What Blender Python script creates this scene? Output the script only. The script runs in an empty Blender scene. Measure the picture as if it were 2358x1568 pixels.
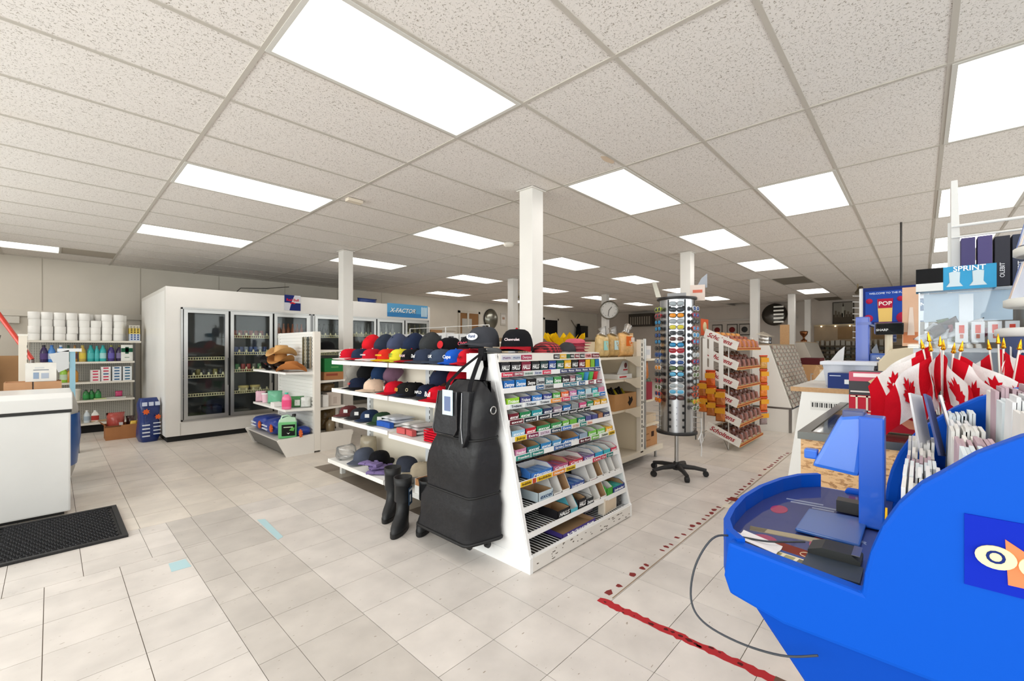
import bpy, bmesh, math, random
from mathutils import Vector, Matrix, Euler
R = math.radians
SC = bpy.context.scene
COL = SC.collection
random.seed(7)

# ---------------------------------------------------------------- camera, world, lights, exposure
TH = 0.7557; CAMZ = 1.3046; CEIL = 2.7476
cam_d = bpy.data.cameras.new('camera'); cam = bpy.data.objects.new('camera', cam_d); COL.objects.link(cam)
cam_d.sensor_fit = 'HORIZONTAL'; cam_d.sensor_width = 36.0; cam_d.lens = 36.0 * 1000.0 / 2358.0
cam_d.shift_y = (799.5 - 784.0) / 2358.0
cam_d.clip_start = 0.02; cam_d.clip_end = 200
cam.location = (0, 0, CAMZ); cam.rotation_euler = (R(90), 0, TH - R(90))
SC.camera = cam
w = bpy.data.worlds.new('world'); SC.world = w; w.use_nodes = True
w.node_tree.nodes['Background'].inputs[0].default_value = (0.80, 0.88, 1.0, 1)
w.node_tree.nodes['Background'].inputs[1].default_value = 1.6
SC.view_settings.view_transform = 'Standard'; SC.view_settings.look = 'None'
SC.view_settings.gamma = 1.0; SC.view_settings.use_curve_mapping = False
SC.view_settings.exposure = 0.47
try:
    SC.cycles.max_bounces = 8; SC.cycles.diffuse_bounces = 4; SC.cycles.transparent_max_bounces = 12
    SC.cycles.caustics_reflective = False; SC.cycles.caustics_refractive = False
    SC.cycles.sample_clamp_indirect = 6.0
except Exception: pass
LAMP_E = 3.1            # emission of the fluorescent diffusers
DAY_W = 18.0            # daylight per square metre of shop window
def day_light(name, loc, rot, sx, sy, k=1.0):
    d = bpy.data.lights.new(name, 'AREA'); d.shape = 'RECTANGLE'; d.size = sx; d.size_y = sy
    d.energy = DAY_W * sx * sy * k; d.color = (1.0, 0.965, 0.955)
    o = bpy.data.objects.new(name, d); o.location = loc; o.rotation_euler = rot; COL.objects.link(o)
# daylight through the shop windows behind the camera (left wall and street wall)
day_light('daylight_side', (-2.72, 2.4, 1.55), (0, R(-90), 0), 1.9, 10.6)
day_light('daylight_street', (5.0, -3.22, 1.55), (R(90), 0, 0), 13.0, 1.9, 0.5)

# ---------------------------------------------------------------- materials
M = {}
def _nt(name):
    m = bpy.data.materials.new(name); m.use_nodes = True
    nt = m.node_tree; b = nt.nodes['Principled BSDF']
    M[name] = m
    return m, nt, b
def mk(name, col=None, rough=0.5, metal=0.0, spec=0.5, bump=0.0, bscale=80.0, var=0.0, vscale=6.0, emit=None, estr=0.0, coat=0.0):
    """procedural material; col None = the object's own colour"""
    m, nt, b = _nt(name)
    N = nt.nodes.new; L = nt.links.new
    if col is None:
        oi = N('ShaderNodeObjectInfo'); src = oi.outputs['Color']
    else:
        rgb = N('ShaderNodeRGB'); rgb.outputs[0].default_value = (*col, 1); src = rgb.outputs[0]
    if var > 0:
        tc = N('ShaderNodeTexCoord'); nz = N('ShaderNodeTexNoise'); nz.inputs['Scale'].default_value = vscale; nz.inputs['Detail'].default_value = 4
        L(tc.outputs['Object'], nz.inputs['Vector'])
        mr = N('ShaderNodeMapRange'); mr.inputs[1].default_value = 0.3; mr.inputs[2].default_value = 0.7
        mr.inputs[3].default_value = 1 - var; mr.inputs[4].default_value = 1 + var * 0.4
        L(nz.outputs[0], mr.inputs[0])
        hv = N('ShaderNodeVectorMath'); hv.operation = 'SCALE'; L(src, hv.inputs[0]); L(mr.outputs[0], hv.inputs['Scale']); src = hv.outputs[0]
    L(src, b.inputs['Base Color'])
    b.inputs['Roughness'].default_value = rough; b.inputs['Metallic'].default_value = metal
    b.inputs['Specular IOR Level'].default_value = spec
    if coat: b.inputs['Coat Weight'].default_value = coat
    if bump > 0:
        tc2 = N('ShaderNodeTexCoord'); n2 = N('ShaderNodeTexNoise'); n2.inputs['Scale'].default_value = bscale; n2.inputs['Detail'].default_value = 3
        L(tc2.outputs['Object'], n2.inputs['Vector'])
        bp = N('ShaderNodeBump'); bp.inputs['Strength'].default_value = bump; bp.inputs['Distance'].default_value = 0.01
        L(n2.outputs[0], bp.inputs['Height']); L(bp.outputs[0], b.inputs['Normal'])
    if emit is not None:
        b.inputs['Emission Color'].default_value = (*emit, 1); b.inputs['Emission Strength'].default_value = estr
    return m
mk('paint', None, 0.42); mk('matte', None, 0.85, spec=0.25); mk('card', None, 0.7, spec=0.3, var=0.08, vscale=9)
mk('gloss', None, 0.16); mk('fabric', None, 0.95, spec=0.15, bump=0.25, bscale=260, var=0.15, vscale=14)
mk('metal', None, 0.28, metal=1.0); mk('satin', None, 0.3, spec=0.5, coat=0.2)
mk('foil', None, 0.22, bump=0.5, bscale=45, var=0.25, vscale=18)
mk('wornpaint', None, 0.4, var=0.05, vscale=2.5)
mk('nylon', None, 0.48, spec=0.4, bump=0.8, bscale=11, var=0.2, vscale=7)
mk('rubber', None, 0.5, spec=0.4, var=0.15, vscale=12)
mk('vinyl', None, 0.3, bump=0.6, bscale=16, var=0.2, vscale=10)
def mk_clear(name, tint, gl=0.12, rough=0.05, opa=0.0):
    m, nt, b = _nt(name); N = nt.nodes.new; L = nt.links.new
    tr = N('ShaderNodeBsdfTransparent'); tr.inputs[0].default_value = (*tint, 1)
    g = N('ShaderNodeBsdfGlossy'); g.inputs['Roughness'].default_value = rough
    lw = N('ShaderNodeLayerWeight'); lw.inputs['Blend'].default_value = 0.25
    mr = N('ShaderNodeMapRange'); mr.inputs[3].default_value = gl * 0.5; mr.inputs[4].default_value = min(1, gl * 4)
    L(lw.outputs['Fresnel'], mr.inputs[0])
    mx = N('ShaderNodeMixShader'); L(mr.outputs[0], mx.inputs[0]); L(tr.outputs[0], mx.inputs[1]); L(g.outputs[0], mx.inputs[2])
    out = nt.nodes['Material Output']
    if opa > 0:
        d = N('ShaderNodeBsdfDiffuse'); oi = N('ShaderNodeObjectInfo'); L(oi.outputs['Color'], d.inputs[0])
        m2 = N('ShaderNodeMixShader'); m2.inputs[0].default_value = opa; L(mx.outputs[0], m2.inputs[1]); L(d.outputs[0], m2.inputs[2]); mx = m2
    L(mx.outputs[0], out.inputs[0]); return m
mk_clear('glass', (0.86, 0.88, 0.86), 0.16); mk_clear('acrylic', (0.94, 0.96, 0.98), 0.05, 0.04); mk('moulded', None, 0.5, spec=0.12)
mk_clear('darkglass', (0.90, 0.92, 0.92), 0.045, 0.03); mk_clear('plasticbag', (0.95, 0.95, 0.95), 0.25, 0.15, 0.12)
mk_clear('bottleclear', (0.85, 0.85, 0.85), 0.15, 0.1, 0.45); mk_clear('tinted', (0.3, 0.3, 0.3), 0.2, 0.05, 0.55)

def ceiling_tile_mat():
    m, nt, b = _nt('ceiling_tile'); N = nt.nodes.new; L = nt.links.new
    g = N('ShaderNodeNewGeometry')
    vo = N('ShaderNodeTexNoise'); vo.inputs['Scale'].default_value = 105; vo.inputs['Detail'].default_value = 3; vo.inputs['Distortion'].default_value = 1.2
    L(g.outputs['Position'], vo.inputs['Vector'])
    mr = N('ShaderNodeMapRange'); mr.inputs[1].default_value = 0.345; mr.inputs[2].default_value = 0.40; L(vo.outputs[0], mr.inputs[0])
    big = N('ShaderNodeTexNoise'); big.inputs['Scale'].default_value = 1.1; L(g.outputs['Position'], big.inputs['Vector'])
    cr = N('ShaderNodeMix'); cr.data_type = 'RGBA'; cr.inputs[6].default_value = (0.44, 0.39, 0.34, 1); cr.inputs[7].default_value = (0.84, 0.80, 0.765, 1); L(mr.outputs[0], cr.inputs[0])
    st = N('ShaderNodeMapRange'); st.inputs[1].default_value = 0.60; st.inputs[2].default_value = 0.80; st.inputs[4].default_value = 0.35; L(big.outputs[0], st.inputs[0])
    c2 = N('ShaderNodeMix'); c2.data_type = 'RGBA'; L(st.outputs[0], c2.inputs[0]); L(cr.outputs[2], c2.inputs[6]); c2.inputs[7].default_value = (0.78, 0.70, 0.60, 1)
    L(c2.outputs[2], b.inputs['Base Color']); b.inputs['Roughness'].default_value = 0.95; b.inputs['Specular IOR Level'].default_value = 0.1
    bp = N('ShaderNodeBump'); bp.inputs['Strength'].default_value = 0.7; bp.inputs['Distance'].default_value = 0.004; L(mr.outputs[0], bp.inputs['Height']); L(bp.outputs[0], b.inputs['Normal'])
ceiling_tile_mat()
def floor_tile_mat():
    m, nt, b = _nt('floor_tile'); N = nt.nodes.new; L = nt.links.new
    oi = N('ShaderNodeObjectInfo'); g = N('ShaderNodeNewGeometry')
    mp = N('ShaderNodeMapping'); mp.inputs['Scale'].default_value = (26, 70, 1); mp.inputs['Rotation'].default_value = (0, 0, 0.5); L(g.outputs['Position'], mp.inputs[0])
    nz = N('ShaderNodeTexNoise'); nz.inputs['Scale'].default_value = 1; nz.inputs['Detail'].default_value = 2; L(mp.outputs[0], nz.inputs['Vector'])
    fl = N('ShaderNodeMapRange'); fl.inputs[1].default_value = 0.70; fl.inputs[2].default_value = 0.76; L(nz.outputs[0], fl.inputs[0])
    n2 = N('ShaderNodeTexNoise'); n2.inputs['Scale'].default_value = 5; n2.inputs['Detail'].default_value = 6; L(g.outputs['Position'], n2.inputs['Vector'])
    sh = N('ShaderNodeMapRange'); sh.inputs[1].default_value = 0.3; sh.inputs[2].default_value = 0.7; sh.inputs[3].default_value = 0.86; sh.inputs[4].default_value = 1.05; L(n2.outputs[0], sh.inputs[0])
    rn = N('ShaderNodeMapRange'); rn.inputs[3].default_value = 0.93; rn.inputs[4].default_value = 1.04; L(oi.outputs['Random'], rn.inputs[0])
    mu = N('ShaderNodeMath'); mu.operation = 'MULTIPLY'; L(sh.outputs[0], mu.inputs[0]); L(rn.outputs[0], mu.inputs[1])
    vs = N('ShaderNodeVectorMath'); vs.operation = 'SCALE'; L(oi.outputs['Color'], vs.inputs[0]); L(mu.outputs[0], vs.inputs['Scale'])
    mx = N('ShaderNodeMix'); mx.data_type = 'RGBA'; L(fl.outputs[0], mx.inputs[0]); L(vs.outputs[0], mx.inputs[6]); mx.inputs[7].default_value = (0.30, 0.24, 0.18, 1)
    L(mx.outputs[2], b.inputs['Base Color'])
    rr = N('ShaderNodeMapRange'); rr.inputs[3].default_value = 0.22; rr.inputs[4].default_value = 0.42; L(n2.outputs[0], rr.inputs[0]); L(rr.outputs[0], b.inputs['Roughness'])
    b.inputs['Specular IOR Level'].default_value = 0.45
floor_tile_mat()
def osb_mat():
    m, nt, b = _nt('chipboard'); N = nt.nodes.new; L = nt.links.new
    tc = N('ShaderNodeTexCoord'); mp = N('ShaderNodeMapping'); mp.inputs['Scale'].default_value = (50, 34, 90); mp.inputs['Rotation'].default_value = (0.3, 0.4, 0.2); L(tc.outputs['Object'], mp.inputs[0])
    v = N('ShaderNodeTexVoronoi'); v.inputs['Scale'].default_value = 1.6; L(mp.outputs[0], v.inputs['Vector'])
    nz = N('ShaderNodeTexNoise'); nz.inputs['Scale'].default_value = 3; nz.inputs['Detail'].default_value = 5; nz.inputs['Distortion'].default_value = 2; L(mp.outputs[0], nz.inputs['Vector'])
    sp = N('ShaderNodeSeparateColor'); L(v.outputs['Color'], sp.inputs[0])
    ad = N('ShaderNodeMath'); L(sp.outputs[0], ad.inputs[0]); L(nz.outputs[0], ad.inputs[1])
    cr = N('ShaderNodeValToRGB'); L(ad.outputs[0], cr.inputs[0]); e = cr.color_ramp.elements
    e[0].position = 0.35; e[0].color = (0.22, 0.10, 0.04, 1); e[1].position = 1.0; e[1].color = (0.72, 0.45, 0.22, 1); e.new(0.7).color = (0.50, 0.27, 0.11, 1)
    L(cr.outputs[0], b.inputs['Base Color']); b.inputs['Roughness'].default_value = 0.6
osb_mat()
def wood_mat(name, c1, c2, s=(3, 30, 30)):
    m, nt, b = _nt(name); N = nt.nodes.new; L = nt.links.new
    tc = N('ShaderNodeTexCoord'); mp = N('ShaderNodeMapping'); mp.inputs['Scale'].default_value = s; L(tc.outputs['Object'], mp.inputs[0])
    nz = N('ShaderNodeTexNoise'); nz.inputs['Scale'].default_value = 2; nz.inputs['Detail'].default_value = 5; L(mp.outputs[0], nz.inputs['Vector'])
    mx = N('ShaderNodeMix'); mx.data_type = 'RGBA'; L(nz.outputs[0], mx.inputs[0]); mx.inputs[6].default_value = (*c1, 1); mx.inputs[7].default_value = (*c2, 1)
    L(mx.outputs[2], b.inputs['Base Color']); b.inputs['Roughness'].default_value = 0.5
wood_mat('wood', (0.42, 0.22, 0.09), (0.62, 0.38, 0.18)); wood_mat('palewood', (0.6, 0.45, 0.28), (0.75, 0.6, 0.42))
wood_mat('panelling', (0.33, 0.24, 0.15), (0.45, 0.33, 0.2), (20, 3, 1))
wood_mat('straw', (0.42, 0.20, 0.06), (0.78, 0.48, 0.18), (60, 60, 160))
def lens_diffuser():
    m, nt, b = _nt('diffuser'); N = nt.nodes.new; L = nt.links.new
    tc = N('ShaderNodeTexCoord'); sp = N('ShaderNodeSeparateXYZ'); L(tc.outputs['Object'], sp.inputs[0])
    # two tubes glow behind the prismatic sheet
    w1 = N('ShaderNodeMath'); w1.operation = 'ABSOLUTE'; L(sp.outputs['Y'], w1.inputs[0])
    w2 = N('ShaderNodeMath'); w2.operation = 'SUBTRACT'; L(w1.outputs[0], w2.inputs[0]); w2.inputs[1].default_value = 0.13
    w3 = N('ShaderNodeMath'); w3.operation = 'ABSOLUTE'; L(w2.outputs[0], w3.inputs[0])
    mr = N('ShaderNodeMapRange'); mr.inputs[1].default_value = 0.0; mr.inputs[2].default_value = 0.17; mr.inputs[3].default_value = LAMP_E * 1.25; mr.inputs[4].default_value = LAMP_E * 0.42; L(w3.outputs[0], mr.inputs[0])
    b.inputs['Base Color'].default_value = (0.8, 0.8, 0.8, 1); b.inputs['Emission Color'].default_value = (1.0, 0.95, 0.905, 1)
    L(mr.outputs[0], b.inputs['Emission Strength']); b.inputs['Roughness'].default_value = 0.4
lens_diffuser()
def plaid_mat():
    m, nt, b = _nt('plaid'); N = nt.nodes.new; L = nt.links.new
    tc = N('ShaderNodeTexCoord'); ws = []
    for d in ('X', 'Z'):
        wv = N('ShaderNodeTexWave'); wv.bands_direction = d; wv.inputs['Scale'].default_value = 11; L(tc.outputs['Object'], wv.inputs['Vector'])
        gt = N('ShaderNodeMath'); gt.operation = 'GREATER_THAN'; gt.inputs[1].default_value = 0.5; L(wv.outputs['Fac'], gt.inputs[0]); ws.append(gt)
    ad = N('ShaderNodeMath'); L(ws[0].outputs[0], ad.inputs[0]); L(ws[1].outputs[0], ad.inputs[1])
    cr = N('ShaderNodeValToRGB'); cr.color_ramp.interpolation = 'CONSTANT'; e = cr.color_ramp.elements
    e[0].color = (0.55, 0.04, 0.05, 1); e[1].position = 0.8; e[1].color = (0.015, 0.01, 0.01, 1); e.new(0.3).color = (0.20, 0.02, 0.025, 1)
    hf = N('ShaderNodeMath'); hf.operation = 'MULTIPLY'; hf.inputs[1].default_value = 0.5; L(ad.outputs[0], hf.inputs[0]); L(hf.outputs[0], cr.inputs[0])
    L(cr.outputs[0], b.inputs['Base Color']); b.inputs['Roughness'].default_value = 0.95
plaid_mat()
mk('lampglow', (0.9, 0.8, 0.6), 0.4, emit=(1.0, 0.85, 0.6), estr=3.0)
def pegboard_mat(name, col, s=40.0):
    m, nt, b = _nt(name); N = nt.nodes.new; L = nt.links.new
    g = N('ShaderNodeTexCoord'); fr = N('ShaderNodeVectorMath'); fr.operation = 'SCALE'; fr.inputs['Scale'].default_value = s; L(g.outputs['Object'], fr.inputs[0])
    f2 = N('ShaderNodeVectorMath'); f2.operation = 'FRACTION'; L(fr.outputs[0], f2.inputs[0])
    sb = N('ShaderNodeVectorMath'); sb.operation = 'SUBTRACT'; sb.inputs[1].default_value = (0.5, 0.5, 0.5); L(f2.outputs[0], sb.inputs[0])
    sp = N('ShaderNodeSeparateXYZ'); L(sb.outputs[0], sp.inputs[0])
    cb = N('ShaderNodeCombineXYZ'); L(sp.outputs['X'], cb.inputs[0]); L(sp.outputs['Z'], cb.inputs[1])
    ln = N('ShaderNodeVectorMath'); ln.operation = 'LENGTH'; L(cb.outputs[0], ln.inputs[0])
    gt = N('ShaderNodeMath'); gt.operation = 'GREATER_THAN'; gt.inputs[1].default_value = 0.2; L(ln.outputs['Value'], gt.inputs[0])
    mx = N('ShaderNodeMix'); mx.data_type = 'RGBA'; L(gt.outputs[0], mx.inputs[0]); mx.inputs[6].default_value = (0.06, 0.06, 0.06, 1); mx.inputs[7].default_value = (*col, 1)
    L(mx.outputs[2], b.inputs['Base Color']); b.inputs['Roughness'].default_value = 0.5
pegboard_mat('pegboard', (0.62, 0.60, 0.54))

# ---------------------------------------------------------------- mesh builder
class MB:
    def __init__(s): s.v = []; s.f = []; s.sm = []
    def add(s, vs, fs, smooth=False):
        n = len(s.v); s.v += [tuple(a) for a in vs]; s.f += [tuple(n + i for i in f) for f in fs]; s.sm += [smooth] * len(fs); return s
    def box(s, x0, y0, z0, x1, y1, z1, mat=None):
        vs = [(x, y, z) for z in (z0, z1) for y in (y0, y1) for x in (x0, x1)]
        if mat is not None: vs = [mat @ Vector(a) for a in vs]
        return s.add(vs, [(0, 2, 3, 1), (4, 5, 7, 6), (0, 1, 5, 4), (2, 6, 7, 3), (0, 4, 6, 2), (1, 3, 7, 5)])
    def hexa(s, p):      # 8 corners: bottom loop then top loop
        return s.add(p, [(3, 2, 1, 0), (4, 5, 6, 7), (0, 1, 5, 4), (1, 2, 6, 5), (2, 3, 7, 6), (3, 0, 4, 7)])
    def cyl(s, p0, p1, r0, r1=None, n=10, caps=True, smooth=True):
        if r1 is None: r1 = r0
        return s.tube([p0, p1], [r0, r1], n, caps, smooth)
    def tube(s, pts, r, n=6, caps=True, smooth=True, closed=False):
        pts = [Vector(p) for p in pts]; m = len(pts)
        rs = r if isinstance(r, (list, tuple)) else [r] * m
        vs = []; up = None
        for i, p in enumerate(pts):
            if closed: t = pts[(i + 1) % m] - pts[i - 1]
            else: t = (pts[min(i + 1, m - 1)] - pts[max(i - 1, 0)])
            t = t.normalized() if t.length > 1e-9 else Vector((0, 0, 1))
            if up is None: up = Vector((0, 0, 1)) if abs(t.z) < 0.9 else Vector((1, 0, 0))
            a = t.cross(up)
            if a.length < 1e-6: a = t.cross(Vector((0, 1, 0)))
            a.normalize(); b = a.cross(t).normalized(); up = b
            for k in range(n):
                an = 2 * math.pi * k / n
                vs.append(p + (a * math.cos(an) + b * math.sin(an)) * rs[i])
        fs = []
        for i in range(m if closed else m - 1):
            j = (i + 1) % m
            for k in range(n): fs.append((i * n + k, i * n + (k + 1) % n, j * n + (k + 1) % n, j * n + k))
        s.add(vs, fs, smooth)
        if caps and not closed:
            s.add(vs[:n], [tuple(range(n))[::-1]]); s.add(vs[-n:], [tuple(range(n))])
        return s
    def lathe(s, prof, c=(0, 0, 0), n=14, smooth=True, caps=True):
        rings = []
        for r, z in prof: rings.append([(c[0] + r * math.cos(2 * math.pi * k / n), c[1] + r * math.sin(2 * math.pi * k / n), c[2] + z) for k in range(n)])
        return s.loft(rings, caps, smooth)
    def loft(s, rings, caps=True, smooth=True, closed=True):
        n = len(rings[0]); vs = [p for r in rings for p in r]; fs = []
        for i in range(len(rings) - 1):
            for k in range(n if closed else n - 1): fs.append((i * n + k, i * n + (k + 1) % n, (i + 1) * n + (k + 1) % n, (i + 1) * n + k))
        s.add(vs, fs, smooth)
        if caps:
            s.add(rings[0], [tuple(range(n))[::-1]]); s.add(rings[-1], [tuple(range(n))])
        return s
    def prism(s, poly, axis, a, b):
        def mp(u, v, w): return {'x': (w, u, v), 'y': (u, w, v), 'z': (u, v, w)}[axis]
        n = len(poly); vs = [mp(u, v, a) for u, v in poly] + [mp(u, v, b) for u, v in poly]
        fs = [tuple(range(n))[::-1], tuple(range(n, 2 * n))] + [(i, (i + 1) % n, n + (i + 1) % n, n + i) for i in range(n)]
        return s.add(vs, fs)
    def grid(s, fn, nu, nv, smooth=True, double=0.0):
        vs = [fn(i / nu, j / nv) for j in range(nv + 1) for i in range(nu + 1)]
        fs = [(j * (nu + 1) + i, j * (nu + 1) + i + 1, (j + 1) * (nu + 1) + i + 1, (j + 1) * (nu + 1) + i) for j in range(nv) for i in range(nu)]
        return s.add(vs, fs, smooth)
    def stube(s, pts, r, n=6, sub=6):
        P = [Vector(p) for p in pts]; out = []
        for i in range(len(P) - 1):
            a, b, c, d = P[max(i - 1, 0)], P[i], P[i + 1], P[min(i + 2, len(P) - 1)]
            for k in range(sub):
                t = k / sub; out.append(0.5 * ((2 * b) + (c - a) * t + (2 * a - 5 * b + 4 * c - d) * t * t + (3 * b - a - 3 * c + d) * t ** 3))
        return s.tube(out + [P[-1]], r, n)
    def mesh(s, name, mat, bevel=0.0, fix=True):
        me = bpy.data.meshes.new(name); me.from_pydata(s.v, [], s.f)
        me.polygons.foreach_set('use_smooth', s.sm)
        if fix or bevel:
            bm = bmesh.new(); bm.from_mesh(me)
            bmesh.ops.recalc_face_normals(bm, faces=bm.faces)
            if bevel: bmesh.ops.bevel(bm, geom=[e for e in bm.edges], offset=bevel, segments=2, affect='EDGES', profile=0.6, clamp_overlap=True)
            bm.to_mesh(me); bm.free()
        me.materials.append(M[mat]); me.update()
        return me
    def build(s, name, mat='paint', parent=None, color=None, bevel=0.0, loc=None, rot=None):
        return inst(s.mesh(name, mat, bevel), name, parent, color, loc, rot)
def inst(me, name, parent=None, color=None, loc=None, rot=None, scale=None):
    o = bpy.data.objects.new(name, me); COL.objects.link(o)
    if parent is not None: o.parent = parent
    if color is not None: o.color = (*color[:3], 1)
    if loc is not None: o.location = loc
    if rot is not None: o.rotation_euler = rot
    if scale is not None: o.scale = scale if isinstance(scale, (tuple, list)) else (scale,) * 3
    return o
def tag(o, label, cat, group=None, kind=None):
    if label: o['label'] = label
    if cat: o['category'] = cat
    if group: o['group'] = group
    if kind: o['kind'] = kind
    return o
def thing(name, label, cat, loc=(0, 0, 0), rz=0.0, group=None, rot=None):
    o = bpy.data.objects.new(name, None); COL.objects.link(o); o.empty_display_size = 0.1
    o.location = loc; o.rotation_euler = rot if rot is not None else (0, 0, rz)
    return tag(o, label, cat, group)
def struct(o): o['kind'] = 'structure'; return o
def srgb(r, g=None, b=None):
    if g is None: r, g, b = r
    f = lambda c: (c / 255 / 12.92) if c <= 10 else ((c / 255 + 0.055) / 1.055) ** 2.4
    return (f(r), f(g), f(b))
S = srgb
_TX = {}
def text_mesh(t, mat='matte', bold=True, ital=False):
    k = (t, mat, ital)
    if k in _TX: return _TX[k]
    cu = bpy.data.curves.new('lettering', 'FONT'); cu.body = t; cu.size = 1.0; cu.resolution_u = 3; cu.align_x = 'CENTER'; cu.align_y = 'CENTER'
    cu.extrude = 0.003
    if bold: cu.offset = 0.018
    if ital: cu.shear = 0.3
    o = bpy.data.objects.new('tmp_text', cu); COL.objects.link(o)
    dg = bpy.context.evaluated_depsgraph_get(); me = bpy.data.meshes.new_from_object(o.evaluated_get(dg)); me.name = 'lettering'
    bpy.data.objects.remove(o); bpy.data.curves.remove(cu)
    me.materials.clear(); me.materials.append(M[mat]); _TX[k] = me
    xs = [v.co.x for v in me.vertices] or [0, 1]; me['w'] = max(xs) - min(xs)
    return me
def text(t, parent, loc, rot, h=None, wid=None, color=(0, 0, 0), mat='matte', ital=False, name='lettering', sx=1.0):
    """lettering in the plane given by rot (Euler, text reads along local x, up local y); wid = target width"""
    me = text_mesh(t, mat, True, ital); k = h if h else wid / max(me['w'], 1e-3)
    s = k * sx
    if h and wid: s = wid / max(me['w'], 1e-3)
    o = inst(me, name, parent, color, loc, rot, (s, k, k)); return o
# orientation of flat lettering on faces: facing -Y, facing -X, facing up
FY = (R(90), 0, 0); FX = (R(90), 0, R(-90)); FZ = (0, 0, 0)
# a photo pixel met with a real plane of the shop (metres)
CT, ST = math.cos(TH), math.sin(TH)
def _ray(px, py): a = (px - 1179.0) / 1000.0; return (CT + a * ST, ST - a * CT, (799.5 - py) / 1000.0)
def onY(px, py, c): d = _ray(px, py); t = c / d[1]; return Vector((d[0] * t, c, CAMZ + d[2] * t))
def onX(px, py, c): d = _ray(px, py); t = c / d[0]; return Vector((c, d[1] * t, CAMZ + d[2] * t))
def onZ(px, py, c): d = _ray(px, py); t = (c - CAMZ) / d[2]; return Vector((d[0] * t, d[1] * t, c))
def pxsize(x, y): return 1000.0 / max(0.3, x * CT + y * ST)
def inview(x, y, z, m=80):
    w_ = x * CT + y * ST
    if w_ < 0.2: return False
    u = 1179 + 1000 * (x * ST - y * CT) / w_; v = 799.5 - 1000 * (z - CAMZ) / w_
    return -m < u < 2358 + m and -m < v < 1568 + m
# ================================================================ ROOM SHELL
WX0, WX1, WY0, WY1 = -2.5, 16.5, -3.0, 10.4
FX0, FY0, FT = 1.0493, 1.3888, 0.3048
WHITE = S(236, 234, 230); IVORY = S(225, 218, 204)
floor = struct(MB().box(WX0, WY0, -0.06, WX1, WY1, -0.0028).build('floor', 'matte', None, S(92, 80, 66)))
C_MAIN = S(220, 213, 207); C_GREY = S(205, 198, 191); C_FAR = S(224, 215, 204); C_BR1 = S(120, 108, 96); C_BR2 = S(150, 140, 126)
def tile_list():
    out = []; g = 0.0012
    def col(x0, x1, yo, y0, y1, c):
        k = math.floor((y0 - yo) / FT)
        while yo + k * FT < y1 - 1e-6:
            a = max(y0, yo + k * FT); b = min(y1, yo + (k + 1) * FT)
            if b - a > 0.02:
                cc = c
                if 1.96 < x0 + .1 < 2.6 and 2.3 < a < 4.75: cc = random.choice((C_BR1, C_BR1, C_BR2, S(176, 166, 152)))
                out.append((x0 + g, a + g, x1 - g, b - g, cc))
            k += 1
    zA, zB, zC = FX0 - 0.4655, FX0, FX0 + 3 * FT      # grey strip, main strip, far strip boundaries
    yj = FY0 + (3.175 - 1.078) / .2365 * FT
    # left of the grey strip
    x = zA
    while x > WX0:
        a = max(WX0, x - FT); col(a, x, FY0 + 0.1, WY0, yj - 0.62, C_MAIN); x = a
    x = zA - 0.152
    col(zA - 0.152, zA, FY0 + 0.1, yj - 0.62, yj, C_MAIN)
    while x > WX0:
        a = max(WX0, x - FT); col(a, x, FY0 + 0.17, yj - 0.62, yj, C_MAIN); x = a
    # grey strip
    col(zA, zA + 0.152, FY0 - 0.02, WY0, yj - 0.62, C_GREY); col(zA, zA + 0.152, FY0 - 0.02, yj - .62, yj, C_GREY); col(zA + 0.152, zB, FY0 - 0.02, WY0, yj, C_GREY)
    for i in range(3): col(zB + i * FT, zB + (i + 1) * FT, FY0, WY0, yj, C_MAIN)
    x = zC
    while x < WX1 - .01:
        b = min(WX1, x + FT); col(x, b, FY0 + 0.076, WY0, WY1 if x > 6 else yj + 0.5, C_MAIN if x < 5 else C_FAR)
        if x <= 6: col(x, b, FY0 + 0.076, yj + 0.5, WY1, C_FAR)
        x = b
    # beyond the joint on the left
    x = zC
    while x > WX0 + .01:
        a = max(WX0, x - FT); col(a, x, yj, yj, WY1, C_FAR); x = a
    return out
tiles = tile_list()
def vis(t):
    cx, cy = (t[0] + t[2]) / 2, (t[1] + t[3]) / 2
    return (cx * CT + cy * ST) if inview(cx, cy, 0, 60) else 1e6 + cx * cx + cy * cy
tiles.sort(key=vis)
_tm = {}
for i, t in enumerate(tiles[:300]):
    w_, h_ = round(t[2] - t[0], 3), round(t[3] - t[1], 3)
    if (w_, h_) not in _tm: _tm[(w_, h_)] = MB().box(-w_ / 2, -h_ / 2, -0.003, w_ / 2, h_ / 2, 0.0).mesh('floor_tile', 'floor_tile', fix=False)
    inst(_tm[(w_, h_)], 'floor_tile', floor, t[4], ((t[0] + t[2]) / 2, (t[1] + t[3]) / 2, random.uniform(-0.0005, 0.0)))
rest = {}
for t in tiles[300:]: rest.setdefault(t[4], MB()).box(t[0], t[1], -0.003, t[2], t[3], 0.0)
for c, mb in rest.items(): tag(mb.build('far_floor_tiles', 'floor_tile', floor, c), None, None, kind='stuff')

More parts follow.
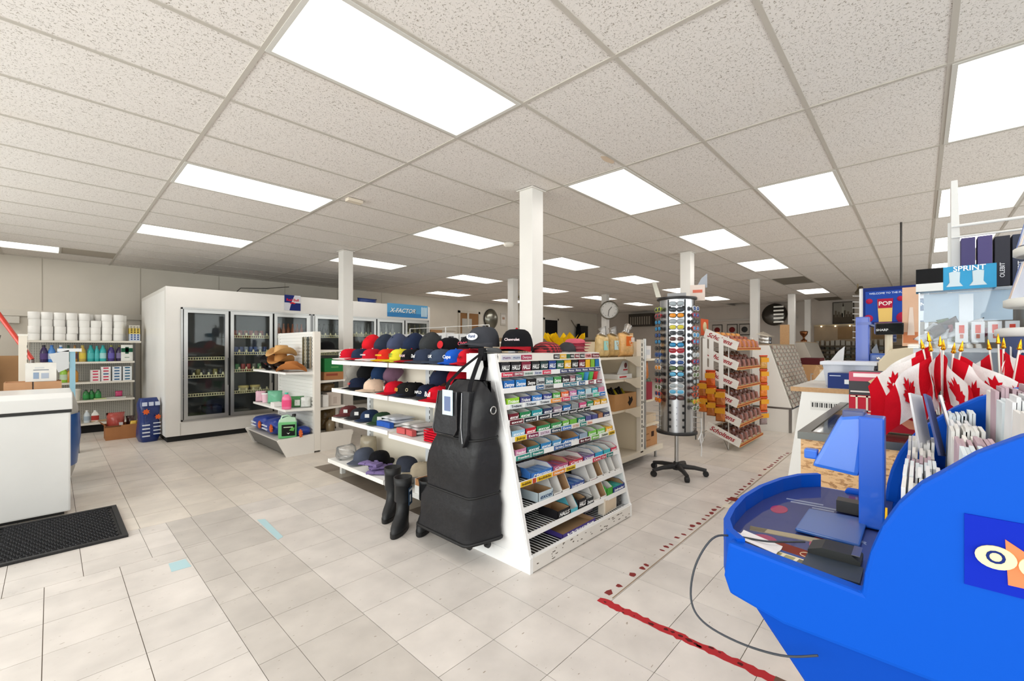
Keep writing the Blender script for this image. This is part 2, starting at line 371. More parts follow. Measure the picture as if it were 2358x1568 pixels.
# ceiling: grid of tees with lay-in boards
GX0, GY0, GS = 0.7027, 1.7203, 0.6096
ceiling = struct(MB().box(WX0, WY0, CEIL + 0.1, WX1, WY1, CEIL + 0.16).build('ceiling', 'matte', None, S(150, 145, 138)))
LIT = {(0, 0), (2, 0), (4, 0), (6, 0), (10, 0), (3, -2), (2, -4), (4, -4), (6, -4), (8, -4), (0, 4), (2, 4), (4, 4), (6, 4), (8, 4), (10, 4), (12, 4),
       (0, 8), (2, 8), (4, 8), (6, 8), (8, 8), (10, 8), (-2, 12), (5, 12), (7, 12), (9, 12), (-2, 4), (-2, 0), (-2, 8), (0, -4)}
DARK = {(-1, 12), (8, 0), (12, 0)}
MISFIT = set()
ctm = {}; stuffc = MB(); nct = 0
i0, i1 = math.floor((WX0 - GX0) / (2 * GS)), math.ceil((WX1 - GX0) / (2 * GS))
j0, j1 = math.floor((WY0 - GY0) / GS), math.ceil((WY1 - GY0) / GS)
for i in range(i0, i1):
    for j in range(j0, j1):
        if (i, j) in LIT: continue
        x0 = max(WX0, GX0 + i * 2 * GS) + .004; x1 = min(WX1, GX0 + (i + 1) * 2 * GS) - .004
        y0 = max(WY0, GY0 + j * GS) + .004; y1 = min(WY1, GY0 + (j + 1) * GS) - .004
        if x1 - x0 < .05 or y1 - y0 < .05: continue
        cx, cy = (x0 + x1) / 2, (y0 + y1) / 2
        vis_ = any(inview(a, b, CEIL, 20) for a in (x0, x1) for b in (y0, y1)) and nct < 300 and (i, j) not in DARK
        if (i, j) in DARK:
            if (i, j) == (-1, 12): x0 = x0 + .61; MB().box(x0 - .016, y0, CEIL - .001, x0 + .008, y1, CEIL + .004).build('cross_tee', 'paint', ceiling, S(196, 190, 181))
            k = MB().box(x0, y0, CEIL + 0.006, x1, y1, CEIL + 0.02).build('ceiling_board', 'matte', ceiling, S(178, 170, 158) if i < 0 else S(128, 122, 112)); continue
        if vis_:
            w_, h_ = round(x1 - x0, 3), round(y1 - y0, 3)
            if (w_, h_) not in ctm: ctm[(w_, h_)] = MB().box(-w_ / 2, -h_ / 2, 0, w_ / 2, h_ / 2, 0.015).mesh('ceiling_board', 'ceiling_tile', fix=False)
            inst(ctm[(w_, h_)], 'ceiling_board', ceiling, None, (cx, cy, CEIL + 0.004)); nct += 1
        else: stuffc.box(x0, y0, CEIL + 0.004, x1, y1, CEIL + 0.019)
tag(stuffc.build('ceiling_boards_beyond', 'ceiling_tile', ceiling), None, None, kind='stuff')
TEE = S(196, 190, 181)
for i in range(i0 + 1, i1):
    x = GX0 + i * 2 * GS; MB().box(x - .012, WY0, CEIL - 0.001, x + .012, WY1, CEIL + 0.004).box(x - .0015, WY0, CEIL + .004, x + .0015, WY1, CEIL + .03).build('main_tee', 'paint', ceiling, TEE)
for j in range(j0 + 1, j1):
    y = GY0 + j * GS; MB().box(WX0, y - .012, CEIL, WX1, y + .012, CEIL + 0.004).box(WX0, y - .0015, CEIL + .004, WX1, y + .0015, CEIL + .03).build('cross_tee', 'paint', ceiling, TEE)
# walls
def wallbox(name, b, c, mat='wornpaint'): return struct(MB().box(*b).build(name, mat, None, c))
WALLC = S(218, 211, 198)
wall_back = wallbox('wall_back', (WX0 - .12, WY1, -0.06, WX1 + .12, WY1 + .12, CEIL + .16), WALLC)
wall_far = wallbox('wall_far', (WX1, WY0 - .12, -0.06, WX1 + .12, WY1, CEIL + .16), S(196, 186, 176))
def window_wall(name, axis, c, a0, a1, openings, zlo, zhi, col):
    mb = MB(); th = 0.12
    def bx(u0, u1, z0, z1):
        if axis == 'x': mb.box(c - th, u0, z0, c, u1, z1)
        else: mb.box(u0, c - th, z0, u1, c, z1)
    bx(a0, a1, -0.06, zlo); bx(a0, a1, zhi, CEIL + .16); e = a0
    for u0, u1 in openings: bx(e, u0, zlo, zhi); e = u1
    bx(e, a1, zlo, zhi)
    return struct(mb.build(name, 'wornpaint', None, col))
sideop = [(-2.6, -0.9), (-0.8, 0.9), (1.0, 2.7), (2.8, 4.5), (4.6, 6.3), (6.4, 8.0)]
strop = [(-1.5, 0.8), (0.9, 3.2), (3.3, 5.6), (5.7, 8.0), (8.1, 11.5)]
wall_left = window_wall('wall_left', 'x', WX0, WY0, WY1, sideop, 0.6, 2.5, WALLC)
wall_front = window_wall('wall_front', 'y', WY0, WX0 - .12, WX1 + .12, strop, 0.6, 2.5, WALLC)
nwin = 0
def window(axis, c, u0, u1, z0, z1):
    global nwin; nwin += 1
    def bx(mb, a0, a1, h0, h1, d0, d1):
        if axis == 'x': mb.box(c + d0, a0, h0, c + d1, a1, h1)
        else: mb.box(a0, c + d0, h0, a1, c + d1, h1)
    f = MB()
    for (a0, a1, h0, h1) in ((u0, u1, z0, z0 + .05), (u0, u1, z1 - .05, z1), (u0, u0 + .05, z0, z1), (u1 - .05, u1, z0, z1)): bx(f, a0, a1, h0, h1, -.10, -.02)
    fo = struct(f.build('window_%d' % nwin, 'paint', None, S(190, 190, 188)))
    p = MB(); bx(p, u0 + .05, u1 - .05, z0 + .05, z1 - .05, -.065, -.059); p.build('pane', 'glass', fo)
for a, b in sideop: window('x', WX0, a, b, 0.6, 2.5)
for a, b in strop: window('y', WY0, a, b, 0.6, 2.5)
# wall panel seams and rails on the back wall
for k, x in enumerate((-0.1, 1.12, 2.34, 3.6, 4.8, 6.0)):
    struct(MB().box(x - .006, WY1 - .004, 0, x + .006, WY1, CEIL).build('trim_%d' % (k + 1), 'matte', wall_back, S(186, 179, 166)))
struct(MB().box(WX0, WY1 - .03, 1.80, 8.5, WY1, 1.90).build('trim_8', 'paint', wall_back, S(214, 208, 196)))

# columns
def column(x, y, label, s=0.155):
    t = thing('support_column', label, 'column', (x, y, 0), 0, 'white square columns')
    MB().box(-s / 2, -s / 2, 0, s / 2, s / 2, CEIL - 0.002).build('shaft', 'wornpaint', t, S(228, 225, 220), bevel=0.004)
    MB().box(-s / 2 - .02, -s / 2 - .02, CEIL - .010, s / 2 + .02, s / 2 + .02, CEIL - .002).build('cap', 'paint', t, S(226, 222, 215))
    return t
COLS = [(3.04, 2.62, 'white square column rising behind the candy rack'), (3.04, 6.30, 'white square column in front of the glass-door cooler'),
        (6.68, 6.27, 'white square column beside the convex mirror, between two far gondolas'), (10.4, 6.29, 'white square column carrying the round clock'),
        (6.66, 2.60, 'white square column behind the sunglasses tower'), (10.25, 2.57, 'white square column behind the striped card wedge display'),
        (13.8, 2.56, 'white square column next to the mounted steelwork on the far wall'), (15.75, 2.5, 'plain white square column close to the far wall with the picture')]
for x, y, l in COLS: column(x, y, l)
# fluorescent fixtures
lfm = MB()
for (a, b, c, d) in ((-.6, -.298, .6, -.275), (-.6, .275, .6, .298), (-.6, -.275, -.577, .275), (.577, -.275, .6, .275)): lfm.box(a, b, -0.004, c, d, 0.03)
lfm = lfm.mesh('frame', 'paint'); lft = MB().box(-.6, -.298, .03, .6, .298, .08).mesh('housing', 'paint'); lfd = MB().box(-.577, -.275, 0.006, .577, .275, 0.012).mesh('diffuser', 'diffuser')
WHERE = {(0, 0): 'over the grey floor strip before the candy rack', (0, 4): 'over the aisle between freezer and cap gondola', (0, 8): 'in front of the left end of the cooler', (2, 0): 'beside the column behind the candy rack', (2, 4): 'over the aisle behind the cap gondola', (2, 8): 'behind the column before the cooler', (3, -2): 'over the aisle between sunglasses tower and counter',
         (2, -4): 'over the glass counter', (4, -4): 'over the wooden-topped rack behind the counter', (6, -4): 'above the binders, past the wire rack', (8, -4): 'farthest over the counter side', (4, 0): 'over the candy wire rack', (6, 0): 'over the card wedge display', (10, 0): 'over the grey wedge display', (4, 4): 'behind the cream gondola', (4, 8): 'beside the column with the small camera', (5, 12): 'near the door on the back wall', (-2, 12): 'by the wall left of the toilet roll shelf'}
for (i, j) in sorted(LIT):
    if i < i0 or i >= i1: continue
    cx, cy = GX0 + (i + .5) * 2 * GS, GY0 + (j + .5) * GS
    if cx - .6 < WX0 or cx + .6 > WX1 or cy + .3 > WY1: continue
    t = thing('ceiling_light', ('lit fluorescent troffer ' + WHERE[(i, j)]) if (i, j) in WHERE else ('lit fluorescent troffer far down the ceiling toward the back corner' if i > 0 else 'lit fluorescent troffer above the shop windows'), 'ceiling light', (cx, cy, CEIL), 0, 'fluorescent troffers in the ceiling grid')
    inst(lfm, 'frame', t, S(214, 212, 206)); inst(lft, 'housing', t, S(200, 198, 190)); inst(lfd, 'diffuser', t, (1, 1, 1))
t = thing('ceiling_light', 'half-size lit troffer beside the grey ceiling board over the toilet rolls', 'ceiling light', (GX0 - 1.5 * GS, GY0 + 12.5 * GS, CEIL), 0, 'fluorescent troffers in the ceiling grid')
for me, nm, c in ((lfm, 'frame', S(214, 212, 206)), (lft, 'housing', S(200, 198, 190)), (lfd, 'diffuser', (1, 1, 1))): inst(me, nm, t, c, None, None, (.5, 1, 1))
for (px, py, r_) in ((1402, 368, .08),):
    p = onZ(px, py, CEIL); MB().prism([(p.x + r_ * math.cos(a) * (1 + .25 * math.sin(3 * a)), p.y + r_ * .5 * math.sin(a)) for a in [2 * math.pi * k / 18 for k in range(18)]], 'z', CEIL + .0028, CEIL + .0038).build('water_stain', 'matte', ceiling, S(220, 200, 178))
for (px, py, c, l) in ((1692, 1150, S(120, 44, 34), 'brown square sticker on the floor by the lottery tray'), (1680, 1166, S(226, 218, 204), 'white square sticker beside the brown one on the floor')):
    p = onZ(px, py, 0); tag(MB().box(p.x - .05, p.y - .045, 0, p.x + .05, p.y + .045, .001).build('floor_sticker', 'matte', None, c), l, 'sticker')
# adhesive tape lines on the floor
def tape(name, label, segs, c):
    mb = MB()
    for (x0, y0, x1, y1) in segs: mb.box(x0, y0, 0.0, x1, y1, 0.0012)
    return tag(mb.build(name, 'matte', None, c), label, 'floor tape')
random.seed(3)
RED = S(176, 44, 50)
def ragged(x0, y0, x1, y1, along, n, amp):
    a = []; b = []
    for k in range(n + 1):
        t = k / n
        if along == 'y': y = y0 + (y1 - y0) * t; a.append((x0 + random.uniform(0, amp), y)); b.append((x1 - random.uniform(0, amp), y))
        else: x = x0 + (x1 - x0) * t; a.append((x, y0 + random.uniform(0, amp))); b.append((x, y1 - random.uniform(0, amp)))
    return a + b[::-1]
rt = tag(MB().prism(ragged(1.915, 0.42, 1.975, 1.215, 'y', 40, .014), 'z', 0, .0012).build('floor_tape', 'matte', None, RED), 'red adhesive tape strip running toward the blue lottery stand', 'floor tape')
for k in range(16):
    cx, cy, r_ = random.uniform(1.925, 1.965), random.uniform(.45, 1.18), random.uniform(.005, .016)
    MB().prism([(cx + r_ * math.cos(a) * random.uniform(.4, 1), cy + r_ * 1.4 * math.sin(a) * random.uniform(.4, 1)) for a in [6.283 * i / 8 for i in range(8)]], 'z', .001, .0014).build('wear_spot', 'matte', rt, S(84, 26, 28))
tag(MB().prism(ragged(1.915, -0.5, 1.975, 0.42, 'y', 30, .006), 'z', 0, .0012).build('floor_tape', 'matte', None, S(110, 84, 72)), 'brown end of the floor tape strip by the lottery stand', 'floor tape')
wt = thing('worn_floor_tape', 'worn remnants of a red tape line in front of the candy rack', 'floor tape')
x = 2.0
while x < 6.3:
    L_ = random.uniform(.02, .07)
    if random.random() < .75:
        n = random.randint(7, 10); c0 = (x + L_ / 2, 1.205 + random.uniform(-.012, .012)); ph = random.random() * 6
        MB().prism([(c0[0] + L_ * .55 * math.cos(6.283 * k / n + ph) * random.uniform(.5, 1), c0[1] + .024 * math.sin(6.283 * k / n + ph) * random.uniform(.5, 1)) for k in range(n)], 'z', 0, .0012).build('tape_scrap', 'matte', wt, S(128, 48, 46))
    x += L_ + random.uniform(.01, .06) * (1 if x < 3.2 else 1.2)
tag(MB().box(2.0, 1.165, 0, 6.3, 1.171, .0008).build('floor_line', 'matte', None, S(150, 130, 108)), 'thin brown line on the floor beside the worn red tape', 'floor line')
for q, l in ((((592, 1197), (610, 1195), (652, 1236), (640, 1243)), 'long pale blue tape patch on the grey floor tiles'), (((388, 1298), (427, 1287), (441, 1304), (395, 1317)), 'small pale blue tape patch near the rubber mat')):
    pts = [onZ(a, b, 0) for a, b in q]; tag(MB().prism([(p.x, p.y) for p in pts], 'z', 0, .001).build('floor_tape_patch', 'matte', None, S(178, 208, 214)), l, 'floor tape')
# ================================================================ REUSABLE ITEM SHAPES
MESH = {}
def cached(k, fn):
    if k not in MESH: MESH[k] = fn()
    return MESH[k]
def bottle(label, loc, h, r, col, cap, lab=None, mat='satin', kind='round', name='bottle', cat='bottle', group=None, rz=0, grip=False):
    t = thing(name, label, cat, loc, rz, group)
    k = ('bt', round(h, 3), round(r, 3), kind, mat)
    def mk_():
        mb = MB()
        if kind == 'round': mb.lathe([(r * .92, 0), (r, .01), (r, h * .60), (r * .85, h * .72), (r * .42, h * .86), (r * .38, h * .92)], n=14)
        else:
            rings = []
            for (f, z) in ((.94, 0), (1, .01), (1, h * .62), (.9, h * .72), (.5, h * .86), (.34, h * .92)):
                rings.append([(r * 1.15 * f * math.copysign(abs(math.cos(a)) ** .6, math.cos(a)), r * .62 * f * math.copysign(abs(math.sin(a)) ** .6, math.sin(a)), z) for a in [2 * math.pi * i / 16 for i in range(16)]])
            mb.loft(rings)
        return mb.mesh('body', mat)
    inst(cached(k, mk_), 'body', t, col)
    inst(cached(('cap', round(h, 3), round(r, 3)), lambda: MB().lathe([(r * .44, h * .90), (r * .44, h)], n=12).mesh('cap', 'paint')), 'cap', t, cap)
    if lab:
        def ml():
            mb = MB(); q = 1.015
            if kind == 'round': mb.lathe([(r * q, h * .18), (r * q, h * .52)], n=14, caps=False)
            else: mb.loft([[(r * 1.15 * q * math.copysign(abs(math.cos(a)) ** .6, math.cos(a)), r * .62 * q * math.copysign(abs(math.sin(a)) ** .6, math.sin(a)), z) for a in [2 * math.pi * i / 16 for i in range(16)]] for z in (h * .15, h * .55)], caps=False)
            return mb.mesh('label_band', 'card')
        inst(cached(('lab', round(h, 3), round(r, 3), kind), ml), 'label_band', t, lab)
    return t
def carton(label, loc, size, col, name='box', cat='box', rz=0, group=None, mat='card', marks=(), openf=False, bevel=0.0):
    """closed cardboard carton; marks: (face, u, v, w, h, colour) rectangles on 'f' front(-y) / 'l' (-x) / 't' top in fractions"""
    t = thing(name, label, cat, loc, rz, group); a, b, h = size
    mb = MB().box(-a / 2, -b / 2, 0, a / 2, b / 2, h); mb.build('body', mat, t, col, bevel=bevel)
    for (f, u, v, w_, hh, c) in marks:
        m = MB(); e = 0.0012
        if f == 'f': m.box(-a / 2 + a * u, -b / 2 - e, h * v, -a / 2 + a * (u + w_), -b / 2 + .001, h * (v + hh))
        elif f == 'l': m.box(-a / 2 - e, b / 2 - b * (u + w_), h * v, -a / 2 + .001, b / 2 - b * u, h * (v + hh))
        else: m.box(-a / 2 + a * u, -b / 2 + b * v, h - .001, -a / 2 + a * (u + w_), -b / 2 + b * (v + hh), h + e)
        m.build('printed_panel', 'matte', t, c)
    return t
def open_box(t, size, col, wall=.004, flaps=True, mat='card', inner=None, lip=None):
    """open-topped tray on Empty t: tray walls (+ flaps)"""
    a, b, h = size; q = wall; mb = MB()
    mb.box(-a / 2, -b / 2, 0, a / 2, b / 2, q); hf = h if lip is None else lip
    mb.box(-a / 2, -b / 2, q, a / 2, -b / 2 + q, hf); mb.box(-a / 2, b / 2 - q, q, a / 2, b / 2, h)
    if lip is None:
        mb.box(-a / 2, -b / 2 + q, q, -a / 2 + q, b / 2 - q, h); mb.box(a / 2 - q, -b / 2 + q, q, a / 2, b / 2 - q, h)
    else:
        for x in (-a / 2, a / 2 - q): mb.prism([(-b / 2 + q, q), (b / 2 - q, q), (b / 2 - q, h), (-b / 2 + q, hf)], 'x', x, x + q)
    o = mb.build('tray', mat, t, col)
    if flaps:
        f = MB()
        for sx in (-1, 1): f.add([(sx * a / 2, -b / 2, h), (sx * a / 2, b / 2, h), (sx * (a / 2 + h * .25), b / 2, h + h * .22), (sx * (a / 2 + h * .25), -b / 2, h + h * .22)], [(0, 1, 2, 3)])
        f.build('flaps', mat, t, col)
    return o
def pillow_mesh(w_, h_, d, mat, n=8, key=None, crimp=True):
    def mk_():
        mb = MB(); top = []; 
        for sgn in (1, -1):
            def fn(u, v):
                e = (1 - abs(2 * u - 1) ** 3.0) * (1 - abs(2 * v - 1) ** 4.0)
                wv = 1 - .06 * math.sin(math.pi * v)
                return ((u - .5) * w_ * wv + .006 * w_ * math.sin(17 * v + 3 * u), sgn * d / 2 * max(0, e) ** .6 * (1 + .10 * math.sin(9 * u + 5 * v)), v * h_)
            mb.grid(fn, n, n)
        me = mb.mesh('pack', mat, fix=False)
        bm = bmesh.new(); bm.from_mesh(me); bmesh.ops.remove_doubles(bm, verts=bm.verts, dist=1e-5); bmesh.ops.recalc_face_normals(bm, faces=bm.faces); bm.to_mesh(me); bm.free()
        return me
    return cached(('pil', round(w_, 3), round(h_, 3), round(d, 3), mat), mk_)
def pouch(label, loc, w_, h_, d, col, mat='foil', rz=0, group=None, name='snack_bag', cat='snack bag', rot=None, patch=None, patch_c=None, words=None, wc=(1, 1, 1)):
    t = thing(name, label, cat, loc, rz, group, rot)
    inst(pillow_mesh(w_, h_, d, mat), 'pack', t, col)
    if patch:
        u, v, pw, ph = patch; MB().box((u - .5) * w_, -d / 2 - .004, v * h_, (u - .5 + pw) * w_, -d / 2 + .001, (v + ph) * h_).build('printed_panel', 'matte', t, patch_c)
    if words: text(words, t, (0, -d / 2 - .006, h_ * .55), FY, wid=w_ * .6, color=wc)
    return t
def can_mesh():
    return MB().lathe([(.026, 0), (.031, .006), (.031, .105), (.026, .114), (.026, .116)], n=12).mesh('can', 'gloss')
def can(label, loc, col, group):
    o = inst(cached('can', can_mesh), 'drink_can', None, col, loc); return tag(o, label, 'can', group)
def glass_bottle(label, loc, col, group, h=.23):
    me = cached(('gb', h), lambda: MB().lathe([(.028, 0), (.03, .01), (.03, h * .55), (.013, h * .78), (.012, h * .96), (.014, h)], n=10).mesh('bottle', 'gloss'))
    return tag(inst(me, 'drink_bottle', None, col, loc), label, 'bottle', group)
def crown_mesh():
    mb = MB(); n = 18; rings = []
    for k in range(7):
        v = k / 6; z = .008 + .112 * math.sin(v * math.pi / 2) ** .92; rr = math.cos(v * math.pi / 2) ** .55
        ring = []
        for i in range(n):
            a = 2 * math.pi * i / n; c, s_ = math.cos(a), math.sin(a)
            fr = max(0, -c)            # front faces -x
            ring.append((c * .098 * (rr * (1 - .0 * fr) + (.16 * fr * math.sin(v * math.pi) if v < 1 else 0)) + .01 * v, s_ * .083 * rr, z))
        rings.append(ring)
    mb.loft(rings, caps=True); return mb.mesh('crown', 'fabric')
def brim_mesh():
    mb = MB()
    def top(u, v, dz=0):
        a = R(180) + R(-72 + 144 * u); c, s_ = math.cos(a), math.sin(a); ln = .086 * math.sin(math.pi * u) ** .45
        x = c * .096 - ln * v * 1.0; y = s_ * .083 * (1 + .06 * v * math.sin(math.pi * u))
        return (x, y, .030 - .018 * (2 * u - 1) ** 2 * v - .006 * v + dz)
    mb.grid(lambda u, v: top(u, v), 10, 3); mb.grid(lambda u, v: top(u, v, -.004), 10, 3); mb.grid(lambda u, v: top(u, 1, -.004 * v), 10, 1)
    return mb.mesh('brim', 'fabric')
BTN = lambda: MB().lathe([(.007, .118), (.006, .124), (.002, .126)], n=8).mesh('button', 'fabric')
def cap(label, loc, col, brim=None, logo=None, lc=(1, 1, 1), rz=0.0, tilt=(0, 0), scale=1.0, group='baseball caps on the shelf rack', strap=None, patch=None, pr=(.03, .03)):
    t = thing('baseball_cap', label, 'cap', loc, 0, group, rot=(tilt[0], tilt[1], rz)); t.scale = (scale,) * 3
    inst(cached('crown', crown_mesh), 'crown', t, col); b = inst(cached('brim', brim_mesh), 'brim', t, brim or col); inst(cached('btn', BTN), 'button', t, brim or col)
    if patch: 
        MB().prism([(pr[0] * math.cos(a), pr[1] * math.sin(a)) for a in [2 * math.pi * k / 18 for k in range(18)]], 'z', 0, .003).build('badge', 'matte', t, patch, loc=(-.1065, 0, .062), rot=(R(82), 0, R(-90)))
    if logo: text(logo, t, (-.113 if patch else -.110, 0, .064), (R(90 - 8), 0, R(-90)), wid=.042 if patch else min(.075, .016 + .014 * len(logo)), color=lc, name='logo')
    return t
# ================================================================ BACK-LEFT CORNER
# ---- wall shelf with cleaning goods
SHF, SHB = 9.2, 9.66
ts = thing('shelf_unit', 'cream metal shelf unit with pegboard back, stocked with toilet rolls and cleaners', 'shelf', (0.34, SHF, 0))
SHC = S(222, 216, 204)
MB().box(-.56, .44, .1, .60, .46, 1.43).build('back_panel', 'pegboard', ts)
for z, wr in ((1.405, .66), (1.085, .58), (.778, .58), (.5, .58), (.15, .58)):
    MB().box(-.58, 0, z - .012, wr, .44, z).box(-.58, -.006, z - .03, wr, .004, z).build('shelf_board', 'paint', ts, SHC)
for x in (-.58, .58): MB().box(x - .012, .0, 0, x + .012, .03, 1.4).build('upright', 'paint', ts, S(70, 68, 66)); MB().box(x - .012, .42, 0, x + .012, .46, 1.43).build('upright', 'paint', ts, SHC)
MB().box(-.56, .04, 0, .56, .06, .13).build('kick_plate', 'matte', ts, S(26, 25, 24))
rollm = MB().lathe([(.02, 0), (.058, 0), (.061, .004), (.061, .098), (.058, .102), (.02, .102)], n=16, caps=False).lathe([(.02, 0.0), (.02, .102)], n=16, caps=False).mesh('roll', 'matte')
random.seed(11)
hts = [4, 4, 4, 4, 4, 4, 4, 4]; x = -.17
for ci in range(8):
    n = [4, 4, 4, 4, 4, 3, 4, 4][ci]
    for k in range(n):
        tag(inst(rollm, 'toilet_roll', None, S(244, 242, 238), (x + random.uniform(-.006, .006), SHF + .085 + (.0 if k % 2 else .015), 1.4055 + k * .1022)), 'white paper toilet roll in the stacks on the top shelf', 'toilet roll', 'toilet rolls stacked on the top shelf')
    for k in range(4):
        tag(inst(rollm, 'toilet_roll', None, S(240, 238, 233), (x + .05, SHF + .24, 1.4055 + k * .1022)), 'white paper toilet roll in the stacks on the top shelf', 'toilet roll', 'toilet rolls stacked on the top shelf')
    x += .129
for k, (c, l, z, dy) in enumerate(((S(206, 214, 226), 'blue patterned tissue box standing at the end of the toilet rolls', 0, 0), (S(222, 196, 96), 'yellow patterned tissue box stacked on the blue one', .115, .01), (S(214, 210, 200), 'pale patterned tissue box on top of the tissue stack', .205, .06))):
    carton(l, (.925, SHF + .12 + dy, 1.4055 + z), (.13, .2, (.114, .09, .05)[k]), c, 'tissue_box', marks=[('f', .12 + .3 * i, .15 + .3 * j, .16, .18, (S(36, 72, 140), S(60, 46, 30), S(130, 124, 116))[k]) for i in range(3) for j in range(3 if k < 2 else 2)], group='tissue boxes')
Bt = lambda px: onY(px, 850, SHF + .1).x
for px, c, cp, lb, l in ((101, S(52, 34, 84), S(30, 24, 40), S(96, 76, 130), 'dark purple cleaner bottle beside the blue ones'), (119, S(74, 140, 214), S(60, 120, 200), S(196, 210, 232), 'bright blue cleaner bottle next to the dark purple one'), (140, S(64, 134, 212), S(230, 236, 244), S(206, 220, 238), 'bright blue cleaner bottle with pale cap beside the green one'),
                        (157, S(34, 82, 60), S(22, 60, 40), S(46, 100, 70), 'dark green cleaner bottle between blue and amber bottles'), (172, S(176, 134, 60), S(140, 96, 50), S(120, 80, 90), 'amber cleaner bottle next to the dark green one'), (190, S(196, 166, 76), S(190, 170, 90), S(226, 200, 80), 'golden yellow cleaner bottle beside the teal ones'),
                        (209, S(40, 164, 164), S(34, 150, 150), S(90, 190, 190), 'first teal mouthwash bottle beside the yellow cleaner'), (223, S(50, 172, 172), S(44, 160, 158), S(90, 190, 190), 'narrow teal bottle set between two teal bottles'), (237, S(44, 178, 178), S(36, 150, 154), S(170, 220, 220), 'large teal bottle beside the purple ones'),
                        (256, S(66, 48, 126), S(150, 150, 60), S(110, 100, 180), 'purple cleaner bottle with yellow cap'), (275, S(44, 30, 70), S(120, 110, 60), S(130, 120, 160), 'dark purple cleaner bottle beside the white and green carton')):
    bottle(l, (Bt(px), SHF + .1, 1.0855), (.25 if px != 223 else .24), (.040 if px not in (223, 157, 172) else .030), c, cp, lb, group='cleaner bottles on the second shelf')
carton('white carton with green top band beside the purple bottles', (Bt(297) - .03, SHF + .12, 1.0865), (.14, .18, .255), S(238, 238, 232), marks=[('f', 0, .55, 1, .25, S(34, 92, 66)), ('f', .35, .45, .3, .42, S(30, 80, 58)), ('f', .3, .2, .4, .04, S(120, 150, 130))])
bottle('lime green cleaner bottle on the third shelf', (Bt(147), SHF + .1, .7785), .23, .043, S(150, 200, 60), S(120, 190, 50), S(200, 220, 190))
t = bottle('amber cleaner bottle with a trigger handle and oval label', (Bt(167), SHF + .1, .7785), .22, .055, S(196, 138, 52), S(150, 90, 40), None, kind='flat')
MB().tube([(0.0, 0, .2), (.02, 0, .24), (-.03, 0, .245)], .012, 8).build('trigger_head', 'paint', t, S(160, 90, 50)); MB().lathe([(.001, 0), (.03, 0), (.03, .002), (.001, .002)], n=16).build('label_band', 'matte', t, S(240, 236, 220), loc=(0, -.036, .07), rot=(R(90), 0, 0))
for ci, (px, n, c1, c2) in enumerate(((219, 4, S(232, 224, 222), S(206, 60, 92)), (243, 5, S(236, 232, 232), S(200, 56, 84)), (268, 5, S(226, 230, 234), S(50, 96, 140)), (292, 5, S(228, 232, 234), S(46, 100, 132)))):
    for k in range(n):
        q = c2 if not (ci == 1 and k == 2) else S(56, 92, 140)
        carton(('white soap box with red oval printed on it, in the soap stacks' if q[0] > q[2] else 'white soap box with blue oval printed on it, in the soap stacks'), (onY(px, 850, SHF + .1).x, SHF + .09, .7785 + k * .0445), (.108, .14, .044), c1, 'soap_box', marks=[('f', .22, .3, .56, .44, q)], group='soap boxes on the third shelf' if q[0] > q[2] else 'blue soap boxes on the third shelf')
t = thing('bucket', 'off-white plastic bucket on the fourth shelf', 'bucket', (Bt(173), SHF + .12, .5005)); MB().lathe([(.055, 0), (.065, .14), (.068, .15), (.068, .17), (.062, .172), (.05, .02)], n=18, caps=False).build('body', 'paint', t, S(228, 222, 210)); MB().lathe([(.001, .171), (.069, .171), (.069, .178), (.001, .178)], n=18).build('lid', 'paint', t, S(236, 230, 220))
for px, dy in ((198, 0), (211, .03), (226, 0)): bottle('small dark green dish soap bottle on the fourth shelf', (Bt(px), SHF + .1 + dy, .5005), .15, .036, S(40, 120, 60), S(20, 40, 30), S(60, 150, 80), group='green dish soap bottles')
carton('flat silver pack lying on the fourth shelf', (.70, SHF + .1, .5005), (.24, .1, .02), S(196, 196, 190), 'flat_pack'); carton('flat pale green pack on the fourth shelf', (.52, SHF + .08, .5005), (.14, .08, .015), S(196, 206, 150), 'flat_pack')
pouch('small pink sachet lying on the silver pack', (.74, SHF + .1, .522), .09, .09, .04, S(206, 70, 120), 'vinyl')
bottle('clear spray bottle on the lowest shelf', (Bt(200), SHF + .1, .1505), .19, .036, S(205, 214, 220), S(230, 230, 230), S(170, 186, 200)); bottle('white plastic bottle with red label on the lowest shelf', (Bt(219), SHF + .1, .1505), .18, .038, S(238, 236, 230), S(236, 236, 236), S(178, 60, 52), kind='flat')
tag(MB().tube([(.42, SHF + .08, .162), (.66, SHF + .1, .168)], .009, 8).build('wooden_stick', 'wood', None), 'short wooden stick lying on the lowest shelf', 'stick')

# ---- walk-in cooler
CY, CX0, CX1, CT_, CB = 7.49, 1.07, 5.44, 2.14, 9.78
ck = thing('display_cooler', 'long white walk-in cooler with seven framed glass doors', 'cooler', (0, 0, 0))
CW = S(222, 219, 214)
O0, O1, OZ0, OZ1 = 1.235, 5.40, .27, 1.86
mb = MB().box(CX0, CY, .075, O0, CY + .09, CT_).box(O1, CY, .075, CX1, CY + .09, CT_).box(O0, CY, .075, O1, CY + .09, OZ0).box(O0, CY, OZ1, O1, CY + .09, CT_)
mb.build('front_panel', 'wornpaint', ck, CW)
MB().box(CX0, CY + .09, .075, CX0 + .06, CB, CT_ - .05).build('side_panel', 'wornpaint', ck, S(238, 237, 234)); MB().box(CX1 - .06, CY + .09, .075, CX1, CB, CT_ - .05).build('side_panel', 'wornpaint', ck, CW)
MB().box(CX0, CY + .09, CT_ - .05, CX1, CB, CT_).build('top_panel', 'wornpaint', ck, CW)
MB().box(CX0 + .06, CY + .95, .1, CX1 - .06, CY + 1.0, CT_ - .05).build('inner_wall', 'matte', ck, S(120, 122, 122)); MB().box(CX0 + .06, CY + .09, .08, CX1 - .06, CY + .95, .12).build('inner_floor', 'matte', ck, S(60, 62, 64))
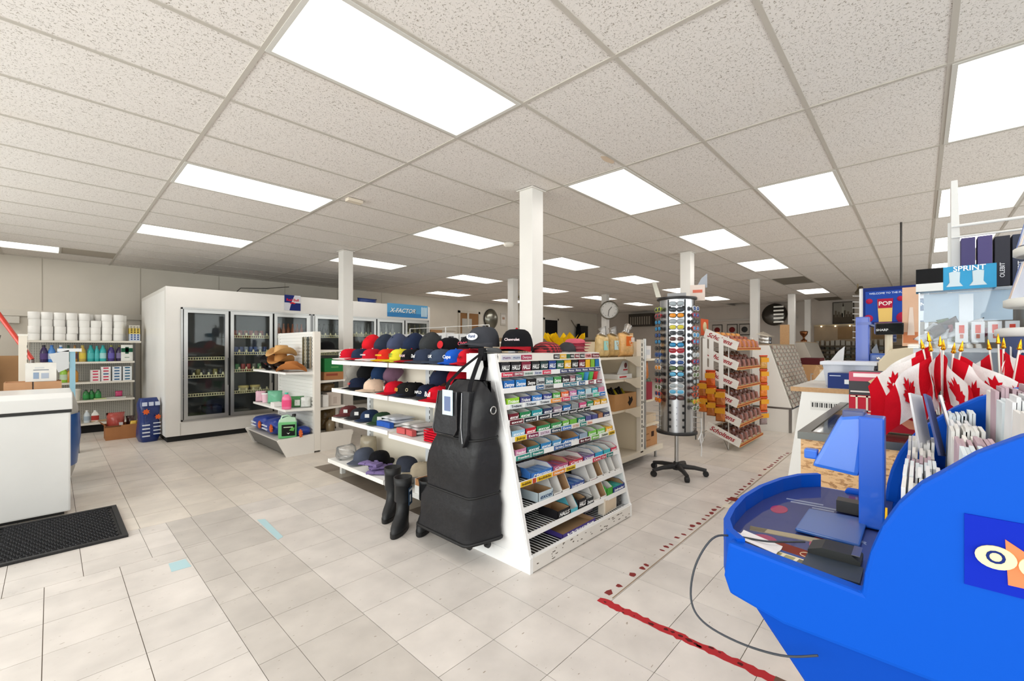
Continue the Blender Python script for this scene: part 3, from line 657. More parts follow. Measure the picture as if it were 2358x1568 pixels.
MB().box(CX0 + .02, CY + .03, 0, CX1 - .02, CB - .05, .075).build('base', 'matte', ck, S(40, 40, 40))
for x in (1.23, 3.02, 5.41): MB().box(x - .003, CY - .003, .08, x + .003, CY, OZ0 - .02).build('seam', 'matte', ck, S(176, 172, 165))
ALU = S(176, 176, 174)
mb = MB(); q = .022
for (a, b) in ((O0, 2.99), (3.035, O1)):
    mb.box(a, CY - .02, OZ0, b, CY, OZ0 + q).box(a, CY - .02, OZ1 - q, b, CY, OZ1).box(a, CY - .02, OZ0, a + q, CY, OZ1).box(b - q, CY - .02, OZ0, b, CY, OZ1)
mb.build('door_surround', 'metal', ck, ALU)
MB().box(2.985, CY - .015, OZ0, 3.04, CY + .05, OZ1).build('mullion', 'metal', ck, S(120, 120, 120))
doors = [(1.265, 1.80), (1.825, 2.40), (2.425, 2.965), (3.06, 3.60), (3.625, 4.19), (4.215, 4.80), (4.825, 5.375)]
for (a, b) in doors:
    d = MB(); w_ = .045
    d.box(a, CY - .035, OZ0 + .025, a + w_, CY - .005, OZ1 - .025).box(b - w_, CY - .035, OZ0 + .025, b, CY - .005, OZ1 - .025).box(a + w_, CY - .035, OZ0 + .025, b - w_, CY - .005, OZ0 + .025 + w_).box(a + w_, CY - .035, OZ1 - .025 - w_, b - w_, CY - .005, OZ1 - .025)
    do = d.build('door', 'metal', ck, S(186, 186, 184))
    MB().box(a + w_, CY - .022, OZ0 + .07, b - w_, CY - .016, OZ1 - .07).build('pane', 'darkglass', do)
    MB().box(b - .012, CY - .06, .75, b + .004, CY - .035, 1.15).build('handle', 'paint', do, S(30, 30, 30))
    g = MB()
    g.box(b, CY - .012, OZ0 + .02, b + .025, CY + .02, OZ1 - .02).build('door_gasket', 'matte', ck, S(28, 28, 28))
YEL = S(244, 236, 186); CSY = CY + .09
shelf_spec = {0: (826, 867, 909), 1: (776, 814, 853, 901), 2: (776, 814, 853, 901), 3: (775, 815, 855), 4: (772, 815, 855), 5: (772, 815, 855), 6: (772, 815, 855)}
SHZ = {}
for di, (a, b) in enumerate(doors):
    for py in shelf_spec[di]:
        pxm = {0: 470, 1: 580, 2: 670, 3: 760, 4: 830, 5: 900, 6: 960}[di]; z = onY(pxm, py, CSY).z; SHZ.setdefault(di, []).append(z)
        so = MB().box(a, CSY, z - .016, b, CSY + .55, z - .010).build('wire_shelf', 'matte', ck, S(150, 148, 130))
        rb = MB().box(a, CSY - .012, z - .02, b, CSY - .004, z - .012).box(a, CSY - .012, z + .018, b, CSY - .004, z + .026); n = int((b - a) / .03)
        for k in range(n + 1): xx = a + (b - a) * k / n; rb.box(xx - .004, CSY - .012, z - .012, xx + .004, CSY - .004, z + .018)
        rb.build('price_rail', 'paint', so, YEL)
        if di not in (0,) or py == 867:
            for k in range(6): xx = a + (b - a) * (k + .5) / 6; MB().prism([(xx - .016, z + .02), (xx + .016, z + .02), (xx + .009, z + .062), (xx - .009, z + .062)], 'y', CSY - .01, CSY - .006).build('lane_tab', 'paint', so, S(246, 240, 196))
random.seed(5)
def row(di, si, kind, cols, label, n=7, dy=.06, frac=(0.04, .96)):
    a, b = doors[di]; z = SHZ[di][si] - .0095
    for k in range(n):
        xx = a + (b - a) * (frac[0] + (frac[1] - frac[0]) * (k + .5) / n)
        c = cols[k % len(cols)]
        if kind == 'can': can(label, (xx, CSY + dy + .0, z), c, label.split(' on ')[0] + ' row')
        else: glass_bottle(label, (xx, CSY + dy, z), c, label.split(' on ')[0] + ' row')
row(0, 1, 'can', [S(40, 44, 50), S(60, 64, 66), S(130, 120, 60)], 'dark drink can on the middle shelf behind the first cooler door', 7)
row(1, 0, 'can', [S(160, 60, 44), S(150, 70, 50)], 'reddish drink can on the top shelf behind the second cooler door', 7, .2)
row(1, 1, 'can', [S(150, 160, 176), S(60, 80, 130), S(70, 90, 140)], 'blue and silver drink can on a shelf behind the second cooler door', 8)
row(1, 2, 'can', [S(120, 124, 110), S(70, 130, 80), S(170, 60, 60), S(180, 70, 66)], 'green or red drink can on a shelf behind the second cooler door', 7)
row(2, 0, 'bottle', [S(170, 90, 50), S(150, 80, 44)], 'amber drink bottle on the top shelf behind the third cooler door', 7)
row(3, 0, 'bottle', [S(60, 64, 60)], 'dark drink bottle on the top shelf behind the fourth cooler door', 6)
row(4, 0, 'bottle', [S(150, 154, 150), S(90, 96, 96)], 'clear drink bottle on the top shelf behind the fifth cooler door', 5, frac=(.4, .95))
row(5, 0, 'bottle', [S(170, 172, 170), S(110, 112, 110)], 'clear drink bottle on the top shelf behind the sixth cooler door', 5, frac=(.2, .8))
row(6, 0, 'bottle', [S(140, 130, 100)], 'pale drink bottle on the top shelf behind the seventh cooler door', 4)
row(2, 1, 'can', [S(130, 60, 50), S(60, 90, 60)], 'mixed colour drink can on a shelf behind the third cooler door', 5, frac=(.04, .6))
for k in range(2):
    t = thing('food_tub', 'cream lidded food tub on the lowest shelf behind the second cooler door', 'tub', (2.06 + k * .16, CSY + .12, SHZ[1][3] - .0095), 0, 'cream food tubs in the cooler')
    MB().lathe([(.055, 0), (.068, .07)], n=14).build('tub', 'paint', t, S(226, 212, 160)); MB().lathe([(.074, .07), (.074, .095), (.068, .10)], n=14).build('lid', 'paint', t, S(236, 216, 140))
carton('dark green printed carton on the cooler floor behind the first door', (1.45, CY + .35, .122), (.25, .3, .2), S(70, 90, 52)); carton('dark blue crate on the cooler floor behind the first door', (1.68, CY + .4, .122), (.2, .3, .3), S(40, 46, 66)); carton('grey carton on the cooler floor behind the second door', (2.0, CY + .4, .122), (.3, .3, .22), S(120, 118, 110))
# posters on the cooler header
p = thing('drink_poster', 'small square energy drink sign in blue, silver and red on the cooler', 'sign', (2.71, CY - .003, 2.03))
MB().prism([(-.125, .125), (.03, .125), (-.02, 0), (-.125, 0)], 'y', -.002, 0).build('blue_field', 'matte', p, S(30, 44, 110)); MB().prism([(.03, .125), (.125, .125), (.125, 0), (-.02, 0)], 'y', -.002, 0).build('silver_field', 'matte', p, S(206, 206, 212))
MB().prism([(-.125, 0), (-.02, 0), (-.05, -.125), (-.125, -.125)], 'y', -.002, 0).build('silver_field', 'matte', p, S(200, 200, 208)); MB().prism([(-.02, 0), (.125, 0), (.125, -.125), (-.05, -.125)], 'y', -.002, 0).build('blue_field', 'matte', p, S(28, 40, 104))
text('Red Bull', p, (0, -.004, .045), FY, wid=.19, color=S(206, 30, 50)); MB().prism([(-.05, -.005), (0, .015), (.05, -.005), (.02, -.02), (0, -.008), (-.02, -.02)], 'y', -.004, -.002).build('emblem', 'matte', p, S(200, 40, 44))
p = thing('drink_banner', 'wide blue X-factor drink banner at the cooler right end', 'banner', (4.91, CY - .003, 2.03))
MB().box(-.47, -.002, -.13, .47, 0, .13).build('sheet', 'matte', p, S(92, 160, 206)); MB().box(-.47, -.003, -.13, .47, -.001, -.05).build('lower_band', 'matte', p, S(60, 128, 186))
text('X-FACTOR', p, (-.12, -.005, -.01), FY, wid=.6, color=S(18, 24, 36), ital=True); text('X-FACTOR', p, (-.125, -.007, -.005), FY, wid=.585, color=S(240, 244, 246), ital=True)
for k in range(3): MB().lathe([(.022, -.1), (.022, .08), (.008, .1)], n=8).build('bottle_picture', 'matte', p, S(190, 214, 228), loc=(.33 + .05 * k, -.003, 0)).scale = (1, .1, 1)
tag(MB().tube([(2.0, 8.0, CT_ + .005), (2.1, 8.0, CT_ + .12), (2.45, 7.9, CT_ + .14), (2.8, 7.9, CT_ + .2)], .008, 6).build('loose_cable', 'rubber', None, S(60, 56, 50)), 'dark cable looping over the cooler top', 'cable')
pouch('blue plastic bag lying on top of the cooler', (4.3, 8.0, CT_ + .002), .42, .13, .2, S(30, 60, 130), 'vinyl', name='plastic_bag', cat='bag')

# ---- chest freezer, mat and clutter behind it
cf = thing('chest_freezer', 'white chest freezer with grey lid seal standing by the rubber mat', 'freezer', (-.55, 5.15, 0))
MB().box(-.655, -.32, .03, .655, .32, .80).build('body', 'wornpaint', cf, S(232, 232, 230), bevel=.012)
MB().box(-.66, -.325, .80, .66, .325, .822).build('gasket', 'matte', cf, S(60, 60, 60)); MB().prism([(-.33, .822), (.33, .822), (.33, .93), (.28, .95), (-.28, .95), (-.33, .915)], 'x', -.665, .665).build('lid', 'satin', cf, S(228, 228, 226), bevel=.006)
MB().box(-.62, -.27, .0, .62, .29, .03).build('foot_rail', 'matte', cf, S(50, 50, 50)); MB().box(-.1, -.335, .80, .1, -.322, .84).build('latch', 'paint', cf, S(180, 180, 178))
mt = thing('rubber_mat', 'black rubber anti-fatigue mat with round holes in front of the freezer', 'mat', (-.35, 4.385, 0))
MB().prism([(-1.15, -.415), (.715, -.415), (.715, .415), (-1.15, .415)], 'z', 0, .006).build('sheet', 'rubber', mt, S(20, 20, 22))
bd = MB()
for (a, b, c, d) in ((-1.15, -.415, .715, -.385), (-1.15, .385, .715, .415), (.685, -.385, .715, .385), (.08, -.385, .10, .385), (-.53, -.385, -.51, .385)): bd.box(a, b, .006, c, d, .016)
bd.build('border', 'rubber', mt, S(34, 34, 36))
hl = MB()
for i in range(44):
    for j in range(19):
        x, y = -.49 + i * .027 + (.0135 if j % 2 else 0), -.37 + j * .041
        if abs(x - .09) < .02 or x > .67: continue
        hl.tube([(x + .0125 * math.cos(a), y + .015 * math.sin(a), .009) for a in [0, 1.05, 2.09, 3.14, 4.19, 5.24]], .0035, 4, closed=True)
tag(hl.build('hole_rings', 'rubber', mt, S(40, 40, 44)), None, None, kind='stuff')
# rounded grey and blue barrel cooler behind freezer
br = thing('barrel_cooler', 'rounded grey drinks barrel with blue inset panel behind the freezer', 'drinks cooler', (-.30, 6.15, 0))
MB().loft([[( .50 * r_ * math.cos(a), .42 * r_ * math.sin(a), z) for a in [2 * math.pi * k / 28 for k in range(28)]] for r_, z in ((.86, 0), (.93, .12), (1.0, .45), (.97, .72), (.9, .86), (.82, .88))]).build('body', 'paint', br, S(176, 174, 168))
MB().loft([[( .505 * r_ * math.cos(a), .425 * r_ * math.sin(a), z) for a in [R(-75) + R(100) * k / 12 for k in range(13)]] for r_, z in ((.95, .16), (1.005, .45), (.985, .66))], caps=False, closed=False).build('blue_panel', 'satin', br, S(28, 82, 150))
for (p0, p1, l) in ((8, 74, 'brown open carton on the grey barrel, next to the white carton'), (78, 142, 'brown open carton on the grey barrel under the white carton')):
    xa, xb = onY(p0, 890, 6.0).x, onY(p1, 890, 6.0).x
    t = thing('cardboard_box', l, 'box', ((xa + xb) / 2, 6.12, .882)); open_box(t, (xb - xa, .24, .10), S(196, 150, 112), flaps=False)
xa, xb = onY(58, 870, 6.02).x, onY(130, 870, 6.02).x
carton('white carton with printed lines resting across the brown boxes', ((xa + xb) / 2, 6.13, .983), (xb - xa, .2, .17), S(236, 234, 228), marks=[('f', .25, .62, .5, .03, S(60, 80, 110)), ('f', .25, .15, .18, .35, S(150, 170, 196)), ('f', .5, .16, .25, .3, S(180, 190, 206)), ('f', .3, .72, .3, .08, S(214, 216, 216))])
rp = thing('red_pole', 'red metal pole leaning behind the freezer', 'pole', (0, 0, 0)); pa, pb = onY(-20, 700, 7.25), onY(74, 828, 7.05); MB().tube([pa, pb], .022, 8).build('shaft', 'satin', rp, S(198, 54, 36)); MB().tube([pb, (pb.x, pb.y, .0)], .02, 8).build('stand', 'satin', rp, S(120, 110, 104))
t = thing('white_post', 'white perforated shelf post standing behind the freezer', 'post', (-.20, 6.75, 0)); MB().box(-.03, -.02, 0, .03, .02, 1.42).build('post', 'wornpaint', t, S(232, 224, 210)); MB().box(-.035, -.025, 1.42, .035, .025, 1.44).build('cap', 'paint', t, S(240, 236, 226))
for k in range(20): MB().box(.028, -.021, .35 + .05 * k, .032, -.0, .375 + .05 * k).build('slot', 'matte', t, S(90, 84, 76))
t = thing('window_squeegee', 'pale blue squeegee with white head standing in front of the bottles', 'squeegee', (.18, 7.6, 0)); MB().box(-.025, -.012, .3, .025, .012, 1.28).build('handle', 'paint', t, S(150, 196, 216)); MB().box(-.13, -.02, 1.25, .08, .02, 1.29).build('head', 'paint', t, S(230, 234, 236)); MB().prism([(-.2, 1.22), (-.03, 1.27), (-.03, 1.05), (-.12, 1.0)], 'y', -.02, .0).build('sponge', 'matte', t, S(214, 218, 220)); MB().box(-.06, -.06, 0, .06, .06, .3).build('foot', 'paint', t, S(80, 90, 100))
t = thing('wall_box', 'small white junction box fixed to the wall rail', 'junction box', (-.43, 10.36, 1.68)); MB().box(-.09, -.06, 0, .09, .039, .11).build('body', 'paint', t, S(212, 208, 198), bevel=.006); MB().tube([(-.09, 0, .05), (-.3, 0, .06)], .012, 6).build('conduit', 'paint', t, S(180, 176, 168))
t = thing('chainsaw', 'black tool hanging at the far left behind the freezer', 'tool', (-.58, 8.0, 0)); MB().box(-.12, -.06, .55, .12, .06, 1.2).build('body', 'rubber', t, S(40, 38, 40), bevel=.02); MB().tube([(.1, 0, 1.1), (.16, 0, 1.45)], .012, 6).build('chain', 'metal', t, S(120, 116, 110)); MB().box(-.1, -.05, 0, .1, .05, .55).build('stand', 'matte', t, S(60, 54, 50))
t = thing('long_carton', 'tall brown cardboard panel leaning behind the white post', 'cardboard', (-.32, 8.2, 0)); MB().box(-.14, -.02, 0, .1, .02, 1.2).build('sheet', 'card', t, S(170, 130, 90))
# ---- on the floor by the cooler
t = thing('cardboard_box', 'brown cardboard box on the floor holding a red wrapped item', 'box', (.70, 8.42, 0)); open_box(t, (.36, .3, .20), S(164, 110, 68), flaps=True)
MB().box(-.19, -.153, .18, -.02, -.151, .2).build('printed_line', 'matte', t, S(110, 70, 44))
pouch('red and silver wrapped bundle in the floor carton', (.635, 8.42, .03), .2, .34, .2, S(170, 70, 60), 'vinyl', patch=(.5, .3, .35, .3), patch_c=S(206, 200, 196), name='wrapped_bundle', cat='bundle'); pouch('small dark bag in the floor carton', (.80, 8.46, .02), .1, .28, .12, S(60, 34, 30), 'vinyl', name='dark_bag', cat='bag'); pouch('yellow packet in the floor carton', (.82, 8.33, .02), .08, .22, .04, S(220, 180, 70), 'vinyl', name='yellow_packet', cat='packet')
def sack(label, loc, w_, d, h, col, rz=0, lean=0, name='salt_sack'):
    t = thing(name, label, 'sack', loc, rz, 'blue sacks', rot=(lean, 0, rz)); rings = []
    for k in range(9):
        v = k / 8; f = 1 + .06 * math.sin(v * 9) ; sq = .9 if 0 < k < 8 else .75
        ring = []
        for i in range(20):
            a = 2 * math.pi * i / 20; c, s_ = math.cos(a), math.sin(a)
            ring.append((w_ / 2 * f * sq * math.copysign(abs(c) ** .55, c) * (1.05 + .04 * math.sin(5 * a + 6 * v)), d / 2 * f * sq * math.copysign(abs(s_) ** .55, s_) * (1.0 + .05 * math.sin(3 * a + 4 * v)) * (1 - .55 * max(0, v - .72) / .28), v * h))
        rings.append(ring)
    MB().loft(rings).build('sack', 'vinyl', t, col)
    return t
t = sack('tall blue sack with orange burst print leaning on the cooler side', (.93, 7.85, 0), .24, .26, .60, S(30, 50, 110), rz=.15)
for (u, v, s_) in ((-.06, .42, .042), (.07, .34, .038)): MB().prism([(u + s_ * (1 if k % 2 else .6) * math.cos(k * math.pi / 7), v + s_ * (1 if k % 2 else .6) * math.sin(k * math.pi / 7)) for k in range(14)], 'y', -.142, -.128).build('burst_print', 'matte', t, S(214, 96, 46))
for k in range(4): MB().box(-.10, -.14, .08 + .05 * k, -.02, -.124, .095 + .05 * k).build('print_line', 'matte', t, S(220, 224, 232)); MB().box(.02 + .0 * k, -.14, .10 + .05 * k, .10, -.124, .112 + .05 * k).build('print_line', 'matte', t, S(210, 216, 226))
for k in range(3): MB().box(-.1 + .07 * k, -.142, .50, -.05 + .07 * k, -.12, .55).build('print_line', 'matte', t, S(200, 208, 226))
# ================================================================ COWBOY-HAT GONDOLA
GW = S(238, 237, 233)
g1 = thing('gondola_shelf', 'short white double-sided gondola with cowboy hats and blue sacks', 'shelf', (2.27, 5.46, 0))
MB().box(-.038, 0, .02, .038, .055, 1.50).build('end_post', 'wornpaint', g1, S(232, 226, 217)); MB().box(-.038, 1.20, .02, .038, 1.255, 1.50).build('end_post', 'wornpaint', g1, GW)
MB().box(-.02, .055, .1, .02, 1.2, 1.49).build('core_panel', 'paint', g1, GW); MB().box(-.03, .02, 1.47, .03, 1.23, 1.50).build('top_rail', 'paint', g1, GW)
for k in range(28): MB().box(-.034, .06, .24 + k * .044, -.02, 1.195, .268 + k * .044).build('slat', 'paint', g1, GW)
for z in (1.0, .555): MB().prism([(-.36, z - .018), (-.02, z - .035), (-.02, z), (-.36, z)], 'y', .0 + .035, 1.22).build('shelf_board', 'paint', g1, GW); MB().box(-.365, .03, z - .022, -.355, 1.225, z + .003).build('shelf_lip', 'paint', g1, S(244, 243, 240))
for z in (1.27, .885, .545): MB().prism([(.02, z - .035), (.36, z - .018), (.36, z), (.02, z)], 'y', .035, 1.22).build('shelf_board', 'paint', g1, S(226, 221, 212)); MB().box(.355, .03, z - .024, .368, 1.225, z + .003).build('shelf_lip', 'paint', g1, S(238, 234, 228))
for y in (0.0, 1.2):
    MB().prism([(-.46, .20), (-.44, .215), (-.04, .235), (-.04, 0), (-.36, 0)], 'y', y, y + .03).build('base_foot', 'wornpaint', g1, S(232, 228, 222)); MB().prism([(.04, .235), (.44, .225), (.47, .20), (.45, .15), (.42, 0), (.04, 0)], 'y', y, y + .03).build('base_foot', 'wornpaint', g1, S(230, 224, 216))
MB().box(-.44, .03, .19, -.03, 1.2, .205).build('base_deck', 'paint', g1, S(206, 202, 196)); MB().box(.03, .03, .19, .44, 1.2, .205).build('base_deck', 'paint', g1, S(206, 202, 196))
MB().prism([(-.43, .19), (-.42, .19), (-.34, .02), (-.35, .02)], 'y', .03, 1.2).build('kick_panel', 'matte', g1, S(120, 118, 114)); MB().prism([(.42, .19), (.43, .19), (.41, .02), (.40, .02)], 'y', .03, 1.2).build('kick_panel', 'matte', g1, S(120, 118, 114))
def cowboy_hat(label, loc, col, rz, band=S(24, 20, 18), mat='matte', s=1.0, tilt=(0, 0), dent=True, crown_h=.115):
    t = thing('cowboy_hat', label, 'hat', (loc[0], loc[1], loc[2] + .007), 0, 'cowboy hats on the gondola', rot=(tilt[0], tilt[1], rz)); t.scale = (s,) * 3
    def brim(u, v, dz=0):
        a = 2 * math.pi * u; r0x, r0y, r1x, r1y = .095, .078, .19, .165; f = v
        x = math.cos(a) * (r0x + (r1x - r0x) * f); y = math.sin(a) * (r0y + (r1y - r0y) * f); side = abs(math.sin(a)) ** 2
        return (x, y * (1 - .12 * f * side), .028 + f * f * (.085 * side - .03 * math.cos(a) ** 2) + dz)
    MB().grid(lambda u, v: brim(u, v), 28, 5).grid(lambda u, v: brim(u, v, -.006), 28, 5).grid(lambda u, v: brim(u, 1, -.006 * v), 28, 1).build('brim', mat, t, col)
    rings = []
    for k in range(8):
        v = k / 7; z = .024 + crown_h * math.sin(v * math.pi / 2) ** .8; rr = (1 - .22 * v) if v < .85 else (.72 if v < .95 else .35)
        rings.append([(.095 * rr * math.cos(a), .078 * rr * math.sin(a) * (1 - .12 * v * abs(math.cos(a))), z - (.03 * (1 - abs(math.sin(a))) * max(0, v - .6) / .4 if dent else 0) - (.02 if (v > .9 and dent) else 0)) for a in [2 * math.pi * i / 22 for i in range(22)]])
    MB().loft(rings).build('crown', mat, t, col)
    if band is not None: MB().loft([[(.0975 * f * math.cos(a), .0805 * f * math.sin(a), z) for a in [2 * math.pi * i / 22 for i in range(22)]] for f, z in ((1.0, .03), (.985, .055))], caps=False).build('hat_band', 'gloss', t, band)
    return t
cowboy_hat('dark brown cowboy hat beneath the tan ones on the gondola', (2.03, 6.03, 1.003), S(60, 38, 24), 1.2, s=.9)
cowboy_hat('tan leather cowboy hat with black band, beside the straw hat', (2.03, 5.64, 1.003), S(176, 112, 60), R(-38), s=.92)
cowboy_hat('woven straw cowboy hat on top of the stack', (2.03, 5.98, 1.19), S(200, 140, 70), R(10), band=None, mat='straw', s=.98, dent=False)
cowboy_hat('golden brown cowboy hat with white stitched trim under the straw hat', (2.03, 6.0, 1.095), S(190, 136, 78), R(35), band=None, s=.94)
cowboy_hat('black cowboy hat at the back of the stack', (2.05, 6.40, 1.003), S(24, 22, 24), R(60), s=.85); cowboy_hat('second black cowboy hat leaning on the others', (2.05, 6.40, 1.105), S(30, 28, 30), R(20), s=.82)
for k in range(4):
    t = thing('hanging_strip', 'printed accessory strip hanging on the gondola post', 'strip', (2.225, 5.56 + k * .075, 1.035), 0, 'printed strips by the post')
    MB().box(-.006, -.022, 0, 0, .022, .40).build('strip', 'foil', t, (S(150, 140, 120), S(60, 66, 60), S(176, 170, 150), S(90, 80, 50))[k]); MB().tube([(-.002, 0, .40), (.006, 0, .41)], .002, 4).build('hook', 'metal', t, S(180, 180, 180))
# middle shelf
def tub(l, px, c, c2, h=.11, r=.05, x=2.0): 
    p = onX(px, 915, x); t = thing('plastic_tub', l, 'tub', (x, min(p.y, 6.60), .558)); MB().lathe([(r * .8, 0), (r, h)], n=14).build('tub', 'satin', t, c); MB().lathe([(r * 1.04, h), (r * 1.04, h + .012), (.001, h + .014)], n=14).build('lid', 'paint', t, c2)
tub('white and pink plastic tub on the middle shelf beside the green wrap', 612, S(240, 200, 214), S(240, 240, 238)); tub('small teal tub at the shelf end', 588, S(40, 110, 110), S(220, 230, 226), .1, .036)
pouch('clear green plastic wrap bundle on the middle shelf', (2.05, onX(633, 900, 2.05).y, .558), .2, .17, .12, S(120, 196, 160), 'vinyl', rz=-.8, name='wrapped_pack', cat='pack'); pouch('pale pink soft pack on the middle shelf', (1.97, onX(600, 900, 1.97).y, .558), .13, .15, .08, S(236, 190, 206), 'vinyl', rz=-.6, name='soft_pack', cat='pack')
bottle('bright pink soap bottle with green pump cap', (1.95, onX(660, 900, 1.95).y, .558), .2, .045, S(226, 110, 150), S(70, 190, 160), S(232, 80, 130), kind='flat', rz=-.6)
carton('low white carton lying on the middle shelf', (1.96, onX(637, 925, 1.96).y, .558), (.1, .13, .05), S(240, 236, 234)); pouch('green and white crumpled packet near the post', (2.08, 5.66, .558), .2, .14, .1, S(70, 140, 80), 'foil', rz=-.5, name='crumpled_packet', cat='packet', patch=(.5, .2, .3, .5), patch_c=S(214, 224, 214)); pouch('white crumpled packet beside the post', (2.17, 5.57, .558), .12, .13, .08, S(228, 232, 228), 'foil', rz=-.5, name='crumpled_packet', cat='packet')
# bottom deck: blue sacks and antifreeze jug
def flat_sack(label, loc, w_, d, h, rz):
    t = thing('salt_sack', label, 'sack', loc, rz, 'blue sacks'); rings = []
    for k in range(10):
        v = k / 9; e = max(.05, (1 - abs(2 * v - 1) ** 3)) ; ring = []
        for i in range(16):
            a = 2 * math.pi * i / 16; c, s_ = math.cos(a), math.sin(a)
            ring.append((d / 2 * e ** .15 * math.copysign(abs(c) ** .7, c), (v - .5) * w_, h / 2 + h / 2 * e ** .5 * math.copysign(abs(s_) ** .6, s_) * (1 + .05 * math.sin(7 * v + 3 * a))))
        rings.append(ring)
    MB().loft(rings).build('sack', 'vinyl', t, S(30, 58, 146))
    MB().prism([(-.16 + .05 * (1 if k % 2 else .65) * math.cos(k * math.pi / 7), h * .5 + .05 * (1 if k % 2 else .65) * math.sin(k * math.pi / 7)) for k in range(14)], 'x', -d / 2 - .006, -d / 2 + .01).build('burst_print', 'matte', t, S(206, 100, 50))
    for k in range(2): MB().box(-d / 2 - .006, -.02, h * .3 + .04 * k, -d / 2 + .01, .16, h * .3 + .016 + .04 * k).build('print_line', 'matte', t, S(214, 220, 232))
flat_sack('blue sack lying at the far end of the gondola base', (2.02, 6.40, .206), .46, .34, .19, 0); flat_sack('blue sack lying beside the green jug', (2.02, 5.97, .206), .40, .34, .20, 0); flat_sack('blue sack pushed back by the gondola post', (2.14, 5.60, .206), .18, .16, .12, 0)
t = thing('antifreeze_jug', 'translucent green coolant jug with black label and cap', 'jug', (1.97, 5.60, .206), R(-25))
MB().box(-.10, -.045, 0, .10, .045, .20).build('body', 'satin', t, S(104, 186, 118), bevel=.016); MB().prism([(-.10, .185), (.10, .185), (.085, .25), (.0, .262), (-.09, .225)], 'y', -.04, .04).build('shoulder', 'satin', t, S(186, 220, 192), bevel=.008)
MB().tube([(-.07, 0, .225), (-.06, 0, .262), (.0, 0, .275), (.03, 0, .255)], .011, 8).build('handle', 'satin', t, S(196, 226, 202)); MB().lathe([(.022, .255), (.022, .285)], c=(.07, 0, 0), n=12).build('cap', 'paint', t, S(20, 20, 20)); lb = MB().box(-.06, -.048, .03, .085, -.044, .165).build('label_band', 'matte', t, S(24, 26, 24))
MB().box(-.04, -.05, .13, .06, -.048, .14).build('print_line', 'matte', t, S(200, 220, 190)); MB().prism([(.012, .05), (.03, .07), (.012, .062), (-.006, .07)], 'y', -.05, -.048).build('heart_print', 'matte', t, S(230, 236, 230)); MB().prism([(.02, .095), (.07, .085), (.08, .125), (.05, .13)], 'y', -.05, -.048).build('leaf_print', 'matte', t, S(90, 170, 80))
# right side of this gondola
t = thing('bowler_hat', 'black domed hat lying on the upper right shelf', 'hat', (2.48, 5.68, 1.274)); MB().lathe([(.15, 0), (.152, .008), (.105, .012), (.10, .05), (.085, .085), (.05, .105), (.001, .112)], n=22).build('hat', 'fabric', t, S(22, 22, 24))
carton('bright green seed carton on the right shelf', (2.50, 5.66, .99), (.24, .3, .17), S(34, 120, 62), marks=[('f', .35, .3, .4, .1, S(96, 160, 96))]); carton('brown carton with red print under the green one', (2.50, 5.66, .888), (.25, .3, .1), S(170, 116, 74), marks=[('f', .1, .5, .6, .3, S(140, 70, 52))])
t = thing('feed_sack', 'brown mesh sack of kindling on the right shelf', 'sack', (2.46, 5.64, .73)); inst(pillow_mesh(.22, .11, .2, 'foil'), 'sack', t, S(96, 76, 46)); carton('white tall carton beside the cup picture box', (2.39, 5.55, .548), (.07, .1, .15), S(226, 224, 220), name='carton'); carton('pale carton with cup outline, under the brown mesh sack', (2.52, 5.62, .548), (.18, .14, .175), S(206, 194, 184), marks=[('f', .45, .15, .25, .5, S(186, 172, 162))])
t = thing('feed_sack', 'brown kindling sack behind glass jug on the base deck', 'sack', (2.52, 5.78, .206)); inst(pillow_mesh(.26, .30, .18, 'foil'), 'sack', t, S(104, 82, 46)); bottle('clear glass jug on the base deck of the gondola', (2.47, 5.55, .206), .19, .055, S(120, 104, 78), S(60, 54, 44), None)

# ================================================================ BASEBALL-CAP GONDOLA
HB = 2.43
g2 = thing('gondola_shelf', 'white gondola with four shelves of baseball caps and gloves', 'shelf', (0, 0, 0))
MB().box(HB, 2.22, .08, HB + .03, 4.52, 1.24).build('back_panel', 'paint', g2, S(236, 228, 212))
for y in (4.42, 3.33, 2.26):
    MB().box(HB - .035, y - .035, .03, HB, y + .035, 1.30).build('upright', 'paint', g2, S(214, 218, 222))
    for k in range(22): MB().box(HB - .0365, y - .032, .12 + k * .052, HB - .0355, y - .022, .15 + k * .052).build('slot', 'matte', g2, S(60, 60, 62))
for z, lo in ((1.167, 0), (.882, 0), (.585, 0), (.165, 0)):
    for (a, b) in ((2.24, 3.32), (3.34, 4.42)):
        dz = -.022 if (abs(z - .585) < .01 and a < 3) else 0; fx = 1.99 if z > .3 else 1.95
        MB().box(fx, a, z - .016 + dz, HB - .03, b, z + dz).box(fx - .008, a, z - .036 + dz, fx + .003, b, z + .002 + dz).build('shelf_board', 'paint', g2, S(243, 242, 239))
        MB().prism([(HB - .03, z - .016 + dz), (fx + .05, z - .016 + dz), (HB - .03, z - .075 + dz)], 'y', b - .03, b - .024).build('bracket', 'paint', g2, S(206, 204, 200))
MB().box(2.32, 2.24, 1.236, 2.52, 3.12, 1.256).build('top_ledge', 'paint', g2, S(240, 238, 234))
for y in (4.36, 3.32, 2.3): MB().box(2.05, y - .02, 0, 2.09, y + .02, .15).build('leg', 'paint', g2, S(226, 226, 224)); MB().box(HB - .03, y - .02, 0, HB, y + .02, .15).build('leg', 'paint', g2, S(226, 226, 224))
NAVY = S(40, 52, 76); BLK = S(26, 26, 30); REDC = S(200, 24, 44); WH = (0.9, 0.9, 0.9)
Z1, Z2, Z3, Z4 = 1.168, .883, .586, .166
YX = lambda px, x: onX(px, 850, x).y
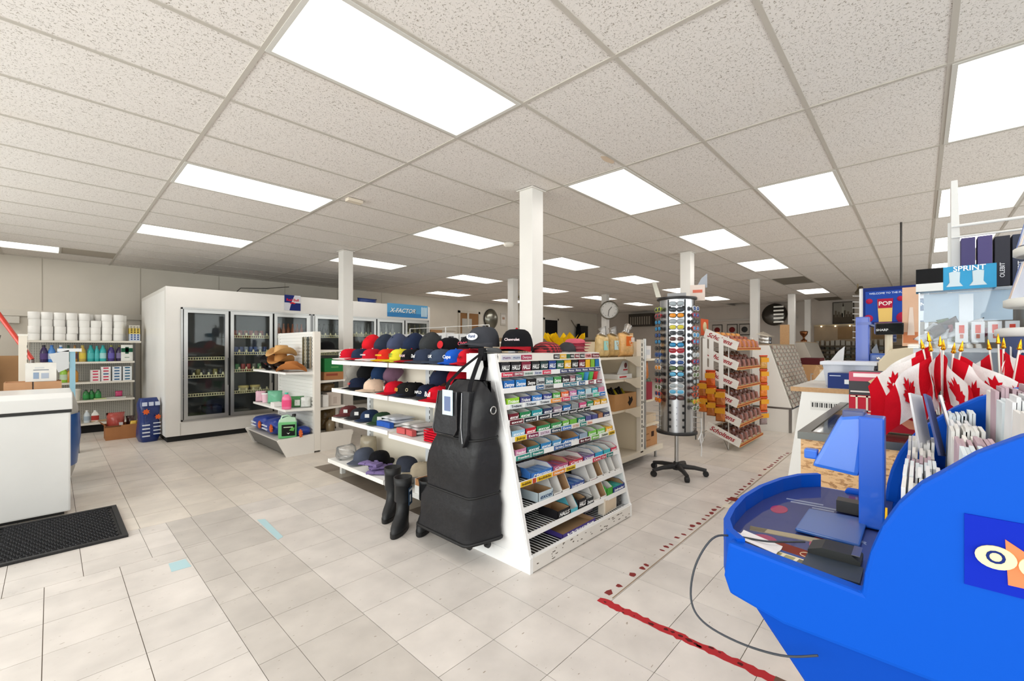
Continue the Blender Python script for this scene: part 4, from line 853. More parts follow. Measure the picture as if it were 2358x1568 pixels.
# top shelf, front row then back row:  px, x, colour, brim, logo, logo colour, label
for (px, x, c, b, lg, lc, l, kw) in (
    (806, 2.10, REDC, S(232, 226, 224), 'C', WH, 'red cap with white brim at the far end of the top cap shelf', {}), (832, 2.15, NAVY, REDC, None, WH, 'small navy cap with red brim beside the white-brimmed red cap', {}),
    (858, 2.10, S(196, 28, 48), S(236, 232, 230), 'CANADA', WH, 'red Canada cap with white brim on the top shelf', {}), (893, 2.10, S(210, 48, 34), S(232, 190, 30), 'HONDA', S(240, 220, 60), 'red orange cap with yellow brim and white letters', {}),
    (922, 2.10, S(226, 214, 60), S(214, 200, 50), 'ST', S(40, 120, 70), 'yellow cap with green letters on the top shelf', {}), (948, 2.10, BLK, S(170, 26, 40), 'RAM', S(220, 190, 196), 'black cap with dark red brim between yellow and navy caps', {}),
    (980, 2.10, S(50, 58, 78), S(66, 70, 84), 'Dad', WH, 'navy cap with grey brim and white badge', {}), (1016, 2.10, S(62, 74, 94), S(60, 70, 88), 'UK', WH, 'slate blue cap with white piping next to the royal blue cap', {}),
    (1050, 2.10, S(30, 90, 196), S(30, 90, 196), 'Cape', WH, 'royal blue cap beside the red cap at the rack end', {}), (1082, 2.08, S(206, 30, 48), S(200, 26, 44), 'Ag', S(90, 16, 26), 'bright red cap next to the candy rack handle straps', {}),
    (862, 2.31, S(214, 30, 42), REDC, None, WH, 'upright red cap with white maple leaf', {'leaf': 1}), (893, 2.31, S(48, 56, 72), NAVY, None, WH, 'plain dark navy cap behind the orange cap', {}),
    (922, 2.31, S(70, 78, 104), NAVY, None, WH, 'denim blue cap behind the yellow cap', {}), (960, 2.31, S(36, 46, 72), BLK, None, WH, 'tall navy cap with gold trim standing behind the black cap', {}), (998, 2.31, S(58, 60, 62), S(60, 62, 64), None, WH, 'dark grey cap behind the slate blue cap', {})):
    back = x > 2.2
    t = cap(l, (x, YX(px, x), Z1 + (.128 if back else 0)), c, b, lg, lc, rz=R(random.uniform(-8, 14)), tilt=(0, R(-40) if back else R(0)), scale=1.12 if back else 1.02)
    if 'leaf' in kw: MB().prism([(0.03 * a, .03 * b_) for a, b_ in ((0, 1), (.25, .55), (.7, .75), (.55, .25), (1, .2), (.55, -.3), (.1, -.35), (.05, -.9), (-.05, -.9), (-.1, -.35), (-.55, -.3), (-1, .2), (-.55, .25), (-.7, .75), (-.25, .55))], 'z', 0, .003).build('leaf_logo', 'matte', t, WH, loc=(-.108, 0, .06), rot=(R(82), 0, R(-90)))
# caps on top of the candy rack end
def big(px, py, x, c, b, lg, lc, l, sc=1.25, rz=0, patch=None, tilt=0.0, zz=1.267, pr=(.03, .03)):
    return cap(l, (x, onX(px, py, x).y, zz), c, b, lg, lc, rz=rz, scale=sc, patch=patch, tilt=(0, tilt), pr=pr, group='large caps on top of the candy rack')
big(1190, 800, 2.27, BLK, S(176, 24, 40), 'Chevrolet', S(236, 220, 224), 'black car-brand cap with red and white brim on the rack top', 1.4, R(30))
big(1114, 800, 2.12, S(64, 66, 72), S(70, 72, 78), 'Ford', S(40, 60, 110), 'dark grey cap with white oval badge on the rack top', 1.3, R(12), patch=S(226, 230, 236), zz=1.297, pr=(.036, .019))
big(1086, 800, 2.40, BLK, S(150, 30, 44), 'CIVIC', S(220, 90, 110), 'black cap with pink letters and white flame stripes', 1.2, R(14), zz=1.257); big(1036, 800, 2.40, BLK, S(30, 30, 34), None, WH, 'black cap with red round emblem and white flames', 1.12, R(8), patch=S(206, 44, 50), zz=1.257)
t = big(1130, 806, 1.99, S(88, 90, 92), S(96, 98, 98), None, WH, 'grey cap lying flat at the rack edge under the others', 1.0, R(35)); t.location.z = 1.266; t.scale = (.9, .9, .3)
# second shelf
for (px, x, c, b, lg, lc, l, up) in (
    (826, 2.10, S(30, 38, 60), BLK, 'NY', S(200, 60, 50), 'dark navy cap with red flower emblem on the second cap shelf', 0), (862, 2.10, S(226, 198, 176), S(214, 192, 170), None, WH, 'plain beige cap on the second cap shelf', 0), (910, 2.10, S(206, 24, 44), S(190, 20, 40), 'V', WH, 'red cap with white swoosh on the second cap shelf', 0),
    (938, 2.10, S(34, 34, 34), S(48, 56, 80), 'RB', S(230, 160, 60), 'black cap with colourful bird emblem and blue brim', 0), (957, 2.14, S(26, 26, 26), BLK, 'O', S(190, 180, 150), 'black cap with ring on its brim', 0), (985, 2.10, S(32, 40, 62), S(60, 60, 62), 'NFLD', WH, 'navy cap with block white letters on the second shelf', 0), (1012, 2.06, S(206, 20, 40), S(196, 18, 38), 'Bull', WH, 'red cap with white bulldog print beside the hanging black bag', 0),
    (822, 2.33, S(150, 146, 140), S(130, 126, 120), None, WH, 'light grey upright cap at the far end of the second shelf', 1), (850, 2.33, S(28, 28, 30), BLK, None, WH, 'tall black cap standing behind the beige cap', 1), (882, 2.33, S(38, 60, 96), S(36, 56, 90), None, WH, 'tall blue cap standing behind the red cap', 1), (912, 2.33, S(120, 90, 110), S(110, 80, 100), 'USA', WH, 'faded purple patterned cap on the second shelf', 1),
    (1022, 2.33, S(44, 52, 76), S(90, 60, 50), None, WH, 'navy and brown camouflage cap standing at the back', 1), (1058, 2.33, S(196, 20, 40), REDC, None, WH, 'red upright cap behind the bag straps', 1)):
    cap(l, (x, YX(px, x), Z2 + (.122 if up else 0)), c, b, lg, lc, rz=R(random.uniform(-6, 16)), tilt=(0, R(-42) if up else 0), scale=1.05 if up else 1.0)
# third shelf: packed caps, shoe-cover packs, red pile
for (px, c, l) in ((803, S(110, 58, 60), 'folded maroon cap with tag on the third shelf'), (828, S(54, 54, 58), 'folded charcoal cap with white tag on the third shelf'), (852, S(44, 60, 92), 'folded navy cap on the third shelf'), (880, S(52, 78, 56), 'folded dark green cap in plastic on the third shelf')):
    t = cap(l, (2.15, YX(px, 2.15), Z3), c, c, None, WH, rz=R(18), scale=1.0); t.scale = (1.05, .95, .85); MB().box(-.1, -.03, .05, -.096, .012, .09).build('price_tag', 'card', t, S(226, 226, 224), rot=(0, 0, R(25)))
for k, (px, c, l) in enumerate(((925, S(220, 222, 226), 'white glove pack with blue header card'), (915, S(206, 210, 220), 'white and blue glove pack lying flat at the shelf middle'), (938, S(224, 222, 220), 'white glove pack stacked over its neighbours'), (948, S(206, 200, 200), 'grey and white glove pack against the back panel'))):
    t = thing('glove_pack', l, 'glove pack', (2.2, (3.58, 3.44, 3.24, 3.08)[k], Z3 + (-.021 if k > 1 else .001)), 0, 'packed gloves', rot=(0, 0, R((8, -4, 5, -8)[k])))
    for j in range(3): inst(pillow_mesh(.12, .22, .03, 'vinyl'), 'glove', t, c if j else S(236, 236, 236), (.10, .004 * j, .018 + .028 * j), (R(-90), 0, R(90)))
    MB().box(-.16, -.055, .004, -.12, .055, .05).build('header_card', 'card', t, S(36, 86, 176) if k < 2 else S(200, 90, 90))
t = thing('folded_cloth_pile', 'pile of folded bright red cloths on the third shelf', 'cloth', (2.14, 2.70, Z3 - .016))
for k in range(5): MB().grid(lambda u, v, k=k: (-.13 + .26 * u, -.15 + .30 * v, .012 + k * .019 + .006 * math.sin(9 * u + 4 * v + k) + .018 * (v - .5) ** 2), 8, 8).grid(lambda u, v, k=k: (-.13 + .26 * u, -.15 + .30 * v, .0 + k * .019 + .004 * math.sin(9 * u + 4 * v + k)), 8, 8).grid(lambda u, v, k=k: (-.13, -.15 + .30 * u, .001 + k * .019 + v * .012), 8, 1).build('cloth', 'fabric', t, S(206, 22, 44))
pouch('black packet at the near end of the third shelf', (2.08, 2.46, Z3 - .02), .2, .1, .14, S(26, 26, 30), 'vinyl', rz=R(-90), name='packet', cat='packet')
# bottom shelf
pouch('crumpled clear plastic bag at the far end of the bottom shelf', (2.07, 4.28, Z4), .2, .14, .2, S(220, 222, 222), 'plasticbag', rz=.4, name='plastic_bag', cat='bag'); pouch('beige cloth bag at the back of the bottom shelf', (2.31, 4.27, Z4), .2, .2, .14, S(176, 164, 142), 'vinyl', rz=-1.2, name='cloth_bag', cat='bag')
cap('grey blue cap with long brim on the bottom shelf', (2.13, 4.02, Z4 + .001), S(84, 90, 106), S(90, 96, 112), None, WH, rz=R(20), scale=1.15); cap('black cap lying tilted on the bottom shelf pile', (2.16, 3.78, Z4 + .001), S(26, 26, 30), BLK, None, WH, rz=R(-150), scale=1.2); cap('dark grey denim cap on the bottom shelf', (2.26, 3.47, Z4 + .001), S(58, 62, 74), S(58, 62, 74), None, WH, rz=R(120), scale=1.05)
cap('beige military cap with white tag on the bottom shelf', (2.22, 3.15, Z4 + .001), S(184, 170, 148), S(176, 164, 142), None, WH, rz=R(-60), scale=1.15); pouch('navy glove bundle under the caps', (2.04, 3.66, Z4), .1, .06, .08, S(34, 40, 60), 'vinyl', rz=-1.2, name='glove_bundle', cat='gloves')
def glove(label, loc, col, rz):
    t = thing('work_glove', label, 'glove', loc, rz, 'loose gloves'); inst(pillow_mesh(.10, .12, .03, 'fabric'), 'palm', t, col, (0, 0, .017), (R(-90), 0, 0))
    for k in range(4): MB().tube([(-.036 + .024 * k, .105, .018), (-.042 + .028 * k, .15, .022), (-.046 + .031 * k, .19 - .012 * abs(k - 1.5), .016)], [.013, .012, .008], 8).build('finger', 'fabric', t, col)
    MB().tube([(.045, .03, .018), (.08, .07, .02), (.085, .1, .016)], [.014, .012, .009], 8).build('thumb', 'fabric', t, col); MB().box(-.045, -.03, .004, .045, .01, .03).build('cuff', 'fabric', t, col)
for k, (x, y, r_) in enumerate(((2.06, 3.48, 40), (2.13, 3.55, 70), (2.02, 3.58, 20))): glove('purple knitted glove in the loose pile on the bottom shelf', (x, y, Z4 + .001 + .03 * k), S(128, 112, 160), R(r_))
for k, (x, y, r_) in enumerate(((2.08, 3.12, 80), (2.04, 3.02, 60))): glove('grey and white patterned glove beside the carton', (x, y, Z4 + .001 + .03 * k), S(120, 120, 118), R(r_))
t = thing('cardboard_box', 'white and brown open carton at the near end of the bottom shelf', 'box', (2.13, 2.72, Z4)); open_box(t, (.34, .34, .11), S(190, 140, 98), flaps=False, lip=.06)
for a in (-.172,): MB().box(a - .003, -.17, 0, a, .17, .06).build('outer_face', 'card', t, S(240, 240, 238)); MB().box(-.17, .17, 0, .17, .174, .11).build('outer_face', 'card', t, S(240, 240, 238))
inst(pillow_mesh(.2, .16, .05, 'vinyl'), 'contents', t, S(190, 206, 226), (-.05, -.05, .02), (R(-80), 0, .4))
pouch('blue plastic packet behind the open carton', (2.36, 2.85, Z4), .12, .14, .06, S(40, 120, 200), 'vinyl', rz=-1.0, name='packet', cat='packet')
# ================================================================ ROLLING BAG AND BOOTS
bg = thing('rolling_duffel_bag', 'tall black expandable wheeled duffel bag hanging on the candy rack side', 'bag', (0, 0, 0))
def bagring(z, x0, x1, y0, y1, n=5, rd=.05):
    pts = []; r_ = rd
    for (cx, cy, a0) in ((x1 - r_, y1 - r_, 0), (x0 + r_, y1 - r_, 90), (x0 + r_, y0 + r_, 180), (x1 - r_, y0 + r_, 270)):
        for k in range(n): a = R(a0 + 90 * k / (n - 1)); pts.append((cx + r_ * math.cos(a), cy + r_ * math.sin(a), z))
    return pts
def bdim(z): f = (z - .12) / .98; return (1.69 + .03 * f, 1.862 + .003 * f, 1.965 - .095 * f, 2.47 - .22 * f)
rings = []
for k in range(15):
    z = .12 + .98 * k / 14; x0, x1, y0, y1 = bdim(z); pinch = .010 if k in (4, 9) else (-.006 + .006 * math.sin(k * 1.7)); sh = .0 if k < 13 else (.02 if k == 13 else .07)
    rg = bagring(z, x0 + pinch + sh, x1 - sh * .4, y0 + pinch + sh, y1 - pinch - sh, rd=.03 if k < 9 else .055)
    f = (z - .12) / .98
    rings.append([(p[0], p[1] - (p[0] - x0) / (x1 - x0) * (.14 - .11 * f) * (1 if p[1] < (y0 + y1) / 2 else .2), p[2] + (.05 * (p[0] - x0) / (x1 - x0) * (1 - f)) - (.025 * (1 - abs(p[1] - (y0 + y1) / 2) / (y1 - y0) * 2) if 0 < k < 12 else 0)) for p in rg])
MB().loft(rings).build('body', 'nylon', bg, S(22, 22, 26))
for k in (4, 9):
    MB().tube([(p[0] - .004 * (1 if p[0] < 1.77 else -1), p[1], p[2]) for p in rings[k]], .0075, 6, closed=True).build('zipper', 'rubber', bg, S(20, 20, 22))
MB().tube(rings[0], .011, 6, closed=True).build('piping', 'rubber', bg, S(18, 18, 20))
# front pockets (on the -x face)
def onbag(y, z, d=.0): x0 = bdim(z)[0]; return (x0 - d, y, z)
pk = [(2.24, 1.03), (2.06, 1.03), (2.05, .80), (2.08, .76), (2.27, .76), (2.29, .79)]
p = MB(); p.add([onbag(y, z, .022) for y, z in pk] + [onbag(y, z, -.02) for y, z in pk], [tuple(range(6)), tuple(range(11, 5, -1))] + [(i, (i + 1) % 6, 6 + (i + 1) % 6, 6 + i) for i in range(6)])
po = p.build('front_pocket', 'nylon', bg, S(34, 35, 39), bevel=.008); MB().tube([onbag(y, z, .024) for y, z in pk[1:] + pk[:1]], .004, 6).build('zipper', 'metal', po, S(90, 90, 92))
pk = [(2.01, 1.04), (1.94, 1.04), (1.95, .78), (1.99, .70), (2.03, .74)]
p = MB(); p.add([onbag(y, z, .03) for y, z in pk] + [onbag(y, z, -.02) for y, z in pk], [tuple(range(5)), tuple(range(9, 4, -1))] + [(i, (i + 1) % 5, 5 + (i + 1) % 5, 5 + i) for i in range(5)])
po = p.build('side_pocket', 'nylon', bg, S(32, 33, 37), bevel=.008); MB().tube([onbag(2.0, 1.03, .033), onbag(2.0, .82, .033), onbag(1.985, .73, .033)], .004, 6).build('zipper', 'metal', po, S(150, 150, 152))
for (ya, yb) in ((2.17, 2.02), (1.96, 2.00)):
    pts = [Vector((1.697, ya, .98)), Vector((1.715, ya, 1.08)), Vector((1.78, (ya + yb) / 2, 1.18)), Vector((1.855, 2.01, 1.268)), Vector((1.875, 2.01, 1.283)), Vector((1.875, 1.995, 1.18)), Vector((1.84, yb - .02, 1.09))]
    MB().loft([[(p.x, p.y - .018, p.z), (p.x + .005, p.y - .018, p.z + .003), (p.x + .005, p.y + .018, p.z + .003), (p.x, p.y + .018, p.z)] for p in pts], smooth=False).build('carry_strap', 'fabric', bg, S(26, 26, 29))
MB().box(1.846, 1.985, 1.22, 1.872, 2.035, 1.30).build('strap_wrap', 'fabric', bg, S(30, 30, 33), bevel=.006)
hk = MB().tube([(1.872, 2.01, 1.262), (1.872, 2.01, 1.285), (1.90, 2.01, 1.29)], .004, 6).build('hook', 'metal', bg, S(170, 170, 170))
tg = MB().box(1.682, 2.085, .885, 1.685, 2.185, 1.04).build('hang_tag', 'card', bg, S(206, 226, 232)); MB().box(1.6805, 2.105, .91, 1.682, 2.165, 1.0).build('tag_picture', 'matte', tg, S(110, 124, 160)); MB().tube([(1.684, 2.135, 1.035), (1.70, 2.13, 1.07)], .0015, 4).build('tag_string', 'matte', tg, S(220, 220, 220))
MB().tube([(1.80 + .022 * math.cos(a), 1.848, .93 + .022 * math.sin(a)) for a in [2 * math.pi * k / 16 for k in range(16)]], .004, 6, closed=True).build('ring', 'metal', bg, S(200, 200, 200))
for (x, y) in ((1.735, 1.99), (1.83, 1.93), (1.735, 2.42), (1.83, 2.40)): MB().cyl((x, y - .012, .10), (x, y + .012, .10), .02, n=14).box(x - .01, y - .014, .10, x + .01, y + .014, .15).build('wheel', 'rubber', bg, S(22, 22, 24))
def boot(label, loc, rz, h=.37):
    t = thing('rubber_boot', label, 'boot', loc, rz, 'black rubber boots'); rings = []
    for (cx, rx, ry, z) in ((-.02, .135, .047, .03), (-.02, .132, .048, .055), (-.005, .115, .046, .08), (.025, .082, .044, .105), (.04, .062, .044, .14), (.045, .055, .045, .19), (.045, .060, .055, .26), (.045, .066, .062, .32), (.042, .069, .065, h)):
        rings.append([(cx + rx * math.cos(a), ry * math.sin(a), z) for a in [2 * math.pi * k / 20 for k in range(20)]])
    inner = [[(.042 + .063 * math.cos(a), .059 * math.sin(a), z) for a in [2 * math.pi * k / 20 for k in range(20)]] for z in (h, .2)]
    MB().loft(rings + inner, caps=True).build('shaft', 'rubber', t, S(34, 35, 37))
    MB().prism([(-.02 + .14 * math.cos(a) * (1 if math.cos(a) < 0 else .95), .05 * math.sin(a)) for a in [2 * math.pi * k / 22 for k in range(22)]], 'z', 0, .03).build('sole', 'rubber', t, S(20, 20, 21), bevel=.003)
    return t
b1 = boot('black rubber boot with blue hang tag beside the duffel bag', (1.71, 2.70, 0), R(38)); g = MB().box(-.035, -.072, .19, .035, -.069, .31).build('hang_tag', 'card', b1, S(30, 60, 90)); MB().box(-.02, -.073, .21, .005, -.0722, .26).build('tag_picture', 'matte', g, S(225, 232, 238)); MB().box(-.03, -.0735, .285, .03, -.0722, .30).build('tag_band', 'matte', g, S(230, 236, 240))
boot('black rubber boot standing just behind the tagged one', (1.80, 2.98, 0), R(42)); boot('black rubber boot half hidden by the duffel bag', (1.852, 2.60, 0), R(38), .34)
# ================================================================ CANDY RACK
RX0, RX1, RYB = 1.885, 3.08, 2.19
RK = (1.925 - 1.64) / (1.262 - .10)
def ry(z): return 1.925 - (1.262 - z) * RK
cr = thing('candy_rack', 'white slanted wire-shelf rack full of gum and candy boxes', 'display rack', (0, 0, 0))
for x in (RX0, RX1 - .022):
    MB().prism([(1.63, .0), (RYB, .0), (RYB, 1.262), (ry(1.262), 1.262), (1.64, .10), (1.63, .09)], 'x', x, x + .022).build('side_panel', 'wornpaint', cr, S(240, 240, 240))
MB().prism([(1.66, .16), (RYB - .03, .16), (RYB - .03, 1.20), (ry(1.2) + .04, 1.20)], 'x', RX0 - .004, RX0).build('side_inset', 'paint', cr, S(236, 236, 236))
MB().box(RX0 - .004, 1.63, 0, RX0, RYB, .085).build('base_side', 'paint', cr, S(244, 244, 244))
MB().box(RX0 + .022, RYB - .012, .05, RX1 - .022, RYB, 1.26).build('back_panel', 'paint', cr, S(186, 184, 180)); MB().box(RX0 + .022, ry(1.262), 1.25, RX1 - .022, RYB, 1.265).build('top_board', 'paint', cr, S(238, 236, 232))
MB().box(RX0 + .022, 1.63, 0.005, RX1 - .022, 1.645, .085).build('base_front', 'wornpaint', cr, S(228, 224, 218)); MB().box(RX0 + .022, 1.655, .015, RX1 - .022, RYB - .012, .03).build('base_floor', 'matte', cr, S(70, 66, 60))
# scuff marks with a shape of their own
random.seed(21)
for k in range(34):
    x = random.uniform(1.92, 3.04); z = random.uniform(.015, .08); w_ = random.uniform(.004, .03); MB().prism([(x + w_ * math.cos(a) * random.uniform(.4, 1), z + .0045 * math.sin(a) * random.uniform(.3, 1)) for a in [6.283 * i / 8 for i in range(8)]], 'y', 1.6292, 1.6302).build('scuff', 'matte', cr, S(96, 88, 78))
LIPS = [1.148, 1.050, .952, .859, .760, .650, .500, .357, .217, .100]
TILT = 0.10
SHELFZ = []
for i, z in enumerate(LIPS):
    yf = ry(z); so = MB().prism([(yf - .004, z - .032), (yf + .004, z - .032), (yf + .004, z), (yf - .004, z)], 'x', RX0 + .022, RX1 - .022).build('shelf_lip', 'paint', cr, S(240, 240, 240))
    zb = z - .012; yb = RYB - .02; SHELFZ.append((yf, zb))
    if i >= 6:
        wm = MB(); n = 40
        for k in range(n): xx = RX0 + .03 + (RX1 - RX0 - .06) * k / (n - 1); wm.box(xx - .0026, yf, zb - .002, xx + .0026, yb, zb + .0015)
        tag(wm.build('wire_grid', 'paint', so, S(244, 244, 244)), None, None, kind='stuff'); MB().box(RX0 + .022, yf + .18, zb - .008, RX1 - .022, yf + .188, zb - .002).build('cross_wire', 'metal', so, S(200, 200, 200))
        if i in (6, 7, 8): MB().box(RX0 + .022, yf + .06, zb - .014, RX1 - .022, yb, zb - .010).build('dark_tray', 'matte', so, S(44, 42, 40))
    else: MB().box(RX0 + .022, yf, zb - .004, RX1 - .022, yb, zb).build('shelf_board', 'paint', so, S(226, 226, 228))
# header strip with price tickets
hs = MB().box(RX0 + .022, ry(1.235) - .012, 1.212, RX1 - .022, ry(1.235) - .004, 1.262).build('header_strip', 'paint', cr, S(232, 226, 218))
def ticket(par, x0, x1, z0, z1, y, c, s=None, sc=(1, 1, 1)):
    t = MB().box(x0, y - .003, z0, x1, y, z1).build('price_ticket', 'card', par, c)
    if s: text(s, t, ((x0 + x1) / 2, y - .0045, (z0 + z1) / 2), FY, wid=(x1 - x0) * .8, h=(z1 - z0) * .75, color=sc)
yh = ry(1.235) - .012
for (a, b, c, s, sc) in ((.01, .10, S(206, 206, 216), 'gum', S(120, 90, 130)), (.105, .19, S(200, 204, 214), 'gum', S(110, 120, 150)), (.195, .30, S(170, 50, 84), 'Dentyne', S(240, 220, 226)), (.54, .61, S(24, 20, 22), 'HALLS', WH), (.615, .69, S(226, 176, 40), 'HALLS', S(240, 240, 220)), (.695, .735, S(40, 96, 66), None, WH), (.74, .79, S(24, 22, 24), 'HALLS', WH), (.80, .86, S(120, 24, 40), 'HALLS', WH), (.87, .93, S(22, 20, 22), 'HALLS', WH), (.94, 1.02, S(214, 150, 150), 'Halls', S(120, 30, 40)), (1.03, 1.14, S(110, 30, 44), 'Fisherman', S(236, 214, 214))):
    ticket(hs, RX0 + .03 + a * 1.0, RX0 + .03 + b * 1.0, 1.222, 1.254, yh, c, s, sc)
LT = {0: [(.0, .10, S(206, 52, 80), 'Dentyne', WH), (.105, .20, S(150, 60, 80), 'DENTYNE', WH), (.205, .30, S(206, 210, 206), 'mint', S(60, 110, 90)), (.31, .39, S(206, 208, 216), 'ice', S(70, 90, 140)), (.40, .49, S(206, 60, 90), 'gum', WH)] + [(.60 + .09 * k, .685 + .09 * k, S(60, 66, 110), 'Mentos', WH) for k in range(6)],
      1: [(.30, .38, S(40, 90, 140), 'Dent', WH), (.39, .49, S(150, 150, 150), 'gum', S(50, 50, 60)), (.60, .68, S(60, 120, 140), 'Ice', WH), (.69, .77, S(70, 130, 150), 'Ice', WH), (.80, .88, S(60, 100, 140), 'Ice', WH), (.93, 1.0, S(130, 40, 56), 'Swede', WH), (1.04, 1.12, S(120, 36, 60), 'Mint', WH)],
      2: [(.02, .14, S(220, 226, 230), 'Trident', S(30, 40, 60)), (.16, .28, S(220, 226, 232), 'Trident', S(30, 40, 60)), (.30, .42, S(224, 228, 232), 'Trident', S(30, 40, 60)), (.43, .54, S(230, 150, 60), 'Trident', WH), (.55, .65, S(206, 60, 90), 'Trident', WH), (.66, .75, S(90, 130, 160), 'Trident', WH), (.76, .85, S(40, 120, 116), 'Dent', WH), (.86, .95, S(160, 166, 170), 'gum', S(60, 60, 60)), (.96, 1.04, S(90, 190, 160), 'mint', WH), (1.05, 1.13, S(30, 110, 190), 'mint', WH)],
      3: [(.0, .12, S(96, 20, 34), 'excel', WH), (.13, .25, S(30, 40, 46), 'excel', WH), (.27, .39, S(28, 34, 44), 'excel', WH), (.41, .50, S(26, 34, 50), 'excel', WH), (.51, .60, S(28, 32, 40), 'excel', WH), (.61, .70, S(30, 34, 40), 'excel', WH), (.71, .79, S(24, 26, 28), 'excel', WH), (.80, .88, S(20, 22, 24), 'excel', WH)],
      4: [(.02, .12, S(226, 190, 40), 'Juicy', S(60, 50, 20)), (.13, .24, S(120, 30, 70), 'Extra', WH), (.25, .36, S(214, 206, 216), 'EXTRA', S(150, 110, 140)), (.37, .48, S(40, 60, 80), 'Extra', WH), (.49, .60, S(70, 120, 190), 'Extra', WH), (.61, .70, S(222, 214, 206), 'EXTRA', S(200, 140, 120)), (.71, .79, S(40, 130, 120), 'Extra', WH), (.80, .87, S(232, 214, 200), 'Extra', S(214, 110, 80))],
      5: [(.0, .13, S(50, 140, 130), 'Freedent', WH), (.14, .26, S(46, 130, 124), 'Freedent', WH), (.37, .47, S(60, 100, 160), 'Stride', WH), (.48, .56, S(90, 120, 170), 'Ice', WH), (.66, .80, S(84, 20, 36), 'Big Red', WH), (.82, .92, S(110, 180, 70), 'Mint', WH), (.95, 1.05, S(220, 226, 210), 'Doublemint', S(40, 50, 40)), (1.06, 1.15, S(230, 190, 50), 'Juicyfruit', S(90, 70, 20))],
      6: [(.0, .10, S(226, 186, 40), 'bubble', S(90, 60, 20)), (.11, .14, S(190, 70, 40), None, WH), (.15, .30, S(230, 190, 50), 'bubble', S(90, 60, 20)), (.31, .44, S(226, 140, 50), 'Nerds', WH), (.45, .56, S(230, 196, 60), 'Nestle', S(80, 60, 20)), (.78, .88, S(206, 60, 84), 'Certs', WH), (.89, .96, S(190, 60, 80), 'Clor', WH), (.97, 1.06, S(40, 120, 116), 'Certs', WH)]}
for i, lst in LT.items():
    yf = ry(LIPS[i]) - .004
    par = [c for c in cr.children if c.name.startswith('shelf_lip')][i]
    for (a, b, c, s, sc) in lst: ticket(par, RX0 + .03 + a, RX0 + .03 + b, LIPS[i] - .030, LIPS[i] - .002, yf, c, s, sc)
# candy boxes --------------------------------------------------------------
LIN_W = S(236, 234, 230); LIN_B = S(186, 150, 112)
CN = {}
def colname(c):
    P_ = {'red': (200, 30, 40), 'dark red': (110, 25, 40), 'pink': (220, 110, 150), 'orange': (230, 120, 50), 'yellow': (225, 190, 50), 'lime green': (140, 200, 50), 'green': (50, 150, 70), 'dark green': (25, 85, 60), 'teal': (40, 140, 140), 'light blue': (120, 180, 220), 'blue': (40, 105, 190), 'navy': (40, 50, 95), 'purple': (90, 60, 130), 'black': (28, 28, 32), 'grey': (130, 130, 135), 'white': (230, 230, 230), 'brown': (140, 95, 60)}
    return min(P_, key=lambda k: sum((a - b) ** 2 for a, b in zip(P_[k], c)))
ROWN = ['top', 'second', 'third', 'fourth', 'fifth', 'sixth', 'seventh', 'eighth', 'ninth', 'lowest']
seen = {}
def candy(row, x0, x1, rgb, word, lin='w', h=.055, front=.045, packs=None, depth=.16, wc=(1, 1, 1), kind='tray', dy=.006):
    yf, zb = SHELFZ[row]; c = S(*rgb); w_ = x1 - x0 - .004
    nm = colname(rgb); base = '%s %s on the %s shelf of the candy rack' % (nm, {'tray': 'open candy box', 'deep': 'upright cough drop box', 'card': 'candy display card box', 'flat': 'shallow candy tray'}[kind], ROWN[row])
    if word and len(word) > 2: base = '%s %s lettered %s on the %s candy shelf' % (nm, {'tray': 'candy box', 'deep': 'upright box', 'card': 'display box', 'flat': 'shallow candy tray'}[kind], word, ROWN[row])
    if base in seen:
        base = base.replace(' of the candy rack', '') + ' by the %s one' % seen.get(('prev', row), 'last')
    seen[base] = 1; seen[('prev', row)] = nm
    t = thing('candy_box', base, 'candy box', ((x0 + x1) / 2, yf + dy, zb + .0022), 0, 'candy boxes on the slanted rack')
    d = depth; q = .0025; mb = MB()
    if kind == 'deep':
        mb.box(-w_ / 2, 0, 0, w_ / 2, d, q).box(-w_ / 2, 0, 0, w_ / 2, q, front).box(-w_ / 2, d - q, 0, w_ / 2, d, h)
        for x in (-w_ / 2, w_ / 2 - q): mb.prism([(0, 0), (d, 0), (d, h), (d * .35, h), (0, front)], 'x', x, x + q)
        tr = mb.build('tray', 'card', t, c)
    else:
        mb.box(-w_ / 2, 0, 0, w_ / 2, d, q).box(-w_ / 2, 0, 0, w_ / 2, q, front).box(-w_ / 2, d - q, 0, w_ / 2, d, h)
        for x in (-w_ / 2, w_ / 2 - q): mb.prism([(0, 0), (d, 0), (d, h), (d * .3, h), (0, front)], 'x', x, x + q)
        tr = mb.build('tray', 'card', t, c)
    lc = LIN_W if lin == 'w' else LIN_B
    l = MB().box(-w_ / 2 + q, q, q, w_ / 2 - q, d - q, q + .001).box(-w_ / 2 + q, d - q - .001, q, w_ / 2 - q, d - q, h)
    for x in (-w_ / 2 + q, w_ / 2 - q - .001): l.prism([(q, q), (d - q, q), (d - q, h * .98), (d * .3, h * .98), (q, front * .95)], 'x', x, x + .001)
    l.build('lining', 'card', t, lc)
    if packs:
        pc, n = packs
        for k in range(n):
            pw = (w_ - 2 * q - .004) / n; MB().box(-w_ / 2 + q + .002 + k * pw, .006, q + .002, -w_ / 2 + q + .002 + (k + .88) * pw, d * .75, front * .9).build('pack', 'foil', t, S(*pc[k % len(pc)]))
    if word: text(word, t, (0, -.0012, front * .5), FY, wid=w_ * .82, h=min(front * .6, w_ * .55), color=wc, ital=True)
    return t
X0, X1 = RX0 + .028, RX1 - .028
